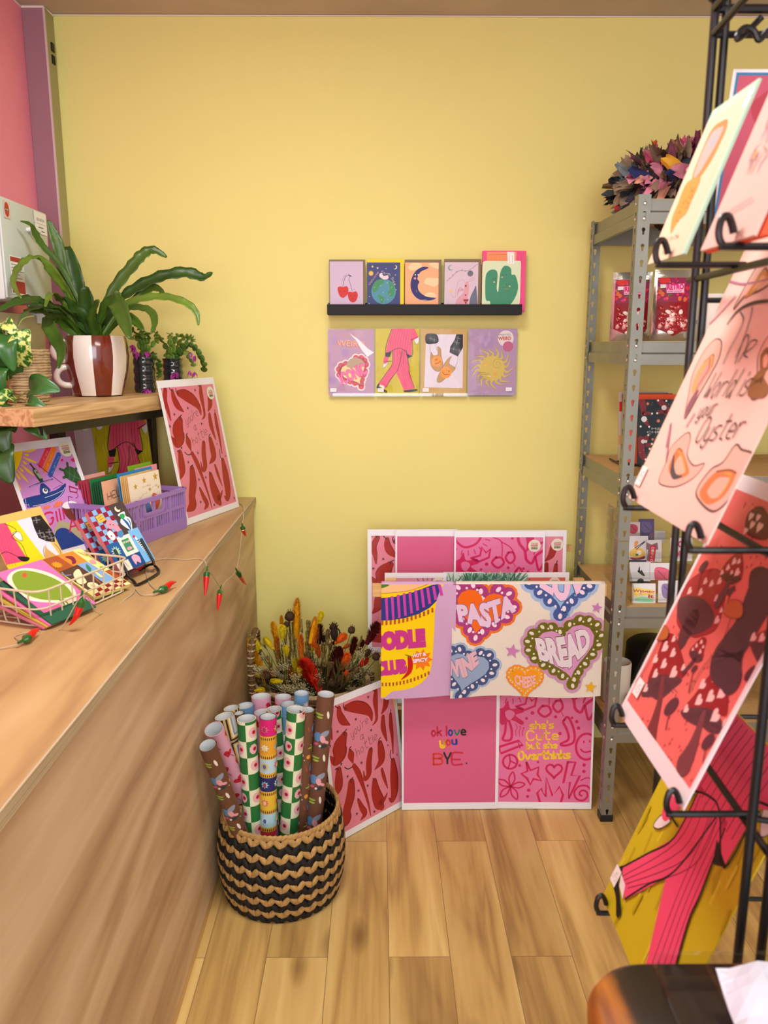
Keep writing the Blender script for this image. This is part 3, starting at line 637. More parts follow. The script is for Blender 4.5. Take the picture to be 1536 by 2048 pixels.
def oysters(w=.215, h=.302):
    a = Art(w, h, '#f6cfc1', quad=((852, -46), (1667, -293), (554, 1957), (55, 1654))); K = '#5d4a48'
    def shell(o, i, c=('#f0b7a0', '#e8814f', '#d9a24a'), lw=1.5):
        a.blob(o, '#f0b9a8', line=K, lw=lw); a.blob(i, c[1]); cx = sum(p[0] for p in i) / len(i); cy = sum(p[1] for p in i) / len(i)
        a.blob([(cx + (p[0] - cx) * .62 + 6, cy + (p[1] - cy) * .62 + 8) for p in i], c[0]); a.line([(i[-1][0], i[-1][1]), i[0], i[1]], lw * .9, '#8a5a3c')
        a.line([(cx + (p[0] - cx) * .75 - 4, cy + (p[1] - cy) * .8) for p in i[:4]], 2.2, c[2])
    shell([(430, 1240), (450, 1280), (430, 1380), (470, 1450), (540, 1440), (470, 1530), (360, 1585), (270, 1575), (250, 1540), (290, 1440), (330, 1330)], [(375, 1340), (400, 1360), (430, 1440), (440, 1500), (390, 1530), (340, 1530), (310, 1470), (340, 1390)]); a.limb([(345, 1390), (335, 1470), (350, 1520), (395, 1520)], (3, 7, 6, 2), '#4d4a52')
    shell([(740, 1320), (780, 1350), (850, 1380), (820, 1480), (770, 1580), (690, 1680), (600, 1745), (520, 1690), (490, 1610), (580, 1480), (660, 1430)], [(700, 1480), (745, 1500), (700, 1600), (640, 1670), (560, 1700), (510, 1640), (540, 1570), (620, 1490)], lw=2.2)
    shell([(610, 645), (650, 660), (635, 760), (580, 870), (510, 990), (450, 1100), (415, 1145), (440, 1000), (470, 860), (540, 720)], [(600, 740), (590, 820), (540, 900), (480, 990), (460, 960), (490, 870), (540, 790)], ('#e9a08c', '#eda869', '#a0567c')); a.limb([(490, 990), (455, 1060), (415, 1145)], (9, 14, 2), '#8d5a6c')
    shell([(960, 620), (1010, 700), (1000, 860), (960, 960), (850, 1030), (845, 930), (880, 870), (890, 740)], [(950, 700), (975, 760), (950, 840), (905, 860), (900, 760), (920, 720)], ('#e8a087', '#8e5a34', '#7a4a28')); a.limb([(900, 880), (870, 940), (930, 980)], (16, 22, 12), '#93643c')
    shell([(1010, 120), (900, 160), (820, 280), (730, 450), (800, 370), (900, 330), (1000, 250)], [(930, 190), (860, 290), (800, 380), (880, 330), (960, 240)], ('#ecb089', '#d98a55', '#c7a43a'), 2)
    for p in ([(560, 560), (650, 470), (740, 370)], [(700, 270), (800, 290), (960, 260)], [(300, 1330), (330, 1180), (300, 1420)], [(430, 1200), (480, 1120)]): a.line(p, 2.2, '#b97c94')
    K2 = '#40353c'
    a.limb([(690, 545), (760, 460), (850, 415), (960, 400), (1060, 400)], (2, 3.2, 4, 3.4, 1.5), K2); a.line([(775, 470), (790, 540), (700, 720), (665, 800)], 1.3, K2); a.line([(850, 440), (835, 520), (740, 800)], 1.3, K2)
    a.line([(745, 760), (800, 640), (825, 620), (815, 690), (760, 790)], 1.3, K2); a.line([(790, 740), (850, 700), (880, 655), (840, 660), (800, 740), (820, 760)], 1.3, K2)
    a.hand('World is', (530, 1020), (800, 1000), 26, 1.3, K2, .35); a.hand('your', (495, 1150), (600, 1120), 17, 1.3, K2, .3); a.hand('Oyster', (480, 1300), (760, 1270), 24, 1.5, K2, .3)
    return a
def mushrooms(w=.2, h=.302):
    a = Art(w, h, '#ece4e6', quad=((1151, -128), (2016, 178), (685, 2641), (154, 1831))); a.ground((.006, .019, .006, .017), '#e46e66'); M = '#5c2f38'; C = '#961b22'; PK = '#f1c6c0'
    r = random.Random(11)
    for i in range(150):
        x = r.random() * w; y = r.random() * h; s_ = .0016 + r.random() * .001
        a.put([[(x - s_, y + s_), (x, y - s_ * 1.2), (x + s_, y + s_), (x, y + s_ * .3)]], '#a5262d')
    def hearts(ps, rot=-25):
        for x, y, m in ps: a.heart(x, y, m, PK, rot, k=1.2)
    def small(p, st, ch): a.line(st, 1.1, '#7a4a2c'); a.blob(p, ch, line='#8a3c22', lw=.8)
    a.limb([(720, 1100), (680, 1250), (640, 1330)], (22, 20, 6), M); a.blob([(640, 1000), (700, 800), (830, 690), (960, 660), (1040, 760), (1020, 960), (960, 1150), (840, 1210), (760, 1215), (650, 1130)], '#a5282e', line='#7a1a24', lw=1); a.blob([(636, 990), (660, 900), (750, 880), (860, 910), (935, 1010), (930, 1110), (860, 1170), (740, 1200), (660, 1100)], M); a.limb([(760, 1080), (700, 1200), (660, 1320)], (26, 24, 6), M)
    hearts([(830, 850, 9), (920, 780, 8), (740, 840, 9), (960, 900, 8), (985, 760, 8), (870, 760, 8), (965, 1080, 9), (1000, 1000, 6)])
    a.blob([(400, 1560), (470, 1380), (530, 1220), (590, 1190), (640, 1250), (700, 1450), (710, 1520), (640, 1570), (520, 1540), (430, 1580)], C, line='#701018', lw=.8); a.blob([(345, 1700), (400, 1580), (470, 1530), (580, 1530), (680, 1570), (600, 1650), (520, 1720), (470, 1735), (430, 1710)], M)
    for i in range(9): a.line([(370 + i * 34, 1690 - abs(i - 4) * 4), (520, 1560)], .6, '#3f1f28')
    a.limb([(520, 1560), (500, 1720), (470, 1850), (430, 1990), (410, 2080)], (7, 10, 14, 22, 26), '#7a3236')
    hearts([(540, 1300, 13), (605, 1350, 11), (460, 1400, 11), (530, 1440, 12), (460, 1520, 11), (610, 1510, 14), (380, 1640, 10), (690, 1470, 8), (610, 1235, 8)])
    a.blob([(700, 1800), (780, 1700), (870, 1580), (960, 1480), (1040, 1470), (1070, 1560), (1060, 1700), (1045, 1860), (960, 1840), (860, 1800), (760, 1830)], C, line='#701018', lw=.8); a.blob([(670, 1830), (740, 1800), (880, 1800), (960, 1850), (1010, 1920), (990, 2010), (900, 2000), (850, 1960), (780, 1940), (700, 1890)], M)
    for i in range(9): a.line([(720 + i * 34, 1880 + i * 12), (870, 1820)], .6, '#3f1f28')
    a.limb([(860, 1850), (810, 2000), (760, 2140), (700, 2260)], (8, 11, 18, 26), '#7a3a40')
    hearts([(970, 1545, 14), (850, 1610, 11), (915, 1710, 13), (1005, 1680, 13), (820, 1740, 12), (955, 1870, 14), (715, 1810, 9), (1055, 1540, 9), (1035, 1930, 8)])
    a.blob([(740, 1340), (790, 1270), (850, 1220), (880, 1240), (860, 1330), (850, 1390), (790, 1390)], C); a.blob([(740, 1350), (800, 1330), (850, 1400), (800, 1430), (760, 1400)], M); a.limb([(790, 1400), (740, 1460), (690, 1510)], (6, 6, 5), M); hearts([(800, 1290, 5), (840, 1260, 5), (830, 1340, 5), (855, 1300, 4), (770, 1320, 4)])
    a.blob([(1000, 700), (1050, 600), (1150, 520), (1180, 580), (1170, 730), (1080, 770)], C); a.blob([(1000, 710), (1080, 690), (1170, 740), (1090, 790), (1040, 760)], '#5a2c22'); a.limb([(1070, 770), (1010, 880), (970, 950)], (6, 11, 10), '#6b343c'); hearts([(1060, 650, 7), (1110, 600, 8), (1135, 690, 9), (1010, 690, 6), (1150, 600, 6), (1090, 690, 5)])
    a.blob([(1230, 800), (1250, 680), (1330, 640), (1400, 680), (1480, 800), (1440, 900), (1300, 930), (1250, 880)], '#4b2a2a'); a.limb([(1340, 860), (1200, 1150), (1080, 1330), (1050, 1420), (1090, 1570)], (50, 40, 44, 52, 30), '#54303a')
    a.blob([(1250, 1260), (1330, 1180), (1430, 1170), (1480, 1280), (1400, 1430), (1330, 1440), (1260, 1340)], C); a.blob([(1250, 1280), (1340, 1270), (1420, 1370), (1380, 1470), (1310, 1440)], '#5c2f38'); hearts([(1270, 1225, 9), (1340, 1230, 9), (1370, 1360, 11), (1420, 1250, 9)])
    a.blob([(1200, 330), (1230, 200), (1340, 150), (1420, 300), (1380, 420), (1250, 400)], '#6b2f26'); hearts([(1250, 230, 9), (1310, 240, 8), (1260, 300, 9), (1320, 320, 11), (1205, 350, 8)], 0)
    for x, y, m, rot in ((595, 1790, 22, 20), (1255, 1520, 17, 20), (1085, 840, 11, 15), (785, 1480, 9, 20), (900, 2080, 17, 15), (1250, 1540, 12, 0), (860, 640, 14, 20)): a.limb([(x, y), (x - 30, y + 110), (x - 45, y + 190)], (1.2, 1.4, 1.4), '#6b2228'); a.disc(x, y, m * .72, M, m * 1.2, -rot - 12)
    small([(450, 1230), (480, 1150), (540, 1120), (575, 1170), (560, 1230), (510, 1245)], [(505, 1240), (400, 1450), (280, 1620), (240, 1690)], '#b5632c'); small([(1030, 1030), (1060, 940), (1130, 915), (1185, 960), (1180, 1050), (1110, 1070)], [(1090, 1060), (1000, 1300), (850, 1480), (740, 1680)], '#bf6030')
    return a
# ------------------------------------------------------------------ the wall ledge and its cards
def cherry(w, h):
    a = Art(w, h, '#cbb8cf', quad=((100, 215), (512, 215), (520, 830), (100, 830))); K = '#2a2628'
    a.line([(262, 515), (272, 460), (300, 395), (355, 380)], 1.3, K); a.line([(355, 380), (340, 430), (360, 500), (380, 575)], 1.2, K); a.limb([(335, 375), (365, 392)], (2, 3), K); a.line([(250, 490), (258, 430), (290, 380), (340, 362)], .6, K)
    a.blob([(195, 540), (225, 515), (265, 522), (310, 512), (332, 550), (320, 610), (270, 655), (220, 630)], '#cc2f26'); a.blob([(322, 600), (350, 578), (385, 585), (430, 575), (452, 620), (430, 690), (385, 712), (340, 680)], '#c92c25')
    for x, y in ((230, 572), (285, 572), (362, 632), (415, 632)): a.disc(x, y, 2.6, '#3a1512'); 
    a.line([(245, 600), (260, 606), (272, 600)], .6, '#6a1512'); a.line([(378, 660), (392, 668), (405, 660)], .6, '#6a1512'); a.line([(395, 560), (410, 545)], .8, K); return a
def earth(w, h):
    a = Art(w, h, '#3b4478', quad=((568, 238), (975, 238), (972, 838), (568, 838))); cr = '#ece0c0'
    a.disc(770, 590, 78 * w / .105, '#4f93a5', n=30)
    for p in ([(640, 520), (680, 460), (760, 440), (770, 480), (720, 520), (700, 570), (650, 600), (630, 570)], [(700, 630), (760, 650), (775, 680), (745, 735), (725, 690)], [(830, 470), (890, 510), (905, 560), (890, 640), (850, 650), (820, 600), (850, 560)]): a.blob(p, '#43905c')
    a.star(617, 370, 19, '#f2b13c', 12, .62); a.disc(617, 370, 10, '#f7c65a'); a.star(635, 287, 9, cr, 5, .4); a.star(697, 306, 8, cr, 5, .4); a.star(916, 390, 6, cr, 4, .3); a.star(800, 312, 5, cr, 4, .3); a.star(597, 652, 5, cr, 4, .3); a.star(925, 570, 5, cr, 4, .3); a.star(594, 735, 5, cr, 4, .3)
    a.disc(912, 295, 13, '#efe6b8'); a.disc(903, 292, 11.5, '#3b4478'); a.blob([(720, 380), (750, 365), (770, 400), (820, 395), (830, 430), (780, 445), (725, 415)], '#e6d2d6'); a.disc(742, 388, 9, '#eddbdd')
    a.hand('Welcome', (600, 515), (712, 360), 7, .7, '#e9a6a6'); a.hand('Earth', (745, 365), (850, 400), 7, .7, '#e7d9b5'); a.hand('Side', (860, 425), (905, 515), 7, .7, '#d6e2b0')
    a.disc(625, 778, 9, '#e9c26a'); a.line([(595, 788), (655, 768)], .8, '#caa55a')
    for x, y in ((735, 520), (660, 540), (850, 625), (765, 600), (815, 485), (745, 690), (820, 690), (870, 540)): a.disc(x, y, 2.2, '#dfe9c0')
    return a
def moon(w, h):
    a = Art(w, h, '#edb080', quad=((1040, 235), (1455, 235), (1450, 840), (1035, 840))); cl = '#f3d3a2'
    for p in ([(1075, 290), (1110, 250), (1170, 240), (1240, 255), (1240, 300), (1190, 320), (1110, 330)], [(1275, 470), (1310, 420), (1390, 425), (1450, 430), (1455, 490), (1400, 530), (1330, 510), (1280, 490)], [(1330, 255), (1400, 240), (1455, 250), (1455, 310), (1400, 300)], [(1280, 640), (1320, 600), (1400, 610), (1430, 650), (1380, 660), (1290, 665)]): a.blob(p, cl)
    a.blob([(1330, 300), (1250, 290), (1160, 350), (1108, 470), (1120, 590), (1200, 680), (1330, 700), (1420, 670), (1300, 650), (1215, 590), (1195, 520), (1215, 470), (1190, 430), (1230, 350)], '#2c2a6b')
    a.disc(1165, 385, 4, '#f3eee6'); a.disc(1200, 385, 4, '#f3eee6'); a.disc(1160, 428, 8, '#d58aa4'); a.line([(1140, 640), (1200, 690), (1300, 690)], .8, '#b9b5d8'); a.line([(1175, 570), (1180, 600)], .8, '#d98aa0')
    a.line([(1110 + (1370 - 1110) * i / 26, 772 + (770 - 772) * i / 26 + 6 * (-1) ** i) for i in range(27)], 0.6, '#4a3326'); return a
def lobster(w, h):
    a = Art(w, h, '#d6c3d0', quad=((310, 225), (725, 225), (720, 830), (300, 830))); K = '#55464e'
    a.disc(384, 292, 17, '#5aa39c'); a.disc(392, 290, 13, '#d6c3d0'); a.line([(335, 455), (400, 400), (480, 330), (600, 325), (715, 245)], .9, K)
    for x, y in ((360, 420), (400, 385), (450, 345), (520, 320), (560, 335)): a.limb([(x, y), (x + 14, y - 12)], (1.6, .6), K)
    a.disc(626, 360, 19, '#73727c'); a.line([(626, 325), (626, 340)], .8, K)
    a.blob([(620, 780), (625, 660), (670, 560), (700, 520), (712, 790)], '#6a7084'); a.blob([(450, 780), (455, 690), (490, 640), (540, 590), (560, 480), (590, 455), (610, 500), (605, 600), (590, 680), (610, 790)], '#dba0ac'); a.disc(570, 510, 6.5, '#a8232c'); a.poly([(540, 675), (608, 672), (600, 700), (545, 700)], '#a8232c'); a.star(567, 622, 8, '#a8232c'); a.poly([(555, 705), (585, 705), (570, 740)], '#8a2630')
    for i in range(4): a.line([(545, 560), (500 - i * 8, 530 + i * 18), (470, 570 + i * 20)], 1.2, '#c98494')
    a.line([(560, 470), (540, 440), (480, 460), (450, 560), (440, 640), (410, 640), (385, 600)], .8, '#c98494'); a.line([(590, 470), (640, 450), (675, 420), (650, 410), (610, 450)], .8, '#c98494'); a.disc(385, 568, 10, '#e3c27a'); return a
def pickles(w, h):
    a = Art(w, h, '#f0d8d4', quad=((765, 130), (1222, 130), (1222, 850), (765, 850)), thick=.002); a.base = '#e94f85'; G = '#3f8f6b'
    a.blob([(815, 240), (770, 300), (765, 500), (765, 720), (800, 800), (1160, 805), (1215, 720), (1220, 300), (1165, 238)], '#d9e8c0', line='#f2efe6', lw=1.6); a.poly([(818, 130), (1060, 128), (1062, 240), (815, 238)], '#f0935e'); a.poly([(1060, 128), (1165, 128), (1165, 236), (1060, 240)], '#f0a06a')
    for i in range(16): a.line([(828 + i * 21, 185), (828 + i * 21, 236)], .5, '#c8683c', False)
    a.line([(830, 165), (1045, 158)], .9, '#8a4a2a'); a.blob([(810, 690), (805, 430), (850, 350), (920, 345), (948, 400), (940, 560), (960, 600), (975, 400), (1010, 310), (1060, 295), (1105, 330), (1115, 400), (1160, 410), (1195, 540), (1170, 660), (1100, 765), (1000, 790), (880, 770), (860, 720)], G)
    r = random.Random(4)
    for i in range(46): a.disc(830 + r.random() * 330, 440 + r.random() * 310, 1.6, '#62ad84')
    for x, y in ((895, 455), (920, 450), (1010, 405), (1050, 405), (1055, 520), (1090, 510)): a.disc(x, y, 2.8, '#20382f')
    for x, y in ((908, 490), (1002, 432), (1095, 540)): a.disc(x, y, 5, '#e7b79a')
    a.line([(1030, 575), (1075, 570)], 1.6, '#c8684a'); a.poly([(1055, 128), (1140, 125), (1145, 275), (1065, 270)], '#f2f1ec')
    a.line([(1088 + (1083 - 1088) * i / 10, 260 + (150 - 260) * i / 10 + 5 * (-1) ** i) for i in range(11)], 0.7, '#6a7a80'); a.line([(1120 + (1118 - 1120) * i / 8, 255 + (165 - 255) * i / 8 + 5 * (-1) ** i) for i in range(9)], 0.7, '#6a7a80'); return a
LED = thing('picture_ledge', 'narrow black picture ledge on the yellow wall holding five cards', 'ledge', (0.149, 2.72, 1.515))
MB().box((0, -0.0375, 0.004), (0.626, 0.073, 0.008)).build('shelf', BLACKW, LED, smooth=False)
MB().box((0, -0.072, 0.016), (0.626, 0.008, 0.032), bev=0.001).build('front_lip', BLACKW, LED, smooth=False)
MB().box((0, -0.004, 0.02), (0.626, 0.006, 0.04)).build('back_lip', BLACKW, LED, smooth=False)
GC = 'greetings cards on the black ledge'
def env_card(x, y, art, env, envw, envh, ex, label, env_label, z=1.5245, pack=.008):
    o = link('greetings_card', art.mesh('greetings_card'), None, M=frame(x, y, z, 0, 3)); tag(o, label, 'card', GC)
    # envelope and the pack of further copies it fronts
    q = MB().box((ex + envw / 2, envh / 2, -art.th - pack / 2 - .0003), (envw, envh, pack)).build('envelope', paper(env), o, smooth=False); q['label'] = env_label
    return o
BR = '#7d6a4c'
env_card(-0.156, 2.676, cherry(.107, .158), BR, .116, .164, -.002, 'lilac card with two smiling red cherries on the black ledge', 'brown envelope')
env_card(-0.036, 2.676, earth(.107, .155), '#f2d21a', .118, .166, .001, 'dark blue card with a planet earth and yellow envelope on the ledge', 'bright yellow envelope')
env_card(0.087, 2.676, moon(.108, .155), BR, .118, .164, -.001, 'peach card with a navy crescent moon face on the black ledge', 'brown envelope')
env_card(0.214, 2.676, lobster(.109, .156), BR, .119, .166, -.001, 'lilac card with a pink lobster and bauble on the black ledge', 'brown envelope')
env_card(0.336, 2.676, pickles(.124, .188), '#e94f85', .141, .192, .0, 'pickle jar shaped card with smiling green gherkins and pink envelope', 'hot pink envelope')
# lower row: cellophane packs on a clear strip
LP = thing('clear_ledge', 'clear acrylic strip under the lower row of wrapped cards', 'ledge', (0.148, 2.72, 1.250)); ACR = glasslike('clear acrylic', (.98, .98, .97), .05, .03)
MB().box((0, -0.016, 0.002), (0.60, 0.032, 0.003)).build('shelf', ACR, LP, smooth=False); MB().box((0, -0.031, 0.007), (0.60, 0.002, 0.010)).build('front_lip', ACR, LP, smooth=False)
GP = 'cellophane wrapped cards under the ledge'
def pack_(x, w, h, art, label, price=None, dep=.014):
    o = link('wrapped_card', art.mesh('wrapped_card'), None, M=frame(x, 2.698, 1.2545, 0, 1)); tag(o, label, 'card pack', GP)
    MB().box((w / 2, h / 2, -art.th - dep / 2 + .001), (w - .004, h - .006, dep - .003)).build('backing', paper('#b79a80'), o, smooth=False)
    film(o, w, h, .003, art.z * art.EPS + .0025, 0, CELLO)
    if price:
        a = Art(.02, .012, '#eef0f2', thick=.0001); a.hand('£4', (20, 42), (80, 42), 5, .5, '#77809a') if False else a.line([(15, 30), (40, 24), (60, 36), (85, 28)], .6, '#8890a6')
        link('price_tag', a.mesh('price_tag'), o, M=Matrix.Translation((price[0], price[1], art.z * art.EPS + .005)))['label'] = 'small white price tag'
    return o
def iconic(w=.148, h=.212):
    a = Art(w, h, '#b690ac', quad=((122, 1065), (672, 1065), (668, 1865), (128, 1865)))
    for x, y, c in ((210, 1200, '#a98ab5'), (330, 1350, '#a783b2'), (240, 1500, '#b184ab'), (500, 1120, '#bf9ab0'), (600, 1500, '#ad88b4'), (180, 1680, '#a685b5')): a.disc(x, y, 30, c, n=6)
    a.text('WEIRD', (215, 1270), (560, 1290), 20, '#c96a34', .03); a.text('WEIRD', (225, 1262), (555, 1282), 19, '#e7b08e', .0); a.hand('PRINTED', (262, 1150), (450, 1150), 8, 1.1, '#c98a6a')
    a.lace(430, 1580, 84, 26, ['#f1e3df', '#c63c4e', '#e0596a', '#efcf8c'], k=1.05, n=20)
    a.blob([(345, 1520), (370, 1440), (450, 1405), (530, 1440), (560, 1500), (470, 1530)], '#b09878')
    a.text('ICONIC', (290, 1745), (600, 1600), 40, '#ee6ea6', .045, out='#b02c58', ow=.03)
    a.poly([(375, 1110), (480, 1180), (600, 1300), (670, 1345), (590, 1400), (520, 1310), (460, 1200)], '#e9e9ee'); return a
def slippers(w=.148, h=.212):
    a = Art(w, h, '#c4a25c', quad=((0, 1065), (552, 1065), (540, 1865), (0, 1865))); a.poly([(58, 1132), (505, 1132), (500, 1778), (40, 1770)], '#ddd6e2'); K = '#1c1a1d'; T = '#bf9150'
    a.blob([(58, 1132), (180, 1132), (208, 1215), (160, 1245), (60, 1240)], K); a.poly([(420, 1132), (502, 1132), (502, 1290), (440, 1400), (340, 1350), (350, 1280), (400, 1200)], K)
    for x, y in ((110, 1180), (160, 1200), (430, 1230), (390, 1310), (460, 1330), (440, 1180)):
        for k in range(4): an = R(90 * k + 20); a.line([(x, y), (x + 22 * cos(an - .4), y + 22 * sin(an - .4)), (x + 30 * cos(an), y + 30 * sin(an)), (x, y)], .45, '#aaa6ae')
    for p in ([(100, 1245), (110, 1330), (125, 1390)], [(170, 1245), (190, 1320), (205, 1370)], [(370, 1390), (345, 1420), (330, 1460)], [(445, 1400), (430, 1480), (405, 1540)]): a.line(p, .7, K)
    a.blob([(120, 1350), (110, 1450), (130, 1530), (190, 1580), (240, 1560), (262, 1500), (240, 1380), (235, 1310), (195, 1280), (205, 1370), (150, 1390)], T, line=K, lw=.8); a.blob([(360, 1400), (310, 1440), (240, 1560), (190, 1680), (230, 1710), (320, 1640), (400, 1560), (405, 1530), (340, 1490), (345, 1440)], T, line=K, lw=.8)
    a.disc(190, 1458, 34, '#f0962e', n=22); a.disc(298, 1592, 38, '#f0962e', n=22)
    for x, y in ((175, 1440), (192, 1436), (308, 1568), (335, 1575)): a.disc(x, y, 2.4, K, 6)
    a.line([(165, 1478), (190, 1485), (230, 1455)], 1.5, K); a.line([(258, 1580), (280, 1615), (330, 1610)], 1.5, K); return a
def suncard(w=.152, h=.212):
    a = Art(w, h, '#ab8dae', quad=((598, 1065), (1180, 1065), (1165, 1865), (590, 1865))); Gd = '#c8b25c'
    a.disc(820, 1230, 46, '#a387b0', n=24)
    for k in range(18):
        an = R(k * 20 + 5); r0, r1 = 135, 285 - 30 * (k % 2); cx, cy = 880, 1540
        P = [(cx + (r0 + (r1 - r0) * t) * cos(an + .16 * sin(t * 5)), cy + (r0 + (r1 - r0) * t) * sin(an + .16 * sin(t * 5))) for t in (0, .33, .66, 1)]
        a.limb(P, (11, 8, 5, .8), '#8c7a55')
    a.last = None
    for k in range(18):
        an = R(k * 20 + 5); r0, r1 = 135, 280 - 30 * (k % 2); cx, cy = 880, 1540
        P = [(cx + (r0 + (r1 - r0) * t) * cos(an + .16 * sin(t * 5)), cy + (r0 + (r1 - r0) * t) * sin(an + .16 * sin(t * 5))) for t in (0, .33, .66, 1)]
        a.limb(P, (9, 6.5, 3.8, .5), Gd)
    a.disc(880, 1540, 82, '#cbb657', n=26); a.line([(945 + 4.2 * k * cos(R(k * 42)), 1490 + 4.2 * k * sin(R(k * 42))) for k in range(2, 17)], 1.0, '#9c8a3a'); a.star(920, 1608, 22, '#e0a03c', 4, .3); a.star(800, 1500, 18, '#e6b060', 4, .3)
    for y in (1600, 1620, 1650, 1672): a.line([(700, y), (760, y - 8), (860, y)], .8, '#4a432c')
    a.disc(1040, 1180, 52, '#dcd6d2', n=26); a.text('WEIRD', (950, 1205), (1105, 1200), 12, '#c04a3c', .04); a.hand('PRINTED', (962, 1148), (1095, 1140), 5, .8, '#4a4440'); a.disc(1068, 1276, 34, '#b95c80', n=22); return a
pack_(-0.166, .152, .215, iconic(.152, .215), 'wrapped card with a frilly pink heart, leftmost under the black ledge', (.006, .012))
pack_(-0.008, .144, .217, suit(.144, .217), 'wrapped card of a pink striped suit on yellow under the ledge', (.006, .012))
pack_(0.142, .151, .217, slippers(.151, .217), 'wrapped card with two smiley slippers in a tan border under the ledge', (.006, .012))
pack_(0.299, .160, .217, suncard(.160, .217), 'wrapped lilac pack with a golden sun, rightmost under the ledge', (.126, .014))
# ------------------------------------------------------------------ print stand by the wall
t = thing('print_stand', 'low pine print stand against the yellow wall', 'stand', (0.32, 2.40, 0))
PX = 0.676
MB().box((0, -0.18, 0.725), (PX, 0.020, 0.036), bev=0.001).build('front_rail', PINE, t, smooth=False)
MB().box((0, 0.20, 0.752), (PX - .02, 0.018, 0.020), bev=0.001).build('back_rail', PINE, t, smooth=False)
for sx in (-1, 1):
    MB().box((sx * (PX / 2 - .055), -0.084, 0.365), (0.03, 0.02, 0.73)).build('leg', PINE, t, smooth=False); MB().box((sx * (PX / 2 - .055), 0.20, 0.37), (0.03, 0.018, 0.745)).build('leg', PINE, t, smooth=False)
    MB().box((sx * (PX / 2 - .055), -0.135, 0.715), (0.016, 0.08, 0.016)).box((sx * (PX / 2 - .055), 0.06, 0.60), (0.016, 0.27, 0.02)).build('rail_arm', PINE, t, smooth=False)
    MB().box((sx * (PX / 2 - .055), 0.06, 0.372), (0.016, 0.27, 0.012)).box((sx * (PX / 2 - .055), 0.06, 0.288), (0.016, 0.27, 0.012)).build('side_rail', PINE, t, smooth=False)
MB().box((0, 0.13, 0.397), (PX - .04, 0.10, 0.012)).build('back_ledge', PINE, t, smooth=False); MB().box((0, -0.045, 0.3075), (PX - .06, 0.058, 0.012)).build('front_ledge', PINE, t, smooth=False)
GT = 'sleeved prints in the back row of the stand'
ST = (.885, .885, 41)
hm = hottie()
sheet('art_print', 'sleeved red chilli print leaning at the left end of the stand', 'print', hottie(), frame(-.036, 2.545, .404, 0.5, 4), GT, CLEAR)
sheet('art_print', 'plain pink upper part of a sleeved print in the back row of the stand', 'print', okbye(words=True), frame(.055, 2.533, .404, -.3, 4), GT, CLEAR)
sheet('art_print', 'sleeved doodle print with cherries and crown in the back row of the stand', 'print', doodle(), frame(.248, 2.518, .404, -.3, 4), GT, CLEAR, sticker=ST)
sheet('art_print', 'sleeved red chilli print half hidden at the right end of the stand', 'print', hottie(), frame(.322, 2.532, .404, -.3, 4), GT, CLEAR, sticker=(.9, .885, 41))
GM = 'sleeved prints in the middle row of the stand'
def confetti(w=.27, h=.42):
    a = Art(w, h, '#eef0f2'); a.ground((.01, .02, .01, .016), '#e19bb0'); r = random.Random(8)
    for i in range(22): a.disc(r.random() * 100, r.random() * 150, 4, ('#e8b25a', '#c45a7c', '#7d6a9c')[i % 3])
    for i in range(9): an = R(200 + i * 17); a.line([(70 + 22 * cos(an), 34 + 22 * sin(an)), (70 + 30 * cos(an), 34 + 30 * sin(an))], 3, '#7c6f92')
    a.star(44, 16, 11, '#f0c43a'); return a
def botanic(w=.2, h=.42, dense=False):
    a = Art(w, h, '#cfdfd6'); r = random.Random(5 + dense); ns = 15 if dense else 5
    for i in range(ns):
        cx = r.random() * 100; cy = 40 + r.random() * 10 if not dense else 30
        for k in range(11):
            an = R(-170 + k * 16); L_ = 28 + r.random() * 22; a.limb([(cx, cy), (cx + L_ * .6 * cos(an), cy + L_ * .6 * sin(an) - 3), (cx + L_ * cos(an), cy + L_ * sin(an))], (1, 3.4, .6), ('#2f6a55', '#5f9880', '#3d7d66', '#83b09a')[(i + k) % 4])
    if not dense: a.blob([(78, 8), (92, 5), (96, 14), (84, 18)], '#dbe6b0')
    return a
def redflora(w=.19, h=.42):
    a = Art(w, h, '#eef0f2'); a.ground((.006, .02, .012, .016), '#dc6a62'); r = random.Random(2)
    for i in range(40): a.disc(5 + r.random() * 80, 10 + r.random() * 150, 4, '#7b2c30')
    return a
sheet('art_print', 'pale pink confetti print just above the noodle tea towel', 'print', confetti(.19, .42), frame(.019, 2.345, .3145, 0, 3), GM, CLEAR, sticker=(.87, .925, 36))
sheet('art_print', 'pale green botanical print showing above the lilac towel hem', 'print', botanic(.125, .42), frame(.199, 2.352, .3145, 0, 3), GM, CLEAR)
sheet('art_print', 'dark green palm leaf print showing above the love heart tea towel', 'print', botanic(.2, .42, True), frame(.258, 2.343, .3145, 0, 3), GM, CLEAR)
sheet('art_print', 'red patterned print peeking out at the right of the middle row', 'print', redflora(.16, .42), frame(.427, 2.347, .3145, 0, 3), GM, CLEAR, sticker=(.72, .925, 34))
GF = 'large prints standing on the floor below the towels'
sheet('art_print', 'plain pink print with coloured handwriting standing on the floor', 'print', okbye(), frame(.071, 2.25, .002, .8, 5), GF, CLEAR, pad=.002)
sheet('art_print', 'pink doodle print with yellow handwriting standing on the floor', 'print', doodle(), frame(.365, 2.256, .002, -1.2, 5), GF, CLEAR, pad=.002)
sheet('art_print', 'red chilli print leaning on the floor beside the striped basket', 'print', hottie(), frame(-.126, 2.078, .002, 43.8, 8), GF, CLEAR, pad=.002, sticker=ST)
sheet('art_print', 'red chilli print standing on the counter beside the lilac crate', 'print', hottie(), frame(-.555, 2.265, .9065, 69.5, 10.5), None, CLEAR, pad=.002, sticker=ST)
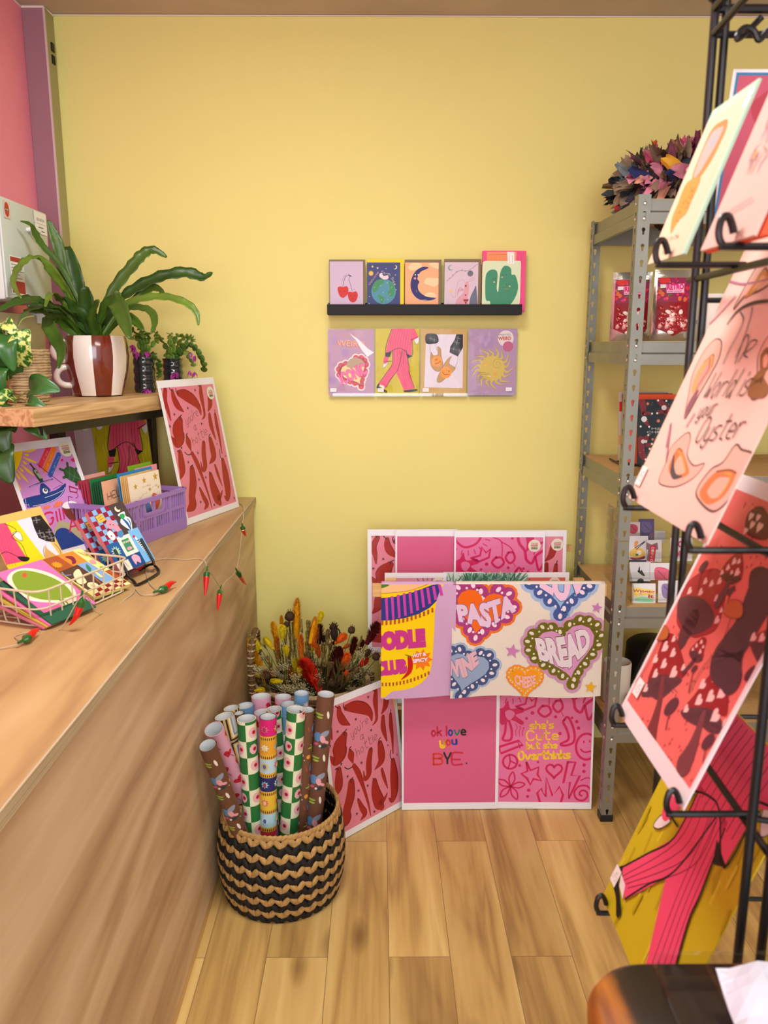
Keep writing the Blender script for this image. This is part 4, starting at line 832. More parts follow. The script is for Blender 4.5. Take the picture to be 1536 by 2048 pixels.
# ------------------------------------------------------------------ tea towels over the front rail
def cloth(name): 
    def mk(c):
        k = 'cloth ' + c
        if k not in MATS: pbr(k, c, 0.85, spec=0.15, bump=0.25, bscale=900)
        return MATS[k]
    return mk
def towel(label, w, h, art, x, wav, seed, back=.30):
    r = random.Random(seed); ph = [r.random() * 6 for _ in range(4)]
    def warp(u, v, z):
        s = h - v      # distance down from the top of the rail
        d = max(0, min(1, s / .10)); taper = 1 + .018 * (1 - v / h) - .0
        y = wav * d * (sin(u * 16 + ph[0] + v * 3) * .7 + sin(u * 27 + ph[1] - v * 4) * .3) + .0035 * d * sin(v * 13 + u * 7 + ph[2])
        dz = .004 * sin(u * 17 + ph[3]) * (s / h) ** 2
        return V((w / 2 + (u - w / 2) * taper, -y - .002 - z - .012 * d * s, v + dz - h))
    cuts = [(0, [w * i / int(w / .0085) for i in range(1, int(w / .0085))]), (1, [h * i / 40 for i in range(1, 40)])]
    me = art.mesh('front', warp, cuts, mats=cloth('c'), lift=3.0)
    t = thing('tea_towel', label, 'tea towel', (x, 2.2095, .7455), group='tea towels hung over the front rail of the stand')
    link('front', me, t)
    mb = MB(); n = 20
    P = [(0, 0), (.006, .0035), (.012, .0045), (.018, .0035), (.0245, -.002)] + [(.0255 , -back * k / 6) for k in range(1, 7)]
    vs = [(w * i / n, q[0] - .002, q[1]) for q in P for i in range(n + 1)]
    mb.add(vs, [[j * (n + 1) + i, j * (n + 1) + i + 1, (j + 1) * (n + 1) + i + 1, (j + 1) * (n + 1) + i] for j in range(len(P) - 1) for i in range(n)])
    mb.build('back', cloth('c')(art.base), t, solid=.0012); return t
def noodle(w=.215, h=.345):
    a = Art(w, h, '#c9a3c6', quad=((100, 100), (1048, 100), (940, 1462), (90, 1492)), thick=.001); Pk = '#c23a8a'; Y = '#f3cf12'
    a.blob([(60, 90), (836, 90), (836, 170), (770, 420), (745, 700), (700, 1080), (650, 1230), (540, 1330), (400, 1380), (240, 1400), (60, 1395)], Y, n=4); a.poly([(60, 90), (700, 96), (480, 180), (250, 212), (60, 216)], '#f2bd84'); a.line([(60, 214), (250, 212), (480, 178), (700, 96)], 1.4, '#9a6a20'); a.blob([(60, 100), (200, 105), (140, 140), (60, 150)], '#4d7a2a')
    a.poly([(60, 282), (280, 262), (500, 205), (740, 110), (836, 96), (832, 200), (790, 320), (700, 410), (560, 490), (400, 540), (220, 565), (60, 570)], '#343a80')
    for i in range(10): x = 150 + i * 75; y0 = 278 - i * 19; y1 = 565 - (i ** 1.7) * 7.5; a.poly([(x - 6, y0), (x + 30, y0 - 6), (x + 36 + i * 2, y1 - 8), (x + 8 + i * 1, y1)], '#c245a6')
    for i in range(13): x = 110 + i * 52; y = 600 - i ** 1.95 * 1.25; a.poly([(x - 12, y - 28), (x + 14, y - 34), (x + 14, y + 24), (x - 12, y + 30)], '#b2562f')
    for i in range(14): x = 110 + i * 42; y = 1330 - i ** 2 * .75; a.poly([(x - 10, y - 18), (x + 10, y - 20), (x + 10, y + 20), (x - 10, y + 22)], '#b2562f')
    def letters(s, p0, p1, mm, b): a.text(s, p0, p1, mm, '#e9a93c', b + .035); a.text(s, p0, p1, mm, Pk, b)
    letters('OODLE', (-60, 960), (640, 905), 60, .10); letters('CLUB', (30, 1245), (410, 1205), 46, .10)
    a.star(580, 1050, 66, '#ef7a1e', 9, .62, 80); a.text('HOT &', (478, 1025), (640, 1000), 11, '#f3d8e4', .06, out='#8d2430'); a.text('SPICY', (472, 1090), (660, 1066), 12, '#f3d8e4', .06, out='#8d2430')
    a.limb([(435, 1020), (445, 1100), (425, 1190), (335, 1272)], (11, 15, 12, 2), '#c6201d'); a.limb([(436, 1020), (420, 1000), (385, 990)], (4, 3, 1.5), '#4d7a2a'); return a
def lovefood(w=.46, h=.345):
    a = Art(w, h, '#ddd5c8', quad=((-540, 108), (1436, 108), (1290, 1530), (-620, 1530)), thick=.001); L_ = '#dfc3df'
    def hv(k): return lambda x, y: (x, y - k * abs(x - .5) * 0 + (.30 * abs(2 * x - 1) - .30) * (1 - y) * -1 * (1 if True else 0))
    def hw(x, y): d = abs(2 * x - 1); top = 1 - .12 * (1 - d) ; bot = .42 * d; return x, bot + (top - bot) * y
    a.lace(-190, 430, 150, -10, ['#e0742e', '#a63f7c', '#efd6e6', '#ea6a1c'], n=15); a.text('PASTA', (-455, 745), (285, 610), 92, L_, .06, out='#7d5a8c', ow=.022, warp=hw)
    a.lace(-395, 1190, 128, -12, ['#9fb0cb', '#46557f', '#e2dae4', '#8ea2c2'], n=16); a.text('WINE', (-640, 1345), (-205, 1235), 72, '#d8aebc', .07, out='#46557f', ow=.022, warp=hw)
    a.lace(870, -10, 190, 0, ['#9db8df', '#465a94', '#e6dcea', '#8fb2dc'], n=20); a.text('LUV', (560, 345), (1190, 345), 110, '#e6c2dc', .07, out='#465a94', ow=.02, warp=hw)
    a.lace(880, 925, 178, 12, ['#c493b4', '#6a661e', '#ddd6c4', '#cf92bf'], n=22); a.text('BREAD', (560, 1250), (1240, 1110), 116, '#ddd3dc', .06, out='#57491f', ow=.02, warp=hw)
    a.lace(336, 1310, 78, 0, ['#e8852e', '#e2a21e', '#ecc0c8', '#e9951e'], n=26); a.text('CHEESE', (200, 1440), (468, 1432), 46, '#e6b3ac', .05, out='#cc6a2a', ow=.02, warp=hw)
    for x, y, m, c in ((1305, 408, 34, '#bf7ab4'), (195, 962, 45, '#c27db2'), (1170, 1408, 38, '#e0ac22')): a.star(x, y, m, c, 5, .42, 80)
    return a
towel('yellow noodle pot tea towel with lilac hem, left of the heart towel', .215, .345, noodle(), .008, .006, 3)
towel('cream tea towel with food words in frilly hearts on the rail', .438, .345, lovefood(.438), .2145, .005, 9)
# ------------------------------------------------------------------ goods on the counter
CT = 0.9055
def seaside(w=.21, h=.297):
    a = Art(w, h, '#eef0f6', quad=((0, 590), (1200, 385), (1830, 2280), (700, 2600))); a.ground((.010, .016, .012, .021), '#cd8ed2'); B = '#1f3f86'
    a.blob([(55, 700), (355, 640), (365, 760), (330, 900), (270, 1020), (205, 1090), (140, 960)], '#f6dc0c', line='#e0b820', lw=.8)
    for p in ([(180, 760), (200, 860), (180, 900)], [(250, 780), (260, 880), (215, 980)], [(120, 770), (128, 780)]): a.line(p, 1.2, '#d9a81c')
    for x0, y0, x1, y1 in ((400, 690, 605, 640), (415, 735, 480, 745), (395, 790, 610, 875), (385, 860, 450, 905), (365, 925, 570, 1100), (335, 985, 395, 1040), (300, 1020, 470, 1215), (270, 1065, 340, 1180), (220, 1110, 350, 1365)):
        a.limb([(x0, y0), ((x0 + x1) / 2, (y0 + y1) / 2 + 6), (x1, y1)], (2.5, 7, 3), '#f5cf3a')
    for x0, y0, x1, y1, c in ((830, 590, 680, 930, '#e5324a'), (920, 620, 760, 1000, '#f07c16'), (1000, 720, 850, 1090, '#2d62b8')): a.limb([(x0, y0), (x1, y1)], (13, 13), c); 
    for k in range(3):
        x0, y0 = (705, 775, 870)[k], (880, 980, 1055)[k]; x1, y1 = (815, 905, 985)[k], (640, 660, 770)[k]; q = random.Random(k)
        for m in range(26): f = q.random(); x = x0 + (x1 - x0) * f + q.uniform(-18, 18); y = y0 + (y1 - y0) * f + q.uniform(-10, 10); a.line([(x, y), (x + 8, y - 10)], .9, ('#f2907a', '#f5c45a', '#8fb4e6')[k], False)
    a.line([(620, 895), (760, 1010), (1060, 1235)], 1.8, '#6d1c48', False); a.limb([(510, 905), (560, 970), (600, 1040), (690, 1180)], (5, 5, 14, 13), '#25402f'); a.limb([(600, 1030), (680, 1130)], (9, 9), '#a3b59a'); a.star(620, 1050, 8, '#8d3038')
    a.blob([(415, 1515), (700, 1430), (950, 1350), (1110, 1230), (1110, 1320), (1050, 1440), (900, 1550), (700, 1620), (480, 1670), (460, 1610), (420, 1600)], B); a.blob([(680, 1270), (730, 1240), (800, 1290), (850, 1370), (690, 1440)], B); a.limb([(490, 1310), (700, 1230), (890, 1160)], (2, 4.5, 3), B); a.line([(520, 1300), (700, 1238), (870, 1168)], 1.2, '#d9a8dc'); a.disc(765, 1370, 15, '#eef0f6'); a.disc(768, 1355, 9, '#15161c'); a.disc(772, 1352, 3, '#eef0f6')
    for p in ([(560, 1640), (800, 1580), (1010, 1460), (1105, 1300)], [(760, 1490), (900, 1440), (1060, 1360)], [(430, 1520), (440, 1590)], [(480, 1610), (495, 1660)]): a.line(p, 1, '#e8eaf4')
    for p in ([(900, 1340), (1030, 1265), (1060, 1290)],): a.line(p, 1, B)
    a.blob([(1080, 1000), (1150, 930), (1260, 950), (1340, 1050), (1400, 1180), (1330, 1230), (1200, 1180), (1110, 1110)], '#2f5a35')
    for p in ([(1145, 870), (1150, 920)], [(1020, 980), (1080, 1000)], [(1080, 1130), (1130, 1110)], [(1300, 960), (1290, 1000)], [(1300, 1250), (1310, 1200)]): a.limb(p, (7, 7), '#2f5a35')
    for p in ([(1110, 1000), (1240, 1090), (1380, 1150)], [(1180, 940), (1190, 1060), (1170, 1160)], [(1270, 970), (1270, 1080), (1240, 1190)]): a.line(p, .8, '#6f9a62')
    a.heart(1055, 820, 9, '#d81f68', 20); a.heart(1250, 810, 14, '#d81f68', 20)
    a.line([(1180, 1280), (1190, 1370), (1300, 1390), (1330, 1330), (1180, 1280)], 3.4, '#8f2038', False); a.line([(1310, 1400), (1330, 1450), (1290, 1490)], 1.6, '#8f2038'); a.line([(1340, 1320), (1380, 1290)], 2, '#8f2038')
    a.blob([(1050, 1640), (1080, 1580), (1180, 1540), (1290, 1560), (1350, 1640), (1370, 1800), (1330, 1880), (1230, 1890), (1120, 1800)], '#7a3524'); a.blob([(1052, 1640), (1090, 1575), (1190, 1540), (1290, 1560), (1310, 1610), (1220, 1665), (1110, 1675)], '#f0eef2'); a.line([(1165, 1590), (1160, 1460), (1230, 1475)], 1.8, '#6b1d34', False)
    a.limb([(920, 1640), (1000, 1590), (1060, 1570)], (7, 12, 2), '#ee7d54'); a.limb([(760, 1670), (830, 1640)], (8, 6), '#ee7d54')
    a.blob([(1420, 1500), (1470, 1440), (1570, 1520), (1650, 1700), (1680, 1900), (1560, 1800), (1480, 1650)], '#7a4fa8'); a.line([(1470, 1500), (1640, 1840)], 4, '#2c2540', False)
    a.blob([(950, 1960), (1100, 1900), (1300, 1990), (1480, 2200), (1560, 2330), (900, 2450)], '#b5ad86'); a.blob([(930, 2110), (1080, 2010), (1260, 2120), (1440, 2350), (900, 2560)], '#21468e')
    a.hand('Gili', (760, 1975), (1090, 1850), 27, 4.2, '#d21f5c', .15); a.hand('Air', (1180, 2080), (1560, 1990), 28, 4.2, '#d21f5c', .1); return a
sheet('art_print', 'lilac seaside print with sun, flag and blue boat leaning on the counter', 'print', seaside(), frame(-.812, 1.866, CT, 62.6, 20.8), None, CLEAR, pad=.002, sticker=(.865, .895, 41))
o = sheet('art_print', 'pink pinstripe suit print standing under the oak shelf', 'print', suit(.215, .302), frame(-.842, 2.412, CT, 58, 6), None, CLEAR, pad=.001)
a = Art(.025, .025, '#e9ebf0', thick=.0001); a.clipr = (-1, -1, 1, 1); a.disc(50, 50, 25, '#e9ebf0', n=20); a.line([(25, 50), (45, 44), (75, 54)], 1, '#8890a0')
link('sticker', a.mesh('sticker', board=False), o, M=Matrix.Translation((.012, .262, .003)))
def palelips(w=.21, h=.297):
    a = Art(w, h, '#dccdd8'); K = '#6b5560'
    for y in (96, 106, 116): a.line([(40, y), (52, y - 16), (62, y - 10), (72, y - 18), (84, y - 2), (70, y + 10), (52, y + 8), (40, y)], 1, K)
    a.blob([(46, 118), (60, 108), (78, 116), (66, 126)], '#d9a7b2'); return a
o = sheet('art_print', 'pale lilac line drawing print behind the pink suit print', 'print', palelips(), frame(-.878, 2.362, CT, 58, 6), None, CLEAR, pad=.001)
link('sticker', a.mesh('sticker', board=False), o, M=Matrix.Translation((.024, .262, .003)))
# lilac crate of cards
LIL = pbr('lilac plastic', '#9d7bc0', 0.45, spec=0.45)
Mc = frame(-.649, 1.96, CT, 71.2, 0) @ Matrix.Rotation(R(90), 4, 'X') @ Matrix()
pc = R(71.2); Mc = Matrix(((cos(pc), -sin(pc), 0, -.649), (sin(pc), cos(pc), 0, 1.96), (0, 0, 1, CT), (0, 0, 0, 1)))
t = thing('plastic_crate', 'small lilac plastic crate of cards on the counter', 'crate', M=Mc)
CW, CH, CD = .30, .118, .178
def slotted(L, H, handle):
    mb = MB(); T = .004
    mb.box((L / 2, 0, .016), (L, T + .003, .032)); mb.box((L / 2, 0, H - .006), (L, T + .005, .012)); mb.box((L / 2, 0, .066), (L, T, .008))
    n = max(2, int(round(L / .075)))
    for i in range(n + 1): mb.box((min(max(i * L / n, .004), L - .004), 0, H / 2), (.008, T + .001, H))
    m = int(L / .0105)
    for i in range(m):
        x = (i + .5) * L / m
        if handle and abs(x - L / 2) < .045:
            mb.box((x, 0, .048), (.004, T * .8, .036)); continue
        mb.box((x, 0, .05), (.0045, T * .8, .036)); mb.box((x, 0, .09), (.0045, T * .8, .048))
    if handle: mb.box((L / 2, 0, .074), (.096, T + .002, .008)); mb.box((L / 2 - .046, 0, .09), (.007, T + .002, .04)); mb.box((L / 2 + .046, 0, .09), (.007, T + .002, .04))
    return mb
slotted(CW, CH, True).build('front_panel', LIL, t, M=Matrix.Translation((0, 0, 0)), smooth=False); slotted(CW, CH, True).build('back_panel', LIL, t, M=Matrix.Translation((0, CD, 0)), smooth=False)
for x in (0, CW): slotted(CD, CH, False).build('side_panel', LIL, t, M=Matrix.Translation((x, 0, 0)) @ Matrix.Rotation(R(90), 4, 'Z'), smooth=False)
MB().box((CW / 2, CD / 2, .003), (CW, CD, .006)).build('base', LIL, t, smooth=False)
def lovely(w, h):
    a = Art(w, h, '#eee2c8', thick=.004)
    for x, y, m in ((18, 22, 18), (48, 14, 20), (86, 12, 24), (62, 34, 14), (92, 34, 12)): a.star(x, y, m, '#c8992c', 5, .42)
    a.star(20, 70, 14, '#4d5a30'); a.star(16, 100, 12, '#4d5a30'); a.hand('lovely', (40, 28), (66, 26), 6, .6, '#7f7a68'); a.hand('you are', (26, 46), (88, 30), 6, .6, '#7f7a68')
    a.blob([(60, 60), (70, 44), (84, 48), (92, 62), (80, 76), (64, 74)], '#e0664a'); a.blob([(40, 62), (54, 58), (60, 78), (48, 92)], '#5f7fb5'); a.blob([(60, 84), (80, 80), (92, 96), (70, 112)], '#4f7a3c'); a.blob([(36, 92), (56, 90), (60, 118), (40, 120)], '#e39aa8'); return a
def hello(w, h):
    a = Art(w, h, '#f0b590', thick=.003); a.hand('HELLO', (12, 42), (92, 36), 17, 2, '#4a3a2e')
    for x, y, c in ((30, 78, '#8a5a86'), (55, 66, '#a06a92'), (75, 84, '#6a4a78'), (48, 96, '#b5788e')): a.limb([(x, y - 16), (x + 6, y), (x, y + 20)], (5, 13, 8), c)
    for i in range(6): a.disc(20 + i * 13, 60 + (i % 3) * 22, 5, '#3c3024')
    return a
def edge_card(col, w, h): 
    a = Art(w, h, col, thick=.003); return a
GCR = 'cards standing in the lilac crate'
def crate_card(u, d, w, h, art, label, lean=5):
    p = R(71.2); o = V((-.649, 1.96, CT + .007)) + V((cos(p), sin(p), 0)) * u + V((-sin(p), cos(p), 0)) * d
    q = link('greetings_card', art.mesh('greetings_card'), None, M=frame(o.x, o.y, o.z, 71.2, lean)); tag(q, label, 'card', GCR); return q
crate_card(.085, .012, .135, .172, lovely(.135, .172), 'cream card with gold stars and a red fox in the lilac crate')
for i, (c, dz) in enumerate((('#d6ab62', .170), ('#e0bd7c', .171), ('#d6ab62', .170), ('#e0bd7c', .172))): crate_card(.083, .018 + i * .0055, .135, dz, edge_card(c, .135, dz), 'gold edged card stacked right behind the cream starry card')
crate_card(.084, .043, .15, .178, edge_card('#2a86c4', .15, .178), 'bright blue envelope behind the gold edged cards in the crate')
crate_card(.05, .068, .118, .162, hello(.118, .162), 'peach card with HELLO lettering in the lilac crate')
for i in range(4): crate_card(.048, .0745 + i * .007, .118, .158, edge_card('#1f5c37', .118, .158), 'dark green card in the pack right behind the HELLO card')
crate_card(.05, .104, .12, .166, edge_card('#2e7d43', .12, .166), 'taller green envelope behind the pack of dark green cards')
for i in range(4): crate_card(.046, .113 + i * .0085, .118, .160, edge_card('#b53a50', .118, .160), 'red edged card at the back left of the lilac crate')
crate_card(.048, .150, .122, .168, edge_card('#efb3a4', .122, .168), 'pale peach envelope at the very back left of the crate')
def redflower(w, h):
    a = Art(w, h, '#f0a0a8', thick=.003)
    for x, y in ((80, 30), (70, 60), (88, 84), (60, 100)): a.disc(x, y, 22, '#d8323c'); a.disc(x, y, 8, '#2f6a3c')
    a.line([(78, 40), (72, 80), (80, 120)], 2, '#3c7a48'); return a
crate_card(.192, .066, .1, .176, redflower(.1, .176), 'pink card with red flowers behind the blue envelope in the crate')
crate_card(.188, .085, .104, .182, edge_card('#7fb32c', .104, .182), 'lime green envelope behind the pink flower card in the crate')
# notebooks in a black wire stand
def multi(w, h, quad, flip=False):
    a = Art(w, h, '#7fb0dc', quad=quad, thick=.011); return a
def notebook(w=.106, h=.153):
    a = Art(w, h, '#c97a80', thick=.011); a.put([[(0, 0), (w, 0), (w, h), (0, h)]], '#4a3d3a'); Q = a.map
    for i in range(5):
        for j in range(7): a.poly([(i * 11.5, j * 11.5), (i * 11.5 + 11.5, j * 11.5), (i * 11.5 + 11.5, j * 11.5 + 11.5), (i * 11.5, j * 11.5 + 11.5)], '#8a1c34' if (i + j) % 2 == 0 else '#7fb0dc')
    a.poly([(0, 78), (34, 78), (34, 122), (0, 122)], '#255a96'); a.poly([(34, 72), (70, 72), (70, 116), (34, 116)], '#efe8d6'); a.poly([(70, 66), (100, 66), (100, 145), (70, 145)], '#74b4e2'); a.poly([(34, 116), (72, 116), (72, 145), (34, 145)], '#1f4a86'); a.poly([(0, 122), (34, 122), (34, 145), (0, 145)], '#e6dcc8')
    a.poly([(12, 14), (30, 12), (34, 28), (14, 30)], '#e3b24a'); a.line([(17, 19), (28, 17)], 1, '#4a3a1a', False); a.line([(18, 24), (30, 22)], 1, '#4a3a1a', False); a.blob([(28, 36), (40, 28), (52, 40), (56, 62), (48, 66), (40, 52), (30, 48)], '#e893a6'); a.disc(37, 40, 3.4, '#2a2228'); a.disc(44, 43, 3, '#2a2228'); a.blob([(18, 56), (30, 52), (34, 68), (24, 74), (18, 66)], '#efe9e4'); a.disc(25, 64, 4, '#c0303c'); a.blob([(42, 62), (56, 60), (54, 72), (44, 74)], '#4a86b8')
    a.disc(75, 14, 15, '#efe4c0'); a.disc(79, 11, 13, '#4a3d3a'); a.blob([(68, 26), (88, 24), (86, 34), (94, 44), (84, 66), (78, 66), (64, 46), (72, 34)], '#e8eef0'); a.blob([(72, 28), (84, 28), (82, 36), (72, 38)], '#2f9a52'); a.limb([(76, 40), (80, 52), (80, 66)], (5, 7, 3), '#1f5a96'); a.limb([(86, 40), (88, 50), (82, 64)], (2, 3, 1), '#1f5a96')
    a.star(16, 98, 28, '#a9d9c0', 11, .55); a.poly([(42, 80), (62, 80), (62, 108), (42, 108)], '#3f8a64'); a.text('SPAM', (43, 89), (61, 89), 5, '#e8d9b0', .02); a.disc(52, 102, 15, '#e39aac', 8); a.blob([(44, 122), (54, 118), (64, 126), (60, 140), (52, 134), (46, 140)], '#e6a6bc'); a.limb([(80, 84), (84, 104), (90, 134)], (4, 7, 4), '#e8ecf0')
    for i in range(9): a.poly([(80 + i * .9, 92 + i * 4.5), (86 + i * .9, 92 + i * 4.5), (86 + i * .9, 94.4 + i * 4.5), (80 + i * .9, 94.4 + i * 4.5)], '#22252c')
    a.disc(78, 82, 7, '#c2384e'); a.limb([(8, 128), (20, 124), (26, 138)], (1, 1, 1), '#8a8478'); return a
un = V((.454, .887, .081)).normalized(); vn = V((-.48, .168, .861)); vn = (vn - un * un.dot(vn)).normalized(); nn = un.cross(vn)
def nb(off, label, side=0):
    p = V((-.564, 1.692, .927)) + nn * off + un * side
    M = Matrix(((un.x, vn.x, nn.x, p.x), (un.y, vn.y, nn.y, p.y), (un.z, vn.z, nn.z, p.z), (0, 0, 0, 1)))
    o = link('notebook', notebook().mesh('notebook'), None, M=M); tag(o, label, 'notebook', 'notebooks in the black wire stand'); 
    q = MB().box((.0535, .0765, -.0055), (.1035, .149, .0085)).build('pages', paper('#ece6d8'), o, M=Matrix.Translation((.0012, 0, 0)), smooth=False); return o
nb(0, 'front patchwork notebook with chequered cover in the black wire stand'); nb(-.034, 'second notebook right behind the front one in the wire stand', -.004)
t = thing('wire_stand', 'black wire notebook stand on the counter', 'stand', (-.53, 1.745, CT))
def W(p): return tuple(V(p) - V((-.53, 1.745, CT)))
mb = MB(); P0 = V((-.564, 1.692, .927)); f0 = P0 + un * .012; f1 = P0 + un * .094
loop = [W(f0 + nn * .010 + V((0, 0, -.012))), W(at(268, 1163, Z=CT + .004)), W(at(276, 1169, Z=CT + .004)), W(at(308, 1152, Z=CT + .004)), W(at(318, 1142, Z=CT + .004)), W(at(309, 1131, Z=CT + .008)), W(f1 + nn * .010 + V((0, 0, -.012)))]
mb.tube(smooth_pts(loop, 5), .0032, 8); mb.build('front_loop', BLACKM, t)
for f in (f0, f1):
    mb = MB(); mb.tube([W(f + nn * .010 + V((0, 0, -.012))), W(f + nn * .006 + vn * .0), W(f + nn * .006 + vn * .055)], .003, 8); mb.build('prong', BLACKM, t)
    mb = MB(); q = f - nn * .066; mb.tube([W(f + nn * .010 + V((0, 0, -.012))), W(f - nn * .012 - vn * .006), W(q - vn * .006), W(q + vn * .09)], .003, 8); mb.tube([W(q + vn * .02), W(V((q.x - .03, q.y + .01, CT + .003)))], .003, 8); mb.build('cradle_wire', BLACKM, t)
# cream wire basket with cards
CRM = pbr('cream wire', '#c9bd9c', 0.4, spec=0.5)
BC = [V((-.528, 1.648, 0)), V((-.618, 1.398, 0)), V((-.755, 1.447, 0)), V((-.665, 1.697, 0))]; bc0 = sum(BC, V()) / 4
def loop(z, k, rr=.03):
    P = []
    for i in range(4):
        a_, b_, c_ = BC[i - 1], BC[i], BC[(i + 1) % 4]; s_ = lambda q: bc0 + (q - bc0) * k
        d1 = (s_(a_) - s_(b_)).normalized(); d2 = (s_(c_) - s_(b_)).normalized()
        for t_ in (0, .25, .5, .75, 1): P.append(s_(b_) + (d1 * (1 - t_) ** 2 + d2 * t_ ** 2) * rr)
    return [(p.x - bc0.x, p.y - bc0.y, z) for p in P]
t = thing('wire_basket', 'cream wire basket of cards on the near end of the counter', 'basket', (bc0.x, bc0.y, CT))
MB().tube(loop(.070, 1.0), .0024, 8, closed=True).build('rim', CRM, t); MB().tube(loop(.036, .985), .0018, 6, closed=True).build('middle_wire', CRM, t); MB().tube(loop(.003, .95), .002, 6, closed=True).build('base_wire', CRM, t)
mb = MB(); top = loop(.070, 1.0); 
def seg(i, f, k, z): p = bc0 + (BC[i].lerp(BC[(i + 1) % 4], f) - bc0) * k; return (p.x - bc0.x, p.y - bc0.y, z)
for i, n in ((0, 8), (1, 4), (2, 8), (3, 4)):
    for j in range(n):
        f = (j + .8) / (n + .6); mb.tube(smooth_pts([seg(i, f, 1.0, .070), seg(i, f, .985, .036), seg(i, f, .955, .008), seg(i, f, .90, .002)], 3), .0015, 6)
mb.build('upright_wires', CRM, t)
mb = MB()
for i in range(5): f = (i + .5) / 5; mb.tube([seg(0, f, .94, .002), seg(2, 1 - f, .94, .002)], .0015, 6)
for i in range(3): f = (i + .5) / 3; mb.tube([seg(1, f, .94, .0035), seg(3, 1 - f, .94, .0035)], .0015, 6)
mb.build('base_grid', CRM, t)
GB = 'cards in the cream wire basket'
def olive(w=.11, h=.155):
    a = Art(w, h, '#ec6fae', quad=((-20, 545), (330, 436), (820, 810), (465, 950))); 
    a.blob([(68, 600), (110, 530), (230, 505), (400, 545), (540, 620), (625, 690), (645, 790), (600, 850), (480, 800), (300, 780), (150, 720)], '#eadfc4'); a.blob([(105, 585), (150, 530), (260, 530), (420, 580), (540, 650), (605, 730), (560, 755), (480, 775), (330, 760), (170, 690)], '#7d9a2c'); a.disc(203, 562, 17, '#d9552e', 9, 40)
    a.limb([(500, 770), (540, 800), (560, 860)], (3, 3, 3), '#5d7a24'); a.limb([(530, 770), (570, 800), (600, 850)], (3, 3, 3), '#5d7a24'); a.poly([(520, 880), (610, 850), (650, 880), (550, 920)], '#efeae6'); a.line([(540, 860), (570, 880), (600, 850)], 1, '#7b8fb0'); return a
def patch(w=.105, h=.15):
    a = Art(w, h, '#eee08a', quad=((370, 460), (660, 350), (1120, 650), (790, 770)), thick=.008)
    a.poly([(370, 460), (478, 420), (610, 505), (500, 556)], '#a4532a'); a.poly([(478, 420), (600, 378), (730, 465), (610, 505)], '#e58a36'); a.poly([(500, 556), (640, 490), (870, 640), (745, 715)], '#54392e'); a.poly([(640, 490), (720, 462), (970, 605), (880, 650)], '#79a7d4'); a.poly([(870, 540), (930, 520), (1060, 590), (1000, 620)], '#a8502a')
    f = homog(((770, 712), (1020, 600), (1120, 650), (830, 800)))
    for i in range(7):
        for j in range(3):
            q = lambda s, t: (770 + s * 250 + t * 60 + s * t * 40, 712 - s * 112 + t * 88 - s * t * 38)
            a.poly([q(i / 7, j / 3), q((i + 1) / 7, j / 3), q((i + 1) / 7, (j + 1) / 3), q(i / 7, (j + 1) / 3)], '#8f1d2c' if (i + j) % 2 else '#f0e3a4')
    a.star(480, 500, 26, '#f0992c', 12, .6); a.blob([(540, 430), (600, 425), (630, 470), (600, 490), (590, 455)], '#7c2440'); a.limb([(640, 385), (690, 405), (720, 415)], (1.4, 2, 1.4), '#b88a3c'); a.blob([(735, 455), (770, 445), (800, 475), (760, 480)], '#e79a9e'); a.limb([(715, 490), (735, 520), (745, 545)], (3, 9, 3), '#2f7c5a'); a.star(850, 510, 14, '#5f9a42', 9, .4); a.blob([(610, 570), (650, 530), (690, 590), (720, 640), (680, 660), (640, 640)], '#ecdfae'); a.disc(775, 670, 24, '#ecdfae'); a.disc(775, 672, 12, '#cdb88a'); a.line([(520, 560), (545, 585), (590, 580)], 2.4, '#8fa3c4'); a.line([(770, 590), (850, 660)], 1.2, '#d98a5a'); a.limb([(800, 560), (840, 590)], (6, 8), '#efe29a'); return a
def framed(w=.145, h=.186):
    a = Art(w, h, '#dfb966', quad=((-133, 85), (343, -29), (669, 637), (221, 807)), thick=.002); K = '#1f1b1e'
    a.poly([(-140, 140), (140, 95), (420, 460), (300, 500), (100, 740)], '#f1d51a'); a.poly([(-140, 135), (50, 112), (100, 200), (150, 290), (240, 430), (60, 470), (-100, 560)], '#ee4f78'); a.poly([(140, 95), (270, 60), (520, 400), (470, 420), (410, 455)], '#e4dbe8')
    for i in range(9): a.line([(-120 + i * 22, 150), (-60 + i * 24, 480)], .6, '#b02a55', False)
    a.blob([(115, 195), (165, 190), (190, 240), (185, 265), (130, 235)], '#e9e6e6', line=K, lw=.9); a.line([(35, 120), (110, 150), (140, 185), (100, 235), (180, 290), (230, 400)], 1.2, K); a.blob([(150, 400), (245, 405), (240, 435), (190, 440)], K); a.line([(0, 380), (60, 360), (150, 400)], 1.3, K)
    a.poly([(265, 62), (345, 45), (465, 200), (468, 275), (400, 270), (330, 240), (290, 150)], K); a.line([(380, 310), (370, 360), (390, 420), (430, 450)], 1, K); a.line([(465, 290), (510, 340), (520, 400)], 1, K); a.blob([(390, 290), (400, 330), (480, 390), (500, 410), (420, 460), (380, 400)], '#cda35c')
    for x, y in ((310, 90), (340, 200), (380, 230), (420, 190), (440, 240)):
        for k in range(4): an = R(90 * k); a.line([(x, y), (x + 24 * cos(an - .4), y + 20 * sin(an - .4)), (x + 30 * cos(an), y + 24 * sin(an)), (x, y)], .5, '#b9b4bc')
    return a
p = R(68); sheet('greetings_card', 'tan bordered double card of pink suit and black sleeve in the wire basket', 'card', framed(), frame(-.643 - .145 * cos(p), 1.651 - .145 * sin(p), CT + .01, 68, 28), GB, CLEAR, pad=.003)
o = sheet('greetings_card', 'pink card with a green olive at the front of the wire basket', 'card', olive(), frame(-.603, 1.415, CT + .012, 66, 61), GB)
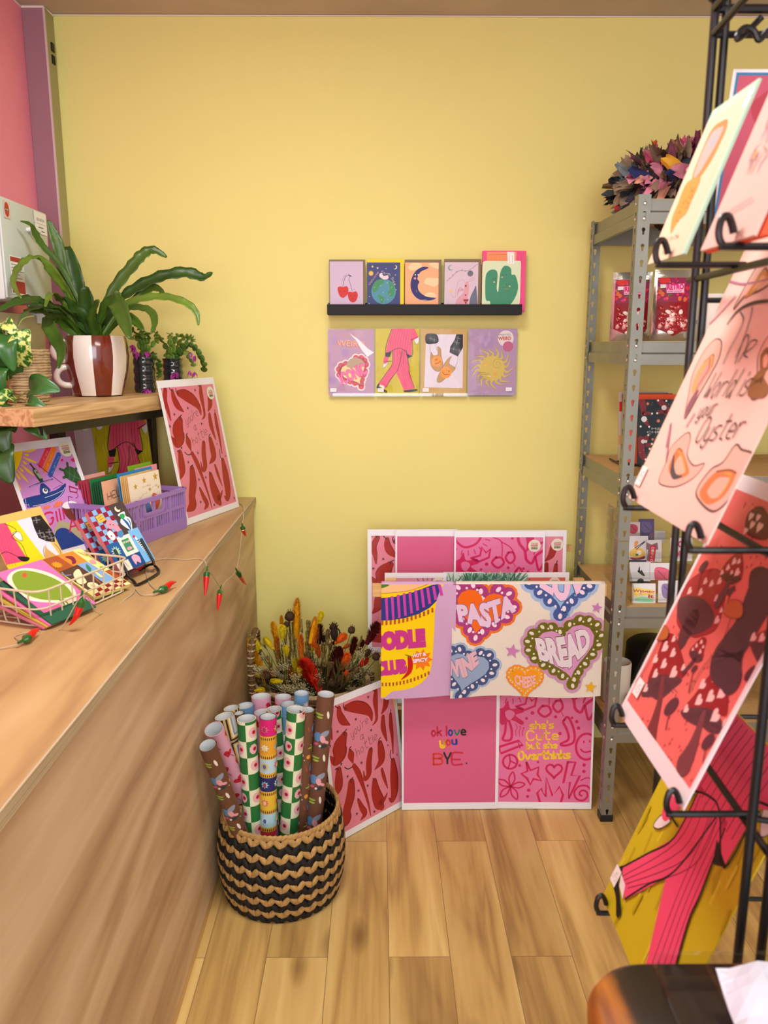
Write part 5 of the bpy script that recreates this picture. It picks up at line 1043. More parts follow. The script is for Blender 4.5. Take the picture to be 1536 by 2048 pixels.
o = sheet('notebook', 'patchwork notebook in yellow, brown and blue squares in the wire basket', 'notebook', patch(), frame(-.573, 1.548, CT + .014, 65, 65), None)
MB().box((.0525, .075, -.004), (.103, .147, .006)).build('pages', paper('#ece6e0'), o, M=Matrix.Translation((.001, -.0005, 0)), smooth=False)
for i, (c, l) in enumerate((('#1f5a40', 'dark green envelope'), ('#d86a96', 'pink envelope'), ('#b7a13a', 'mustard envelope'), ('#b9687c', 'dusty rose envelope'))):
    q = link('envelope', Art(.112, .145, c, thick=.003).mesh('envelope'), None, M=frame(-.600 - .004 * i, 1.402 - .003 * i, CT + .0095 - .0017 * i, 66 + 2 * i, 64 + 2.5 * i)); tag(q, l + (' right behind', ', second behind', ', third behind', ', fourth behind')[i] + ' the olive card in the wire basket', 'envelope', GB)
# ------------------------------------------------------------------ string of chilli lights
REDG = pbr('red chilli plastic', '#c20d10', 0.28, spec=0.5, coat=0.15, emit='#ff2410', estr=0.06); GRNG = pbr('green cap plastic', '#1c5a20', 0.25, spec=0.5, coat=.4); WIRE = pbr('clear cable', '#b6a68c', 0.3, spec=0.5); BULB = pbr('bulb base', '#f2cfa8', .3, emit='#ffb070', estr=1.0)
t = thing('chilli_string_lights', 'string of red chilli lights trailing over the counter edge', 'string lights', (-.45, 1.8, CT)); OB = V((-.45, 1.8, CT))
def chilli_pts(a, b, bend): 
    m = (a + b) / 2 + bend; return [tuple(a - OB), tuple(a.lerp(m, .5) + (b - a) * .02 - OB), tuple(m - OB), tuple(m.lerp(b, .55) - OB + bend * .2), tuple(b - OB)]
def light(capA, capB, tip, bend=V((0, 0, 0)), r=.0072):
    q = smooth_pts(chilli_pts(capB, tip, bend), 4); n = len(q)
    c = MB().tube(q, [r * (1 - (i / (n - 1)) ** 1.7 * .93) for i in range(n)], 12).build('chilli_light', REDG, t)
    d = (capB - capA); MB().tube([tuple(capA - d * .9 - OB), tuple(capA - OB), tuple(capA.lerp(capB, .4) - OB), tuple(capB + d * .12 - OB)], [r * .3, r * .42, r * 1.12, r * 1.02], 12).build('cap', GRNG, c)
    MB().ball(tuple(capB + d * .1 - OB), r * .8, 8).build('bulb_base', BULB, c)
L1 = (at(46, 1281, Z=CT + .009), at(57, 1276, Z=CT + .009), at(81, 1258, Z=CT + .011)); L2 = (at(318, 1181, Z=CT + .009), at(330, 1177, Z=CT + .009), at(353, 1164, Z=CT + .012))
L3 = (at(163, 1196, Z=CT + .062), at(161, 1212, Z=CT + .047), at(138, 1251, Z=CT + .010))
L4 = (at(414, 1143, X=-.413), at(413, 1154, X=-.412), at(410, 1193, X=-.413)); L5 = (at(441, 1180, X=-.413), at(439, 1190, X=-.412), at(435, 1223, X=-.413)); L6 = (at(475, 1143, X=-.413), at(479, 1150, X=-.411), at(497, 1170, X=-.411)); L7 = (at(485, 1052, X=-.413), at(486, 1058, X=-.412), at(494, 1073, X=-.411)); L8 = (at(290, 1131, Z=CT + .009), at(284, 1133, Z=CT + .009), at(262, 1141, Z=CT + .008))
for i, l in enumerate((L1, L2, L3, L4, L5, L6, L7, L8)): light(*l, bend=(V((0, 0, .004)), V((0, 0, .004)), V((.004, -.004, 0)), V((0, .001, 0)), V((0, .001, 0)), V((0, -.004, -.004)), V((0, -.003, -.003)), V((0, 0, .001)))[i])
zc = CT + .002
def cp(x, y): return at(x, y, Z=zc)
def cf(x, y): return at(x, y, X=-.416)
wp = [cp(-30, 1310), cp(0, 1297), L1[0] + V((0, 0, -.004)), cp(30, 1272), cp(70, 1262), cp(120, 1258), L3[0] + V((.004, 0, .006)), cp(200, 1228), cp(262, 1190), cp(270, 1178), cp(285, 1190), L2[0] + V((0, 0, -.004)), cp(300, 1168), cp(292, 1140), cp(300, 1126), cp(330, 1117), cp(370, 1119), cp(395, 1117), cp(408, 1121), cf(413, 1131), cf(415, 1139), cf(424, 1150), cf(432, 1162), cf(442, 1175), cf(450, 1164), cf(464, 1152), cf(472, 1140), cf(477, 1120), cf(482, 1080), cf(485, 1050), cf(487, 1030), cf(488, 1016), cp(483, 1009), cp(470, 1006)]
MB().tube(smooth_pts([tuple(q - OB) for q in wp], 5), .0011, 6).build('wire', WIRE, t)
# ------------------------------------------------------------------ plants on the oak shelf
ST_ = 1.2775
LEAFG = pbr('fern leaf green', '#3f5f16', 0.38, spec=0.5, vary=0.25, vscale=14); LEAFD = pbr('fern leaf dark', '#2c4a14', 0.4, spec=0.45, vary=0.25, vscale=14); LEAFY = pbr('fern leaf light', '#5c7a22', 0.36, spec=0.5, vary=0.2, vscale=14)
SOIL = pbr('potting soil', '#2b1e14', 0.95, bump=.6, bscale=90)
t = thing('potted_fern', 'birds nest fern with long wavy leaves in a brown and white striped pot', 'potted plant', (-.795, 2.305, ST_)); PC = V((-.795, 2.305, ST_))
prof = [(.052, 0), (.066, .003), (.070, .02), (.083, .07), (.088, .11), (.086, .145), (.081, .166), (.077, .167), (.076, .155), (.07, .13)]
BRN = pbr('brown glaze', '#6a2410', .14, spec=.6, coat=.5, vary=.12, vscale=30); CRW = pbr('cream glaze', '#e6dcd2', .16, spec=.6, coat=.4)
MB().lathe(prof, 60, mifn=lambda i, k: 1 if ((k + 7) % 12) < 6 else 0).build('pot', [BRN, CRW], t, angle=60)
MB().lathe([(.001, .140), (.074, .140)], 24).build('soil', SOIL, t)
hd = V((-.86, -.51, 0)); hp = V((0, 0, 1))
for zc_, nm in ((.125, 'handle'), (.056, 'handle')):
    P = [hd * (.083 + .024 * 1 - .024 + .024 * (1 - cos(R(a_)) * 0) * 0) for a_ in (0,)]
    P = [tuple(hd * (.086 - (.004 if zc_ < .1 else 0) + .028 * sin(R(a_))) + hp * (zc_ + .025 * cos(R(a_)))) for a_ in range(0, 181, 15)]
    P = [tuple(V(P[0]) - hd * .010)] + P + [tuple(V(P[-1]) - hd * .010)]
    MB().tube(P, .0088, 12).build(nm, CRW, t)
def zz(x, y): return (x / 2.954, 380 + y / 2.954)
def leaf_path(pts, y0, y1, base=None, org=None, power=1.0):
    n = len(pts); out = []
    for i, q in enumerate(pts): out.append(at(*zz(*q), Y=y0 + (y1 - y0) * (i / (n - 1)) ** power))
    if base is not None: out[0] = base
    return [tuple(p - org) for p in out]
FERN = [([(520, 850), (440, 700), (380, 500), (345, 340), (312, 250), (284, 178)], 30, -.02), ([(530, 850), (480, 660), (440, 500), (400, 335)], 44, .05), ([(500, 850), (430, 650), (370, 560), (300, 470), (230, 412), (170, 412), (105, 480), (84, 560), (125, 640)], 24, -.25),
        ([(510, 850), (420, 560), (330, 420), (250, 330), (205, 255), (175, 205), (120, 185)], 17, -.12), ([(570, 850), (620, 700), (700, 560), (790, 450), (850, 385), (910, 360), (985, 398)], 34, .05), ([(590, 850), (690, 680), (800, 590), (950, 520), (1100, 495), (1200, 520), (1255, 488)], 36, .08),
        ([(640, 850), (720, 700), (840, 645), (980, 635), (1100, 672), (1160, 730), (1172, 800)], 22, -.05), ([(640, 850), (740, 720), (840, 700), (900, 730), (915, 790), (895, 850)], 20, -.14), ([(610, 860), (630, 700), (690, 670), (735, 760), (770, 875)], 44, -.14),
        ([(500, 860), (400, 740), (300, 690), (200, 655), (100, 665), (-20, 720)], 28, -.34), ([(490, 860), (400, 720), (340, 640), (300, 618), (268, 690)], 20, -.2), ([(480, 860), (400, 750), (290, 700), (170, 720), (110, 800)], 22, -.3), ([(470, 850), (390, 820), (300, 760), (230, 720), (140, 720)], 28, -.22),
        ([(545, 860), (528, 740), (508, 568)], 44, -.06), ([(540, 860), (470, 700), (420, 620), (370, 540), (345, 400)], 26, .04), ([(600, 860), (645, 760), (680, 660), (700, 600)], 34, .0), ([(480, 850), (400, 790), (320, 760), (290, 800), (330, 880), (365, 960), (345, 1055)], 34, -.22), ([(560, 850), (500, 760), (420, 690), (360, 630)], 30, -.12),
        ([(600, 860), (680, 740), (790, 660), (880, 590), (940, 590), (975, 650)], 24, .08), ([(560, 860), (560, 760), (590, 660)], 36, -.1), ([(630, 855), (720, 760), (790, 770), (850, 830)], 24, -.12), ([(470, 850), (380, 760), (260, 700), (160, 690)], 26, -.1)]
r = random.Random(21)
for i, (p, wd, dy) in enumerate(FERN):
    q = leaf_path(p, 2.305, 2.305 + dy, PC + V((r.uniform(-.02, .02), r.uniform(-.02, .02), .135)), PC); q = smooth_pts(q, 5); n = len(q)
    ws = [wd * .00105 * (.25 + .75 * min(1, 3.2 * j / n)) * (1 - max(0, (j / n - .62) / .38) ** 1.6 * .93) for j in range(n)]
    MB().ribbon(q, ws, up=(.25 - .2 * (i % 3), -.75, .45), fold=.4, wave=.10).build('leaf', (LEAFG, LEAFD, LEAFY, LEAFG)[i % 4], t, solid=.0006, angle=80)
# pothos in a rope pot
def variegated():
    m = pbr('variegated leaf', '#3c7a1e', .35, spec=.5); nt = m.node_tree; b = nt.nodes['Principled BSDF']; tc = nt.nodes.new('ShaderNodeTexCoord'); n = nt.nodes.new('ShaderNodeTexNoise'); n.inputs['Scale'].default_value = 95; n.inputs['Detail'].default_value = 4
    rp = nt.nodes.new('ShaderNodeValToRGB'); rp.color_ramp.elements[0].position = .46; rp.color_ramp.elements[0].color = (*hx('#2f6b1c'), 1); rp.color_ramp.elements[1].position = .56; rp.color_ramp.elements[1].color = (*hx('#d3dd78'), 1)
    nt.links.new(tc.outputs['Object'], n.inputs['Vector']); nt.links.new(n.outputs['Fac'], rp.inputs['Fac']); nt.links.new(rp.outputs[0], b.inputs['Base Color']); return m
VAR = variegated(); PG = pbr('pothos green', '#2f6426', .32, spec=.5, vary=.2, vscale=20); PD = pbr('pothos dark green', '#274a17', .36, spec=.45, vary=.3, vscale=20)
ROPE = pbr('jute rope', '#a98f68', .85, bump=.7, bscale=160, vary=.2, vscale=60)
t = thing('potted_pothos', 'trailing variegated pothos in a coiled jute rope pot', 'potted plant', (-.888, 2.055, ST_)); PO = V((-.888, 2.055, ST_))
mb = MB()
for i in range(19):
    z = .004 + i * .0068; rr = .046 + .009 * min(1, i / 9) + .001 * sin(i * 2.3)
    mb.tube([(rr * cos(2 * pi * k / 36), rr * sin(2 * pi * k / 36), z + .0008 * sin(k * 1.7 + i)) for k in range(36)], .0042, 6, closed=True)
mb.lathe([(.001, .003), (.044, .003), (.05, .06), (.052, .13), (.049, .13), (.046, .06)], 30); mb.build('pot', ROPE, t, angle=70); MB().lathe([(.001, .118), (.048, .118)], 20).build('soil', SOIL, t)
def z4(x, y): return (x / 3.657, 580 + y / 3.657)
def heart_leaf(name, base, tip, wid, Y0, Y1, mt, curl=.02, side=(1, -.2, 0)):
    a_ = at(*z4(*base), Y=Y0); b_ = at(*z4(*tip), Y=Y1); m_ = a_.lerp(b_, .45) + V((0, -curl, curl * .6)); q = smooth_pts([tuple(a_ - PO), tuple(m_ - PO), tuple(b_ - PO)], 7); n = len(q)
    f = lambda x: (sin(pi * min(1, x * 1.0) ** .62) ** .75) * (1 - .15 * x)
    ws = [max(.002, wid * f(max(.02, j / (n - 1)))) for j in range(n)]; ws[-1] = .0008
    MB().ribbon(q, ws, up=(.3, -.85, .35), fold=.3).build(name, mt, t, solid=.0006, angle=80)
LV = [((95, 640), (0, 330), .07, 2.0, 1.96, PG), ((45, 330), (105, 600), .06, 1.97, 1.95, PG), ((150, 560), (215, 285), .062, 1.985, 1.97, VAR), ((10, 240), (150, 350), .045, 2.02, 1.98, VAR), ((215, 730), (445, 740), .062, 1.96, 1.93, PG), ((110, 860), (110, 1045), .046, 1.90, 1.88, PD), ((200, 830), (358, 870), .03, 1.93, 1.90, PG), ((230, 1000), (348, 1095), .040, 1.89, 1.86, PG), ((60, 730), (20, 880), .05, 1.95, 1.91, PD), ((110, 780), (0, 850), .034, 1.94, 1.9, VAR), ((0, 560), (25, 760), .05, 1.95, 1.93, PG), ((30, 900), (-30, 1010), .05, 1.90, 1.86, PD),
      ((40, 640), (60, 480), .05, 2.04, 2.02, PD), ((0, 1000), (60, 1200), .07, 1.86, 1.82, PD), ((-20, 1150), (90, 1420), .08, 1.84, 1.80, PD), ((-40, 300), (20, 420), .05, 2.06, 2.0, PG), ((100, 420), (60, 380), .04, 2.07, 2.09, PD)]
for i, l in enumerate(LV): heart_leaf('leaf', *l)
mb = MB()
for p in (((60, 440), (100, 430), (150, 560)), ((60, 440), (30, 350), (45, 330)), ((70, 450), (60, 640), (110, 780), (215, 730)), ((110, 780), (170, 800), (200, 830)), ((110, 780), (120, 850), (110, 860)), ((170, 800), (240, 920), (230, 1000)), ((60, 440), (20, 600), (-10, 800), (-10, 1150)), ((60, 440), (20, 300), (10, 240)), ((250, 190), (170, 210), (130, 270))):
    q = [at(*z4(*s_), Y=2.03 - .13 * (j / max(1, len(p) - 1)) * (1 if s_[1] > 600 else .3)) - PO for j, s_ in enumerate(p)]; mb.tube(smooth_pts([tuple(s_) for s_ in q], 4), .0016, 6)
mb.build('stems', pbr('pothos stem', '#7d8a3a', .5), t)
# christmas cactus in ribbed dark pots
DGL = pbr('smoky ribbed glass', '#22282b', .12, spec=.6, coat=.6); PADG = pbr('cactus pad', '#6a8a34', .4, spec=.45, vary=.2, vscale=40); PADD = pbr('cactus pad dark', '#4c6e28', .42, vary=.2, vscale=40); MAG = pbr('magenta petal', '#b53a9a', .5, vary=.15, vscale=60)
def cactus(cx, cy, label, arms, flowers, hh, seed):
    O = V((cx, cy, ST_)); t = thing('potted_cactus', label, 'potted plant', O, group='flowering cacti on the oak shelf'); pr = []
    for i in range(25): z = hh * i / 24; pr.append((.029 + .0035 * abs(sin(z / hh * pi * 4.5)), z))
    MB().lathe([(.001, 0)] + pr + [(.026, hh), (.026, hh * .9)], 28).build('pot', DGL, t, angle=60); MB().lathe([(.001, hh * .92), (.027, hh * .92)], 16).build('soil', SOIL, t)
    rr = random.Random(seed)
    for k, arm in enumerate(arms):
        q = [at(*z4(*s_), Y=cy + (rr.uniform(-.05, .03)) * (j > 0)) - O for j, s_ in enumerate(arm)]; q[0] = V((rr.uniform(-.012, .012), rr.uniform(-.012, .012), hh * .92)); q = [V(s_) for s_ in smooth_pts([tuple(s_) for s_ in q], 3)]
        mb = MB()
        for j in range(len(q) - 1):
            a_, b_ = q[j], q[j + 1]; ws = [.006, .019, .022, .017, .006]; pp = [tuple(a_.lerp(b_, f_)) for f_ in (0, .25, .55, .85, 1)]; mb.ribbon(pp, ws, side=(.8, -.4, .3 * (-1) ** j), fold=.2)
        mb.build('branch', PADG if (k + seed) % 3 else PADD, t, solid=.0012, angle=80)
    for f_ in flowers:
        c = at(*z4(*f_), Y=cy - .03) - O; mb = MB(); ax = V((rr.uniform(-.4, .4), -.3, -.8)).normalized()
        for j in range(11):
            d = (ax + V((rr.uniform(-1, 1), rr.uniform(-1, 1), rr.uniform(-.7, .7))) * .75).normalized(); L_ = rr.uniform(.012, .022); mb.ribbon([tuple(c), tuple(c + d * L_ * .5), tuple(c + d * L_ + ax * .003)], [.003, .007, .001], fold=.2)
        mb.build('flower', MAG, t, angle=80)
cactus(-.712, 2.475, 'flowering cactus in a dark ribbed pot right beside the striped pot', [[(1060, 430), (1040, 360), (980, 300), (930, 270)], [(1060, 430), (1090, 350), (1060, 300)], [(1060, 430), (1000, 330), (960, 360)], [(1070, 430), (1120, 460), (1110, 520), (1100, 545)], [(1080, 430), (1140, 380), (1170, 330)], [(1060, 430), (1060, 350), (1030, 290), (1000, 250)], [(1080, 440), (1150, 500), (1160, 600), (1165, 640)]], [(970, 400), (1005, 455), (1070, 450), (1075, 725), (1100, 735), (985, 425)], .117, 3)
cactus(-.652, 2.585, 'flowering cactus in a ribbed glass pot behind the chilli print', [[(1260, 440), (1250, 360), (1240, 320)], [(1260, 440), (1330, 360), (1400, 350), (1410, 380)], [(1260, 440), (1350, 390), (1440, 440), (1500, 560)], [(1260, 440), (1320, 420), (1370, 470), (1420, 560)], [(1250, 440), (1200, 390), (1150, 330), (1120, 300)], [(1270, 440), (1380, 400), (1460, 470), (1495, 600)], [(1240, 450), (1215, 460), (1240, 560)], [(1260, 440), (1290, 340), (1350, 350)]], [(1395, 455), (1430, 480), (1290, 600), (1385, 590), (1425, 600), (1260, 610)], .10, 4)
# ------------------------------------------------------------------ striped woven basket with wrapping paper rolls
BKC = V((-.258, 1.905, 0)); TAN = pbr('natural seagrass', '#b08a52', .75, bump=.5, bscale=220, vary=.18, vscale=90); BLK = pbr('black seagrass', '#15120f', .7, bump=.5, bscale=220)
t = thing('woven_basket', 'black and natural zigzag woven basket holding wrapping paper rolls', 'basket', BKC)
BH = .232
def brad(z): f = z / BH; return .128 + .036 * sin(pi * min(1, .18 + f * .62)) - .0 * f
mb = MB(); rows = 12; nv = 27
for i in range(rows):
    z0 = BH * (i + .5) / rows; rr = brad(z0)
    for k in range(nv * 2):
        a_ = 2 * pi * (k + .5) / (nv * 2) + .06 * (i % 2); s_ = 1 if k % 2 else -1
        c = V((rr * cos(a_), rr * sin(a_), z0)); out = V((cos(a_), sin(a_), 0)); tan_ = V((-sin(a_), cos(a_), 0))
        sl = (brad(min(BH, z0 + .01)) - brad(max(0, z0 - .01))) / .02; upv = (V((0, 0, 1)) + out * sl).normalized()
        ax = (upv * .80 + tan_ * s_ * .60).normalized(); bx = ax.cross(out).normalized(); Mx = Matrix((bx, out, ax)).transposed()
        mb.ball(tuple(c), .0185, 8, sc=(.46, .30, 1.0), mi=i % 2, rot=Mx)
mb.build('body', [BLK, TAN], t, angle=60)
MB().lathe([(.001, .006), (.122, .006)] + [(brad(BH * j / 8) - .004, BH * j / 8) for j in range(9)], 40).build('lining', BLK, t, angle=60)
mb = MB(); rt = brad(BH)
for k in range(72):
    a_ = 2 * pi * k / 72; mb.ball((rt * cos(a_), rt * sin(a_), BH + .003), .0135, 6, sc=(.42, 1.0, .55), rot=(Matrix.Rotation(a_, 3, 'Z') @ Matrix.Rotation(R(24), 3, 'X')))
mb.build('rim', TAN, t, angle=60)
GR = 'wrapping paper rolls in the striped basket'
def roll_art(kind, r, L_):
    w = 2 * pi * r; u = w * 1000; rr = random.Random(hash(kind) % 7 + 1)
    def P(x, y): return (x / w * 100, (L_ - y) / w * 100)        # metres to art units
    if kind == 'check':
        a = Art(w, L_, '#e8e6c6'); n = 4; c = w / n; K9 = 1.2
        for i in range(n):
            for j in range(int(L_ / (c * K9)) + 1):
                if (i + j) % 2: a.put([[(i * c, j * c * K9), (i * c + c, j * c * K9), (i * c + c, (j + 1) * c * K9), (i * c, (j + 1) * c * K9)]], '#2c7538')
        for lay in range(3):
            for i in range(n):
                for j in range(int(L_ / (c * K9)) + 1):
                    if (i + j) % 2 and j % 3: continue
                    x = i * c + c * .5; y = j * c * K9 + c * .6; p = P(x, y)
                    if lay == 0: a.disc(p[0], p[1], c * 640, '#e3b3b8', c * 760, n=9); 
                    elif lay == 1: a.disc(p[0] + 2, p[1], c * 300, '#c4213c', n=8)
                    else: a.disc(p[0] + 2, p[1], c * 100, '#7a1024', n=5)
    elif kind == 'brown':
        a = Art(w, L_, '#6f4a36'); ys = [L_ * k / 9 for k in range(9)]
        for c, dx, dy, m1, m2, rot in (('#5b87b5', .2, .01, 26, 26, 0), ('#8f9ab0', .34, .02, 26, 16, 30), ('#e2a3ad', .30, .005, 14, 22, 20), ('#e2a3ad', .38, -.004, 18, 8, -30), ('#9bb548', .66, .012, 34, 6, 0), ('#9bb548', .70, .004, 20, 6, 0), ('#35383f', .32, -.014, 22, 11, 8), ('#d8d8da', .26, -.014, 7, 7, 0), ('#ece6dc', .86, .012, 7, 22, 10), ('#c95a86', .18, -.01, 16, 8, 20), ('#e59a3c', .55, -.012, 12, 12, 0), ('#a34a3a', .02, .01, 5, 16, 20), ('#e6ded0', .6, .02, 3, 3, 0), ('#e6ded0', .46, -.02, 3, 3, 0)):
            for k, y in enumerate(ys):
                p = P((dx + .5 * (k % 2)) % 1 * w, y + dy); a.disc(p[0], p[1], m1, c, m2, rot, n=9)
    elif kind == 'sun':
        a = Art(w, L_, '#2b2c66'); cs = ['#2b2c66', '#b7d3dc', '#e2a22e', '#d61f76', '#4f9ab8', '#ee8c34', '#3a3f8c', '#c9304a', '#b7dbe4', '#e9c13a']
        n = 10; hh = L_ / n
        for k in range(n):
            a.put([[(0, k * hh), (w, k * hh), (w, k * hh + hh), (0, k * hh + hh)]], cs[k]); a.put([[(w * .5, k * hh), (w, k * hh), (w, k * hh + hh), (w * .5, k * hh + hh)]], cs[(k + 4) % n])
        for k in range(n): a.put([[(0, k * hh - .006), (w, k * hh - .006), (w, k * hh + .006), (0, k * hh + .006)]], '#d8b23a')
        for k in range(n):
            for j in range(26): x = w * j / 26; a.put([[(x, k * hh - .0045), (x + w / 52, k * hh - .0045), (x + w / 52, k * hh + .002), (x, k * hh + .002)]], '#7d2030')
        for k in range(n):
            for q in (.15, .4, .65, .9): p = P(w * q, k * hh + hh / 2); a.star(p[0], p[1], 22, ('#e9b43a', '#dfe7ee', '#e6668f', '#8fd0d8')[(k + int(q * 8)) % 4], 8, .55)
        for k in range(n):
            for q in (.15, .4, .65, .9): p = P(w * q, k * hh + hh / 2); a.disc(p[0], p[1], 8, ('#a33a52', '#4a6fb0', '#f0cf70')[(k + int(q * 5)) % 3], 12)
    elif kind == 'pink':
        a = Art(w, L_, '#dca3bd')
        for k in range(10):
            for q in (.1, .45, .78): p = P(w * ((q + .17 * k) % 1), L_ * (k + .5) / 10); a.heart(p[0], p[1], 26, '#c4273a', rr.uniform(-25, 25))
        for k in range(10):
            for q in (.1, .45, .78): p = P(w * ((q + .17 * k) % 1), L_ * (k + .5) / 10); a.line([(p[0] + 3, p[1] + 6), (p[0] + 8, p[1] + 16)], 1.4, '#5a2030', False); a.disc(p[0], p[1] - 1, 4, '#6d1022', n=6)
    elif kind == 'blue':
        a = Art(w, L_, '#6a9ccb')
        for k in range(9):
            for q in (.15, .65): p = P(w * ((q + .3 * k) % 1), L_ * (k + .4) / 9); a.disc(p[0], p[1], 30, '#dfe6ea', 18, 20); 
        for k in range(9):
            for q in (.4, .9): p = P(w * ((q + .3 * k) % 1), L_ * (k + .5) / 9); a.star(p[0], p[1], 24, '#ecd3e2', 8, .45)
        for k in range(9):
            for q in (.2, .7): p = P(w * ((q + .3 * k) % 1), L_ * (k + .45) / 9); a.disc(p[0], p[1], 7, '#2e4868', 12)
    else:
        a = Art(w, L_, '#d9c58e'); n = 4; c = w / 2
        for k in range(int(L_ / .085) + 1):
            for i in range(2):
                for (m, col) in ((.0, '#2b2420'), (.004, '#d9a33c'), (.007, '#e8dcc0'), (.012, '#8a949c'), (.016, '#c9cfd2')): a.put([[(i * c + m + .003, k * .085 + m), (i * c + c - m - .003, k * .085 + m), (i * c + c - m - .003, k * .085 + .08 - m), (i * c + m + .003, k * .085 + .08 - m)]], col)
                for m in range(5): p0 = P(i * c + c * .5, k * .085 + .022 + m * .008); p1 = P(i * c + c * .62, k * .085 + .026 + m * .008); a.line([p0, p1], 1.6, '#4a4a4a', False)
    return a
ROLLM = {}
def roll(kind, r, L_, top, bot, label, spin):
    key = (kind, r, L_)
    if key not in ROLLM:
        a = roll_art(kind, r, L_); w = a.w
        def warp(u, v, z): an = 2 * pi * u / w; q = r + max(0, z) * 1.0 if z > -1e-6 else r - .0012; return V((q * cos(an), q * sin(an), v))
        ROLLM[key] = a.mesh('roll', warp, [(0, [w * i / 40 for i in range(1, 40)])])
    d = (top - bot).normalized(); Mr = d.to_track_quat('Z', 'Y').to_matrix().to_4x4(); M = Matrix.Translation(top - d * L_) @ Mr @ Matrix.Rotation(R(spin), 4, 'Z')
    o = link('paper_roll', ROLLM[key], None, M=M); tag(o, label, 'wrapping paper', GR)
    key2 = ('inner', r, L_)
    if key2 not in ROLLM:
        q = MB().lathe([(r - .0015, .002), (r - .0015, L_ - .0004)], 32).build('inner_side', pbr('white paper inside', '#dfe5e8', .7), o); ROLLM[key2] = q.data
    else: q = link('inner_side', ROLLM[key2], o)
    q['label'] = 'plain white inside of the roll'
    return o
RL = [('brown', .0205, .50, (415, 1490), 1.715, (470, 1650), 'brown patterned roll leaning furthest left over the basket rim', 20), ('pink', .023, .52, (428, 1458), 1.785, (478, 1600), 'pink roll with red hearts behind the leftmost brown roll', 50), ('label', .024, .54, (448, 1432), 1.885, (490, 1600), 'cream roll printed with vintage labels at the back left', 190), ('label', .020, .55, (462, 1416), 1.955, (500, 1600), 'cream vintage label roll furthest back, only its top showing', 60),
      ('brown', .0135, .52, (478, 1426), 1.93, (505, 1600), 'slim brown roll between the label roll and the green check roll', 120), ('blue', .023, .55, (490, 1411), 1.985, (512, 1600), 'pale blue roll standing behind the slim brown roll', 10), ('check', .0235, .50, (493, 1437), 1.85, (507, 1660), 'green and cream check roll on the left of the sun and moon roll', 0), ('pink', .026, .56, (522, 1392), 2.02, (530, 1600), 'pink roll at the very back centre of the basket', 130),
      ('pink', .0215, .53, (525, 1424), 1.935, (538, 1600), 'pink roll right behind the sun and moon roll', 220), ('sun', .021, .50, (536, 1433), 1.845, (537, 1668), 'multicoloured sun and moon roll in the front centre of the basket', -70), ('check', .020, .52, (548, 1418), 1.945, (562, 1600), 'green check roll half hidden behind the sun and moon roll', 70), ('pink', .022, .56, (566, 1393), 2.02, (566, 1600), 'pink roll at the back right of the centre', 300),
      ('blue', .0215, .54, (578, 1408), 1.965, (576, 1600), 'blue and white roll behind the right green check roll', 80), ('check', .0235, .52, (592, 1419), 1.865, (578, 1660), 'green and cream check roll on the right of the sun and moon roll', 100), ('blue', .019, .57, (603, 1386), 1.955, (600, 1600), 'blue roll with a pale star standing tallest behind the brown rolls', -60), ('brown', .019, .53, (614, 1419), 1.89, (600, 1660), 'brown patterned roll just right of the right green check roll', 200), ('brown', .0225, .56, (652, 1388), 1.90, (628, 1640), 'brown patterned roll furthest right in the basket', 260)]
for i, (kind, r_, L_, tp, Yt, bt, lb, sp) in enumerate(RL):
    T_ = at(*tp, Y=Yt); d_ = at(*bt, Y=Yt - .0) - T_; B_ = T_ + d_ * ((T_.z - .03) / -d_.z); q = V((B_.x - BKC.x, B_.y - BKC.y, 0)); 
    lim = .118 - r_
    if i < 2:      # the two that lean out over the rim
        m_ = at(bt[0] + 4, bt[1], Z=.245); b2 = T_ + (m_ - T_) * ((T_.z - .03) / (T_.z - m_.z)); q = V((b2.x - BKC.x, b2.y - BKC.y, 0))
    if q.length > lim: q *= lim / q.length
    roll(kind, r_, min(L_, T_.z - .012), T_, V((BKC.x + q.x, BKC.y + q.y, .03)), lb, sp)
# ------------------------------------------------------------------ wicker basket of dried flowers
WK = pbr('brown wicker', '#6b4f30', .7, bump=.5, bscale=200, vary=.25, vscale=70); WKL = pbr('pale wicker rib', '#b39a72', .7, vary=.2, vscale=90)
FB = V((-.222, 2.47, 0)); t = thing('flower_basket', 'oval brown wicker basket of dried flowers against the yellow wall', 'basket', FB); ea, eb, fh = .185, .135, .335
mb = MB()
for i in range(26):
    z = .006 + i * .0127; k = .86 + .14 * (i / 25)
    mb.tube([(ea * k * cos(a_) , eb * k * sin(a_), z + .002 * sin(a_ * 20 + i * pi)) for a_ in [2 * pi * j / 60 for j in range(60)]], .0062, 6, closed=True)
mb.build('body', WK, t, angle=70); MB().lathe([(.001, .004), (.84, .004), (.96, .33)], 40).build('lining', BLK, t, M=Matrix.Diagonal((ea, eb, 1, 1)))
mb = MB(); mb.tube([(ea * 1.01 * cos(a_), eb * 1.01 * sin(a_), fh) for a_ in [2 * pi * j / 60 for j in range(60)]], .0085, 8, closed=True); mb.build('rim', WKL, t)
for sx in (-1, 1):      # the left handle stands up, the right one hangs down
    up = 1 if sx < 0 else -1; ex = 0 if sx < 0 else .016
    mb = MB(); P = smooth_pts([(sx * (ea * .97 + ex), -.085, fh - .01), (sx * (ea + ex), -.075, fh + .10 * up), (sx * (ea - .004 + ex), -.03, fh + .165 * up), (sx * (ea - .004 + ex), .03, fh + .165 * up), (sx * (ea + ex), .075, fh + .10 * up), (sx * (ea * .97 + ex), .085, fh - .01)], 8); mb.tube(P, .010, 8)
    for j in range(len(P)): mb.ball(P[j], .0132, 6, sc=(1, 1, .42), mi=j % 2)
    mb.build('handle', [WK, WKL], t, angle=60)
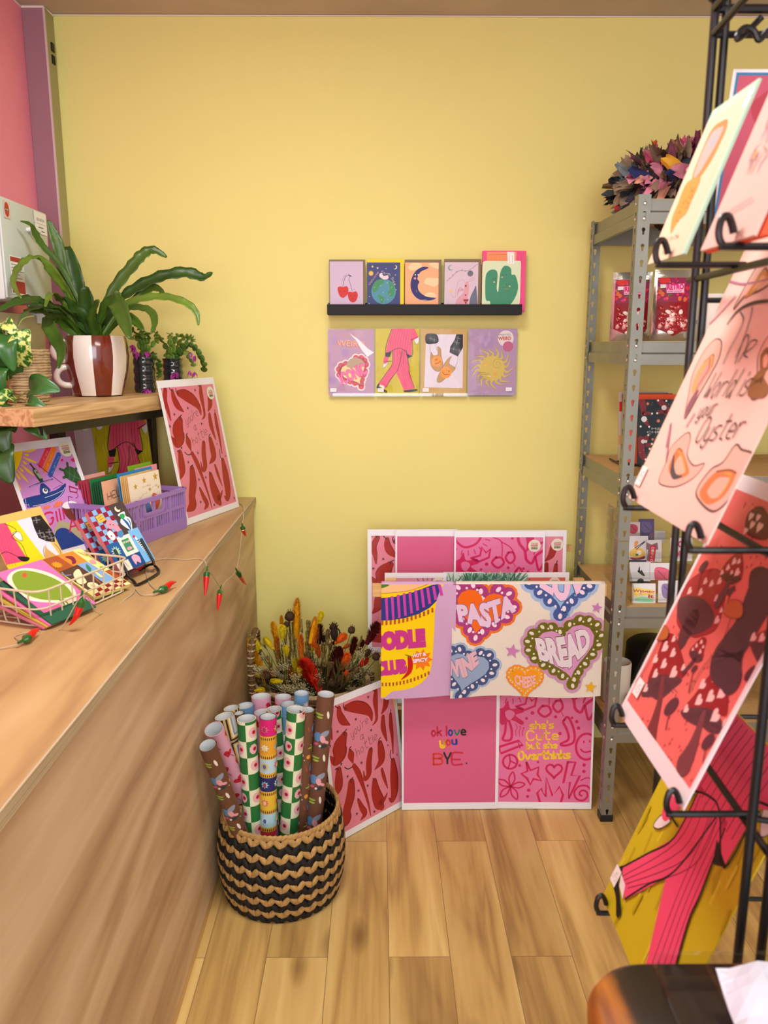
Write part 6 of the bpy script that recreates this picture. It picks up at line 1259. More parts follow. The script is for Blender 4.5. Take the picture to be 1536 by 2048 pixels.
MB().lathe([(.001, .30), (.93, .30)], 30).build('dry_foam', SOIL, t, M=Matrix.Diagonal((ea, eb, 1, 1)))
STEM = pbr('dry stem', '#5e5230', .8)
def fluffy(n, L_, rad, seed, spread=.9, tipk=.3, flat=1.0):
    """plume: short bristles all along an axis"""
    q = random.Random(seed); mb = MB()
    mb.tube([(0, 0, 0), (0, 0, L_ * .5), (0, 0, L_)], [rad * .35, rad * .4, rad * .1], 6)
    for i in range(n):
        z = L_ * (i + q.random()) / n; f = sin(pi * min(.97, .12 + .85 * z / L_)) ** .7; a_ = q.random() * 6.28; r_ = rad * f
        d = V((cos(a_) * flat, sin(a_), spread)); d.normalize(); x = d.orthogonal().normalized() * rad * .10; b_ = V((0, 0, z)); e = b_ + d * r_ * 1.35
        mb.add([tuple(b_ + x), tuple(b_ - x), tuple(e)], [(0, 1, 2)])
    return mb
PROTO = {}
def kind_mesh(k):
    if k in PROTO: return PROTO[k]
    col = {'yplume': '#e8a514', 'oplume': '#d8761a', 'bunny': '#dcc41e', 'obunny': '#e0601a', 'rplume': '#d42f18', 'dplume': '#571410', 'wheat': '#7d6a30', 'pod': '#4a3626', 'seed': '#3a2a20', 'white': '#b5ad82', 'brown': '#80643c', 'grass': '#5f6130'}[k]
    m = pbr('dried ' + k, col, .8, vary=.22, vscale=60, spec=.15); s_ = sum(map(ord, k))
    if k in ('yplume', 'oplume'): mb = fluffy(620, 1, .21, s_, 1.5, flat=.75); mb.ball((0, 0, .5), .3, 10, sc=(.26, .26, 1.55))
    elif k in ('bunny', 'obunny', 'brown'): mb = fluffy(520, 1, .3, s_, .9); mb.ball((0, 0, .5), .3, 10, sc=(.6, .6, 1.5))
    elif k in ('rplume', 'dplume'): mb = fluffy(620, 1, .28, s_, 1.1); mb.ball((0, 0, .5), .3, 10, sc=(.22, .22, 1.5))
    elif k == 'wheat':
        mb = MB()
        for i in range(22): a_ = (i % 2) * pi + .3 * (i % 3); z = i / 22; mb.ball((.05 * cos(a_), .05 * sin(a_), z), .055, 6, sc=(.7, .7, 1.3))
    elif k in ('pod', 'seed'):
        mb = MB(); mb.ball((0, 0, .5), .5, 12, sc=(.9, .9, 1) if k == 'pod' else (.5, .5, 1))
        for i in range(6): a_ = i * pi / 3; mb.tube([(.40 * cos(a_), .40 * sin(a_), .2), (.47 * cos(a_), .47 * sin(a_), .55), (.12 * cos(a_), .12 * sin(a_), 1.0), (.3 * cos(a_), .3 * sin(a_), 1.18)], .035, 4)
    elif k == 'grass':
        mb = MB(); q = random.Random(s_)
        for i in range(9): a_ = q.random() * 6.28; mb.ribbon([(0, 0, 0), (.1 * cos(a_), .1 * sin(a_), .5), (.32 * cos(a_), .32 * sin(a_), 1)], [.03, .045, .004])
    else:
        mb = MB(); q = random.Random(s_)
        for i in range(46): d = V((q.gauss(0, .3), q.gauss(0, .3), .5 + q.gauss(0, .25))); mb.ball(tuple(d), .06, 5); mb.tube([(0, 0, 0), tuple(d)], .012, 3, caps=False)
    o = mb.build('flower_head', m, None, angle=70); st = MB().tube([(0, 0, -1), (.0, .0, -.5), (0, 0, .02)], 0.0011, 5).build('stem', STEM, None)
    PROTO[k] = (o.data, st.data); bpy.data.objects.remove(o); bpy.data.objects.remove(st); return PROTO[k]
NAMES = {'yplume': ('dried_plume', 'golden yellow dried plume'), 'oplume': ('dried_plume', 'orange dried plume'), 'bunny': ('dried_bunny_tail', 'yellow bunny tail flower head'), 'obunny': ('dried_bunny_tail', 'orange bunny tail flower head'), 'rplume': ('dried_plume', 'bright red feathery dried plume'), 'dplume': ('dried_plume', 'dark red bristly dried plume'), 'wheat': ('dried_wheat', 'brownish green ear of dried wheat'), 'pod': ('dried_poppy', 'round striped brown seed pod'), 'seed': ('dried_thistle', 'dark narrow dried thistle'), 'white': ('dried_flower_sprig', 'pale cream dried flower sprig'), 'brown': ('dried_bunny_tail', 'light brown bunny tail flower head'), 'grass': ('dried_leaf_tuft', 'olive tuft of thin dried leaves')}
def zf(x, y): return (470 + x / 4.655, 1180 + y / 4.655)
def stem(k, a_, b_, Y):
    hm, sm = kind_mesh(k); A_ = at(*zf(*a_), Y=Y); B_ = at(*zf(*b_), Y=Y - .01); d = B_ - A_; L_ = d.length; nm, lb = NAMES[k]
    foot = V((FB.x + (A_.x - FB.x) * .45, FB.y + (A_.y - FB.y) * .3, .28)); sd = (foot - A_); t = thing(nm, lb + ' standing in the wicker basket', 'dried flower', A_, group=lb + 's in the wicker basket')
    q = d.normalized().to_track_quat('Z', 'Y').to_matrix().to_4x4(); link('flower_head', hm, t, M=q @ Matrix.Diagonal((L_ * (1 if k in ('pod', 'white', 'grass') else 1), L_, L_, 1)))
    q2 = (-sd).normalized().to_track_quat('Z', 'Y').to_matrix().to_4x4(); link('stem', sm, t, M=q2 @ Matrix.Diagonal((1, 1, sd.length, 1)))
SF = {'yplume': [((270, 760), (60, 440)), ((570, 450), (582, 85)), ((400, 520), (350, 300)), ((700, 490), (750, 255)), ((440, 400), (430, 240))], 'oplume': [((620, 660), (612, 420)), ((575, 890), (500, 725)), ((400, 640), (385, 420)), ((720, 560), (760, 350))],
      'bunny': [((240, 545), (145, 445)), ((350, 545), (275, 445)), ((785, 305), (808, 200)), ((562, 760), (574, 635)), ((605, 810), (602, 725)), ((445, 852), (330, 852)), ((185, 938), (272, 928)), ((440, 460), (436, 330)), ((485, 615), (468, 520)), ((215, 830), (205, 780)), ((716, 570), (716, 525)), ((215, 580), (190, 500))],
      'obunny': [((785, 630), (768, 535)), ((700, 498), (785, 535)), ((935, 495), (1035, 415)), ((985, 740), (1050, 590)), ((1005, 545), (1060, 508)), ((325, 735), (375, 805)), ((1030, 805), (1044, 750)), ((690, 500), (740, 520))],
      'rplume': [((785, 935), (625, 655)), ((1185, 720), (1235, 630)), ((1190, 640), (1170, 720))], 'dplume': [((780, 500), (792, 320)), ((1225, 500), (1330, 310)), ((900, 820), (955, 540)), ((1080, 610), (1115, 440)), ((1000, 630), (968, 530)), ((1145, 570), (1195, 470)), ((742, 770), (735, 700)), ((960, 780), (1010, 640)), ((880, 520), (930, 480))],
      'wheat': [((470, 490), (476, 340)), ((535, 560), (520, 290)), ((445, 720), (420, 500)), ((830, 710), (832, 520)), ((622, 390), (612, 265)), ((860, 510), (868, 365)), ((490, 720), (478, 560)), ((1115, 630), (1185, 425)), ((560, 600), (545, 420)), ((500, 700), (520, 520)), ((870, 760), (880, 600)), ((1060, 700), (1120, 560)), ((400, 690), (370, 560)), ((670, 640), (690, 280))],
      'pod': [((505, 285), (512, 205)), ((290, 835), (288, 760)), ((1078, 400), (1092, 345)), ((905, 905), (905, 835)), ((915, 375), (917, 315)), ((1310, 650), (1318, 590)), ((480, 340), (478, 300)), ((1000, 900), (985, 840))], 'seed': [((930, 470), (920, 345)), ((822, 490), (820, 420)), ((1215, 620), (1260, 560)), ((690, 720), (700, 620))],
      'white': [((400, 930), (395, 850)), ((470, 950), (465, 870)), ((380, 800), (375, 730)), ((720, 690), (722, 610)), ((1165, 640), (1185, 560)), ((1200, 890), (1215, 820)), ((330, 1040), (345, 960)), ((450, 840), (452, 770)), ((1120, 830), (1140, 760)), ((540, 960), (545, 880)), ((1230, 780), (1255, 720)), ((640, 960), (650, 900)), ((280, 650), (270, 590))],
      'brown': [((820, 580), (822, 500)), ((885, 560), (890, 500)), ((680, 640), (684, 570)), ((790, 800), (785, 740)), ((1110, 780), (1150, 700)), ((1040, 850), (1070, 780)), ((850, 440), (870, 370)), ((960, 880), (985, 800))], 'grass': [((790, 900), (790, 780)), ((500, 860), (470, 760)), ((560, 560), (540, 420)), ((650, 760), (640, 640)), ((350, 760), (320, 640)), ((1000, 760), (1040, 660)), ((420, 640), (400, 560)), ((860, 920), (880, 800)), ((700, 860), (700, 740)), ((1150, 900), (1190, 800)), ((580, 760), (560, 640)), ((300, 560), (240, 470))]}
rq = random.Random(17)
for i in range(46):      # short filler low in the basket
    k = ('grass', 'white', 'wheat', 'brown', 'white', 'grass')[i % 6]; x = 220 + rq.random() * 1010; y = 690 + rq.random() * 280 - abs(x - 720) * .12; SF[k].append(((x, y + 40), (x + (x - 720) * .06, y - (90 if k in ('grass', 'wheat') else 30))))
for k, L_ in SF.items():
    for a_, b_ in L_: stem(k, a_, b_, 2.47 + rq.uniform(-.09, .06) - .10 * max(0, (min(a_[1], b_[1]) - 500) / 500))
# ------------------------------------------------------------------ galvanised shelving unit
GALV = pbr('galvanised steel', '#8d8f86', .42, metal=.7, spec=.5, vary=.06, vscale=12); RIV = pbr('rivet steel', '#c9c9c2', .25, metal=.9)
SX0, SX1, SY0, SY1, SH = .675, 1.575, 2.187, 2.66, 1.80
t = thing('metal_shelving_unit', 'galvanised steel shelving unit with chipboard shelves on the right', 'shelving unit', (SX0, SY0, 0)); SW = SX1 - SX0; SD = SY1 - SY0
def flange(mb, o, ux, L0, L1, wd, first):
    """strip of sheet with keyhole slots; o corner, ux direction across"""
    o = V(o); ux = V(ux); P = .0405; n = int((L1 - L0) / P); hr = .0052
    def q(a_, z): return tuple(o + ux * a_ + V((0, 0, z)))
    z = L0
    for i in range(n):
        zc_ = z + P * .5; key = [(hr * sin(k), hr * cos(k) + .004) for k in [R(g) for g in (0, 45, 90, 140)]] + [(.0028, -.004), (.0024, -.009)]
        m = wd * .52; A = [(m, z + P), (wd, z + P), (wd, z), (m, z), (m, zc_ - .009)] + [(m + a_, zc_ + b_) for a_, b_ in key[::-1]]
        B = [(m, z), (0, z), (0, z + P), (m, z + P)] + [(m - a_, zc_ + b_) for a_, b_ in key] + [(m, zc_ - .009)]
        mb.add([q(*s_) for s_ in A], [list(range(len(A)))]); mb.add([q(*s_) for s_ in B], [list(range(len(B)))]); z += P
    mb.add([q(0, z), q(wd, z), q(wd, L1), q(0, L1)], [(0, 1, 2, 3)])
TIERS = (1.79, 1.428, 1.06, .68, .32); BMH = .062
for cx, sx in ((0, 1), (SW, -1)):
    for cy, sy in ((0, 1), (SD, -1)):
        mb = MB()
        for L0, L1 in ((.012, .876), (.879, SH)): flange(mb, (cx, cy, 0), (sx, 0, 0), L0, L1, .032, 0); flange(mb, (cx, cy, 0), (0, sy, 0), L0, L1, .032, 0)
        mb.mi = 1
        for zt in TIERS:
            for dz in (.012, .050): mb.ball((cx + sx * .017, cy - sy * .001, zt - dz), .0045, 8, sc=(1, .5, 1)); mb.ball((cx - sx * .001, cy + sy * .017, zt - dz), .0045, 8, sc=(.5, 1, 1))
        p_ = mb.build('post', [GALV, RIV], t, smooth=False, solid=.0016)
        MB().box((cx + sx * .016, cy + sy * .016, .011), (.038, .038, .022), bev=.002).build('foot_cap', BLACKM, p_, smooth=False)
PRF = [(0, 0), (.012, 0), (.012, .028), (.006, .033), (.006, .062), (0, .062)]
def beam(a_, b_, out, zt):
    a_ = V(a_); b_ = V(b_); d = b_ - a_; o = V(out); n = len(PRF); vs = [tuple(e - o * .002 - o * (.012 - q[0]) + V((0, 0, zt - BMH + q[1]))) for e in (a_, b_) for q in PRF]
    return MB().add(vs, [list(range(n))[::-1], list(range(n, 2 * n))] + [[i, (i + 1) % n, n + (i + 1) % n, n + i] for i in range(n)])
for zt in TIERS:
    for a_, b_, o_ in (((.004, 0, 0), (SW - .004, 0, 0), (0, -1, 0)), ((.004, SD, 0), (SW - .004, SD, 0), (0, 1, 0)), ((0, .004, 0), (0, SD - .004, 0), (-1, 0, 0)), ((SW, .004, 0), (SW, SD - .004, 0), (1, 0, 0))):
        mb = MB(); m2 = beam(a_, b_, o_, zt); m2.build('beam', GALV, t, smooth=False)
    MB().box((SW / 2, SD / 2, zt - .003), (SW - .018, SD - .018, .008)).build('shelf_board', MDF, t, smooth=False)
# rag wreath on top
WCOL = ['#6d3347', '#2f5c46', '#27396f', '#8d7a62', '#b54a68', '#3d4a4c', '#c98f73', '#2a2a33', '#5a4632', '#74858a', '#d98aa0', '#1f4f6a']
WM = [pbr('fabric scrap ' + c, c, .7, vary=.2, vscale=40) for c in WCOL] + [pbr('fabric scrap red', '#c9302f', .7), pbr('fabric scrap orange', '#e06a1e', .7), pbr('fabric scrap mustard', '#d09a24', .7)]
mb = MB(); q = random.Random(33); WR, Wr = .235, .062
for i in range(1250):
    A = q.random() * 2 * pi; B = q.random() * 2 * pi; rad = V((cos(A), sin(A), 0)); n_ = rad * cos(B) + V((0, 0, 1)) * sin(B); c = rad * WR + n_ * Wr * .7
    mi = q.choice([4, 10, 0, 6, 3, 8]) if A < 2.4 else q.randrange(12)
    if 3.4 < A < 4.1: mi = q.choice([4, 10, 6, 0, 2, 3, 10, 8])
    elif 4.1 <= A < 5.2: mi = q.choice([2, 2, 7, 11, 0, 1])
    elif 2.4 < A <= 3.4: mi = q.choice([1, 5, 9, 7, 8, 3])
    if q.random() < .03: mi = 12 + q.randrange(3)
    t1 = n_.orthogonal().normalized(); t1.rotate(Matrix.Rotation(q.random() * 6.28, 3, n_)); t2 = n_.cross(t1); L_ = q.uniform(.022, .052); wd = q.uniform(.015, .034); dr = (n_ * .75 + t1 * q.uniform(-1, 1)).normalized()
    P = [[c + t2 * (wd * (k - 1.5) / 3) * (1 - .25 * j + (.5 * j if j < 2 else .55)) + dr * L_ * j / 2.5 + n_ * q.uniform(-.008, .008) + t1 * q.uniform(-.006, .006) for k in range(4)] for j in range(4)]
    mb.add([tuple(s_) for r_ in P for s_ in r_], [[j * 4 + k, j * 4 + k + 1, j * 4 + k + 5, j * 4 + k + 4] for j in range(3) for k in range(3)], mi)
mb.mi = 7; mb.tube([(WR * cos(a_), WR * sin(a_), 0) for a_ in [2 * pi * k / 40 for k in range(40)]], Wr * .72, 10, closed=True)
o = mb.build('rag_wreath', WM, None, loc=(.985, 2.405, 1.863), solid=0, angle=60); tag(o, 'shaggy wreath of colourful fabric scraps lying on top of the shelving unit', 'wreath')
# ------------------------------------------------------------------ sweet pouches and jars on the second shelf
FOIL = pbr('holographic foil', '#b9bcb0', .18, metal=.85, spec=.6, bump=.6, bscale=40); SWT = [pbr('clear red sweet', '#a3121c', .12, spec=.7, coat=.6), pbr('pink pearl sweet', '#e7a09a', .2, spec=.7, coat=.5), pbr('white pearl sweet', '#ecdcd2', .2, spec=.7, coat=.5)]
WIN = glasslike('pouch window', (1, .97, .97), .06, .06, .5, 40)
def pouch(M, w_, h_, label):
    t = thing('sweet_pouch', label, 'pouch', M=M, group='pouches of pink sweets on the second shelf')
    mb = MB(); nx, ny = 8, 12; vs = []
    for sd in (1, -1):
        for j in range(ny + 1):
            for i in range(nx + 1):
                u = i / nx; v = j / ny; th = .021 * (sin(pi * u) ** .6) * (1 - v) ** .55 * min(1, .55 + v * 4) if sd > 0 else .012 * (sin(pi * u) ** .6) * (1 - v) ** .55
                vs.append(((u - .5) * w_ * (1 - .03 * v), -sd * th, v * h_))
    N = (nx + 1) * (ny + 1)
    for k in (0, 1):
        for j in range(ny):
            for i in range(nx): a_ = k * N + j * (nx + 1) + i; mb.f.append([a_, a_ + 1, a_ + nx + 2, a_ + nx + 1] if k == 0 else [a_ + nx + 1, a_ + nx + 2, a_ + 1, a_]); mb.m.append(0)
    mb.v = vs; mb.build('bag', FOIL, t, solid=0, angle=70)
    a = Art(w_ * .84, h_ * .86, '#a32a5c', quad=((660, 300), (1125, 300), (1090, 1120), (620, 1120)), thick=.0001); a.poly([(640, 300), (1125, 300), (1125, 625), (630, 625)], '#8f2450'); a.poly([(600, 620), (1160, 620), (1140, 960), (870, 1085), (610, 970)], '#8d1220'); q = random.Random(5)
    for i in range(26): a.disc(660 + q.random() * 440, 310 + q.random() * 290, 5 + q.random() * 4, ('#d8326a', '#c21f4e', '#e0525a', '#8d2458')[i % 4])
    for x, y in ((690, 490), (960, 580), (1040, 590), (720, 520)): a.disc(x, y, 10, '#e06a2a', 13)
    for x, y in ((820, 530), (1080, 320), (700, 440)): a.disc(x, y, 12, '#3f7a30', 5)
    for x, y in ((1010, 500), (1080, 440), (660, 560)): a.heart(x, y, 14, '#dc2a3c')
    a.blob([(690, 310), (760, 300), (830, 320), (790, 370), (720, 380), (680, 350)], '#d82a26'); a.poly([(690, 390), (765, 390), (765, 435), (690, 440)], '#f0e6e6'); a.poly([(770, 392), (1030, 380), (1025, 500), (775, 505)], '#f0b4cc'); a.text('RETRO', (780, 468), (1022, 458), 16, '#d8207a', .06); a.text('with pearls', (785, 498), (990, 492), 5, '#a8287a', .02)
    def wp(u, v, z): un_ = u / a.w; vn_ = (v + h_ * .03) / h_; th = .021 * (sin(pi * (.08 + .84 * un_)) ** .6) * (1 - vn_) ** .55 * min(1, .55 + vn_ * 4); return V((u - a.w / 2, -th - .0012 - z, v + h_ * .03))
    link('label_print', a.mesh('label_print', wp, [(0, [a.w * i / 12 for i in range(1, 12)]), (1, [a.h * i / 14 for i in range(1, 14)])], board=False), t)
    mb = MB()
    for i in range(44):
        x = q.uniform(-.33, .33) * w_; z = q.uniform(.10, .48) * h_; d = .021 * (sin(pi * (x / w_ + .5)) ** .6) * (1 - z / h_) ** .55; mb.ball((x, -d - .001, z), .0078, 8, sc=(1.25, .45, .8), mi=q.choice([0, 0, 0, 0, 1, 2]), rot=Matrix.Rotation(q.random() * 3, 3, 'Y'))
    mb.build('sweets', SWT, t); return t
Zs = 1.4305
p_ = at(1339, 676, Y=2.30); pouch(Matrix.Translation((p_.x, 2.30, Zs)), .108, .192, 'foil pouch of pink sweets standing right of the shelf post')
p_ = at(1258, 676, Y=2.52); pouch(Matrix.Translation((p_.x, 2.52, Zs)) @ Matrix.Rotation(R(-12), 4, 'Z'), .118, .205, 'foil pouch of pink sweets standing left behind the shelf post')
CAND = pbr('matt white ceramic', '#e3e0d6', .5)
def jar(x, Y, r_, h_, txt, label):
    t = thing('candle_jar', label, 'jar', (x, Y, Zs), group='white jars on the second shelf')
    MB().lathe([(.001, 0), (r_ - .002, 0), (r_, .004), (r_, h_ - .002), (r_ - .002, h_), (r_ - .004, h_ - .002), (r_ - .004, h_ * .8)], 36).build('jar', CAND, t, angle=50); MB().lathe([(.001, h_ * .8), (r_ - .004, h_ * .8)], 24).build('wax', pbr('cream wax', '#e9dfc6', .5, sub=.2), t)
    a = Art(.03, .02, '#e3e0d6', thick=.0001); a.text(txt, (30, 45), (70, 45), 9, '#2b2b2b'); a.line([(0, 58), (100, 58)], .4, '#9a978e', False)
    def wp(u, v, z): an = R(-90) + (u - .015) / r_; return V(((r_ + .0006 + z) * cos(an), (r_ + .0006 + z) * sin(an), v + h_ * .35))
    link('lettering', a.mesh('lettering', wp, [(0, [.03 * i / 10 for i in range(1, 10)])], board=False), t); return t
p_ = at(1379, 680, Y=2.36); jar(p_.x, 2.36, .034, .118, 'E', 'white candle jar half hidden behind the rack post'); p_ = at(1423, 680, Y=2.29); jar(p_.x, 2.29, .040, .126, 'I', 'larger white candle jar beside the oyster print')
# ------------------------------------------------------------------ gift books on the third shelf
Zt = 1.0625
def xmas(w, h):
    a = Art(w, h, '#1c2b31', quad=((680, 415), (1560, 415), (1500, 1490), (620, 1490)), thick=.010); a.poly([(650, 325), (1600, 325), (1600, 412), (650, 412)], '#e8541c'); Rr = '#7d2a30'
    for p, ws in (([(740, 430), (760, 560), (740, 660)], (20, 17, 9)), ([(760, 640), (860, 640)], (12, 8)), ([(1020, 430), (1100, 500), (1180, 640), (1230, 700)], (12, 18, 20, 10)), ([(990, 640), (1100, 610), (1190, 660)], (7, 12, 14)), ([(780, 760), (840, 850)], (17, 4)), ([(690, 1060), (700, 1300), (760, 1390)], (17, 20, 12)), ([(800, 1160), (880, 1140)], (12, 7)), ([(780, 1060), (820, 1000)], (16, 7)), ([(830, 1220), (950, 1220), (1040, 1100)], (8, 16, 16)), ([(900, 1260), (860, 1400)], (14, 8)), ([(1350, 600), (1400, 800), (1350, 950)], (18, 22, 12)), ([(1250, 1100), (1350, 1200), (1400, 1400)], (14, 20, 14))): a.limb(p, ws, Rr)
    for x, y, m in ((765, 735, 17), (1115, 550, 15), (730, 1100, 12), (780, 1100, 8), (985, 1165, 10), (1330, 700, 16)): a.disc(x, y, m, '#d8d8da')
    for x, y in ((1020, 432), (1160, 440), (845, 860), (825, 995), (905, 645), (995, 640), (820, 1380), (760, 1392), (880, 1140), (840, 1220), (700, 855), (1215, 670), (1460, 500), (1450, 1200)): a.disc(x, y, 6, '#ece8e4')
    for x, y, m in ((840, 485, 12), (1008, 765, 14), (895, 1065, 10), (1300, 500, 12), (1420, 1050, 12)): a.star(x, y, m, '#dd8a6a', 8, .4)
    q = random.Random(3)
    for i in range(40): a.disc(660 + q.random() * 860, 440 + q.random() * 1000, 1.6, '#c9cdd0', n=6)
    a.text('MERRY', (885, 912), (1280, 912), 6.5, '#c4ccd0', -.005); a.text('CHRISTMAS', (800, 965), (1400, 965), 6.5, '#c4ccd0', -.005); return a
GK = 'gift books on the wire stand on the third shelf'
def book(px, Y, w_, h_, art, label, psi=0, lean=10, pages=True):
    p_ = at(*px, Y=Y); o = link('gift_book', art.mesh('gift_book'), None, M=frame(p_.x, Y, Zt + .012, psi, lean)); tag(o, label, 'book', GK)
    if pages: MB().box((w_ / 2 + .001, h_ / 2, -art.th / 2), (w_ - .001, h_ - .004, art.th - .003)).build('pages', paper('#e6ded2'), o, smooth=False)
    return o
def plain(w_, h_, cols):
    a = Art(w_, h_, cols[0], thick=.012)
    for i, c in enumerate(cols[1:]): a.poly([(0, 20 + i * 34), (100, 14 + i * 34), (100, 34 + i * 34), (0, 40 + i * 34)], c)
    return a
book((1276, 922), 2.31, .15, .192, xmas(.15, .192), 'dark green book with red bearded figures and orange top edge')
for i, (c, l, x) in enumerate(((('#e8541c', '#e8541c'), 'orange gift book right behind the dark green book', 1274), (('#d06a5c', '#c98a86'), 'salmon pink gift book third on the wire stand', 1252), (('#8d2a38', '#b04a54'), 'maroon gift book fourth on the wire stand', 1246), (('#b9b0a6', '#c9271f', '#b9b0a6', '#e08a24'), 'grey, red and orange striped gift book at the back of the stand', 1238))):
    book((x, 915), 2.345 + i * .03, .15, .195, plain(.15, (.205, .2, .204, .207)[i], c), l)
t = thing('wire_stand', 'black wire book stand on the third shelf', 'stand', (.80, 2.38, Zt))
mb = MB()
for x in (-.07, .05):
    mb.tube([(x, -.085, .014), (x, -.075, .005), (x, .12, .005)] + ([(x, .155, .12)] if x > 0 else []), .003, 6)
mb.tube([(-.07, -.085, .014), (.05, -.085, .014)], .003, 6); mb.tube([(-.07, .06, .005), (.05, .06, .005)], .003, 6); mb.build('frame', BLACKM, t)
# ------------------------------------------------------------------ sticker display on the fourth shelf
Zf = .6825
t = thing('sticker_display', 'clear acrylic stepped display of stickers on the fourth shelf', 'display', (.86, 2.36, Zf))
for x in (-.125, .16): MB().prism([(-.15, 0), (.15, 0), (.15, .24), (.06, .24), (-.15, .05)], -.002, .002, M=Matrix.Translation((x, 0, 0)) @ Matrix(((0, 0, 1, 0), (1, 0, 0, 0), (0, 1, 0, 0), (0, 0, 0, 1)))).build('side_panel', ACR, t, smooth=False)
for i in range(4): MB().box((.0175, -.125 + i * .066, .010 + i * .045), (.283, .03, .003)).box((.0175, -.140 + i * .066, .020 + i * .045), (.283, .002, .02)).build('step', ACR, t, smooth=False)
GSK = 'sticker packs in the acrylic display'
def wing(w, h):
    a = Art(w, h, '#dfe3e6', quad=((40, 1440), (590, 1440), (560, 1890), (50, 1890))); a.blob([(60, 1600), (150, 1530), (300, 1560), (540, 1600), (520, 1700), (300, 1720), (120, 1740)], '#ecd86a'); a.blob([(100, 1800), (250, 1740), (480, 1780), (500, 1860), (200, 1850)], '#8fd8b0'); a.text('Winging', (60, 1650), (550, 1680), 10, '#b5243c', .02, out='#f0d9a0'); a.text('it', (400, 1770), (530, 1780), 10, '#b5243c', .04, out='#f0d9a0'); a.star(120, 1690, 9, '#f0d020'); a.disc(230, 1680, 9, '#e0a0c0', 6); return a
def heron(w, h):
    a = Art(w, h, '#e2e6e8', quad=((0, 960), (430, 960), (480, 1420), (0, 1420))); a.limb([(210, 1060), (205, 1130), (240, 1190)], (2, 5, 4), '#2a2c30'); a.limb([(190, 1150), (240, 1200)], (6, 3), '#2a2c30'); a.limb([(255, 1140), (270, 1200), (320, 1240)], (4, 9, 5), '#2a2c30'); a.limb([(0, 1400), (240, 1405), (480, 1400)], (5, 7, 5), '#3a3d42'); a.disc(250, 1385, 20, '#3a3d42'); return a
def ramen(w, h):
    a = Art(w, h, '#d9dade', quad=((0, 360), (370, 360), (420, 960), (0, 960))); a.poly([(0, 880), (420, 890), (420, 960), (0, 960)], '#3f4354'); a.blob([(10, 770), (60, 640), (240, 610), (330, 700), (330, 800), (170, 830)], '#e9c05a'); a.blob([(30, 820), (180, 835), (335, 790), (320, 860), (170, 880), (60, 870)], '#8d2a4c'); a.disc(210, 715, 15, '#eeeae2'); a.blob([(110, 480), (180, 470), (150, 600), (110, 600)], '#e29a54'); a.limb([(120, 610), (310, 470)], (2, 2.6), '#2b2444'); a.limb([(150, 640), (310, 480)], (2, 2.4), '#2b2444'); a.disc(165, 760, 10, '#4a7a2c', 7); return a
def disco(w, h):
    a = Art(w, h, '#dcdcdf', quad=((360, 450), (720, 450), (720, 950), (440, 950))); a.poly([(360, 510), (490, 580), (620, 520), (650, 700), (600, 700), (590, 930), (440, 930), (430, 700), (380, 700)], '#8a6a72'); a.poly([(470, 600), (590, 590), (590, 940), (480, 940)], '#c8243c')
    for i, ch in enumerate('DISCO'): a.text(ch, (505, 690 + i * 62), (565, 688 + i * 62), 7, '#f0b8b8', .03)
    return a
def wordy(t1, t2, c, bg='#dfe1e4'):
    def f(w, h):
        a = Art(w, h, bg); a.text(t1, (12, 100 * h / w * .42), (88, 100 * h / w * .42), h * 1000 * .3, c, .05); 
        if t2: a.text(t2, (12, 100 * h / w * .85), (88, 100 * h / w * .85), h * 1000 * .3, c, .05)
        return a
    return f
def blobsheet(bg, c):
    def f(w, h):
        a = Art(w, h, bg); a.blob([(20, 20), (70, 24), (84, 60), (60, 90), (24, 80)], c); a.line([(30, 30), (70, 70)], 1.4, '#3a3550'); return a
    return f
def sk(fn, x0, x1, yb, hpx, Y, z, label):
    a_ = at(x0, yb, Y=Y); b_ = at(x1, yb, Y=Y); k = (b_ - a_).length / (x1 - x0); o = link('sticker_pack', fn(b_.x - a_.x, hpx * k).mesh('sticker_pack'), None, M=frame(a_.x, Y, a_.z, 0, 10)); return tag(o, label, 'sticker', GSK)
sk(wing, 1264, 1311, 1207, 40, 2.228, 0, 'sticker with red wavy words over a yellow rainbow at the front left'); sk(heron, 1259, 1301, 1166, 42, 2.290, 0, 'white sticker with two black herons right above the rainbow sticker'); sk(ramen, 1258, 1296, 1126, 54, 2.356, 0, 'ramen noodle bowl sticker with chopsticks above the heron sticker')
sk(disco, 1293, 1323, 1124, 44, 2.352, 0, 'sticker of a red sign with arrow top right of the noodle bowl'); sk(wordy('GOO', 'OUT', '#d8327a'), 1340, 1384, 1122, 46, 2.352, 0, 'white sticker with stacked pink words right of the rack post'); sk(blobsheet('#e2e4e8', '#e26a86'), 1300, 1350, 1160, 34, 2.288, 0, 'white sticker with pink blobs behind the double rack posts'); sk(blobsheet('#dcdce4', '#8f7cb4'), 1316, 1356, 1205, 44, 2.226, 0, 'white sticker with a purple shape at the front right')
sk(blobsheet('#d0c8ca', '#c0485c'), 1254, 1280, 1074, 30, 2.42, 0, 'pale sticker with a red curve at the top left of the display'); sk(blobsheet('#5d5380', '#6d6390'), 1277, 1308, 1088, 50, 2.425, 0, 'dark purple sticker at the top of the display'); sk(wordy('TO', None, '#b9bcc4', '#c3c4cb'), 1309, 1330, 1084, 22, 2.42, 0, 'plain grey white sticker right of the dark purple one')
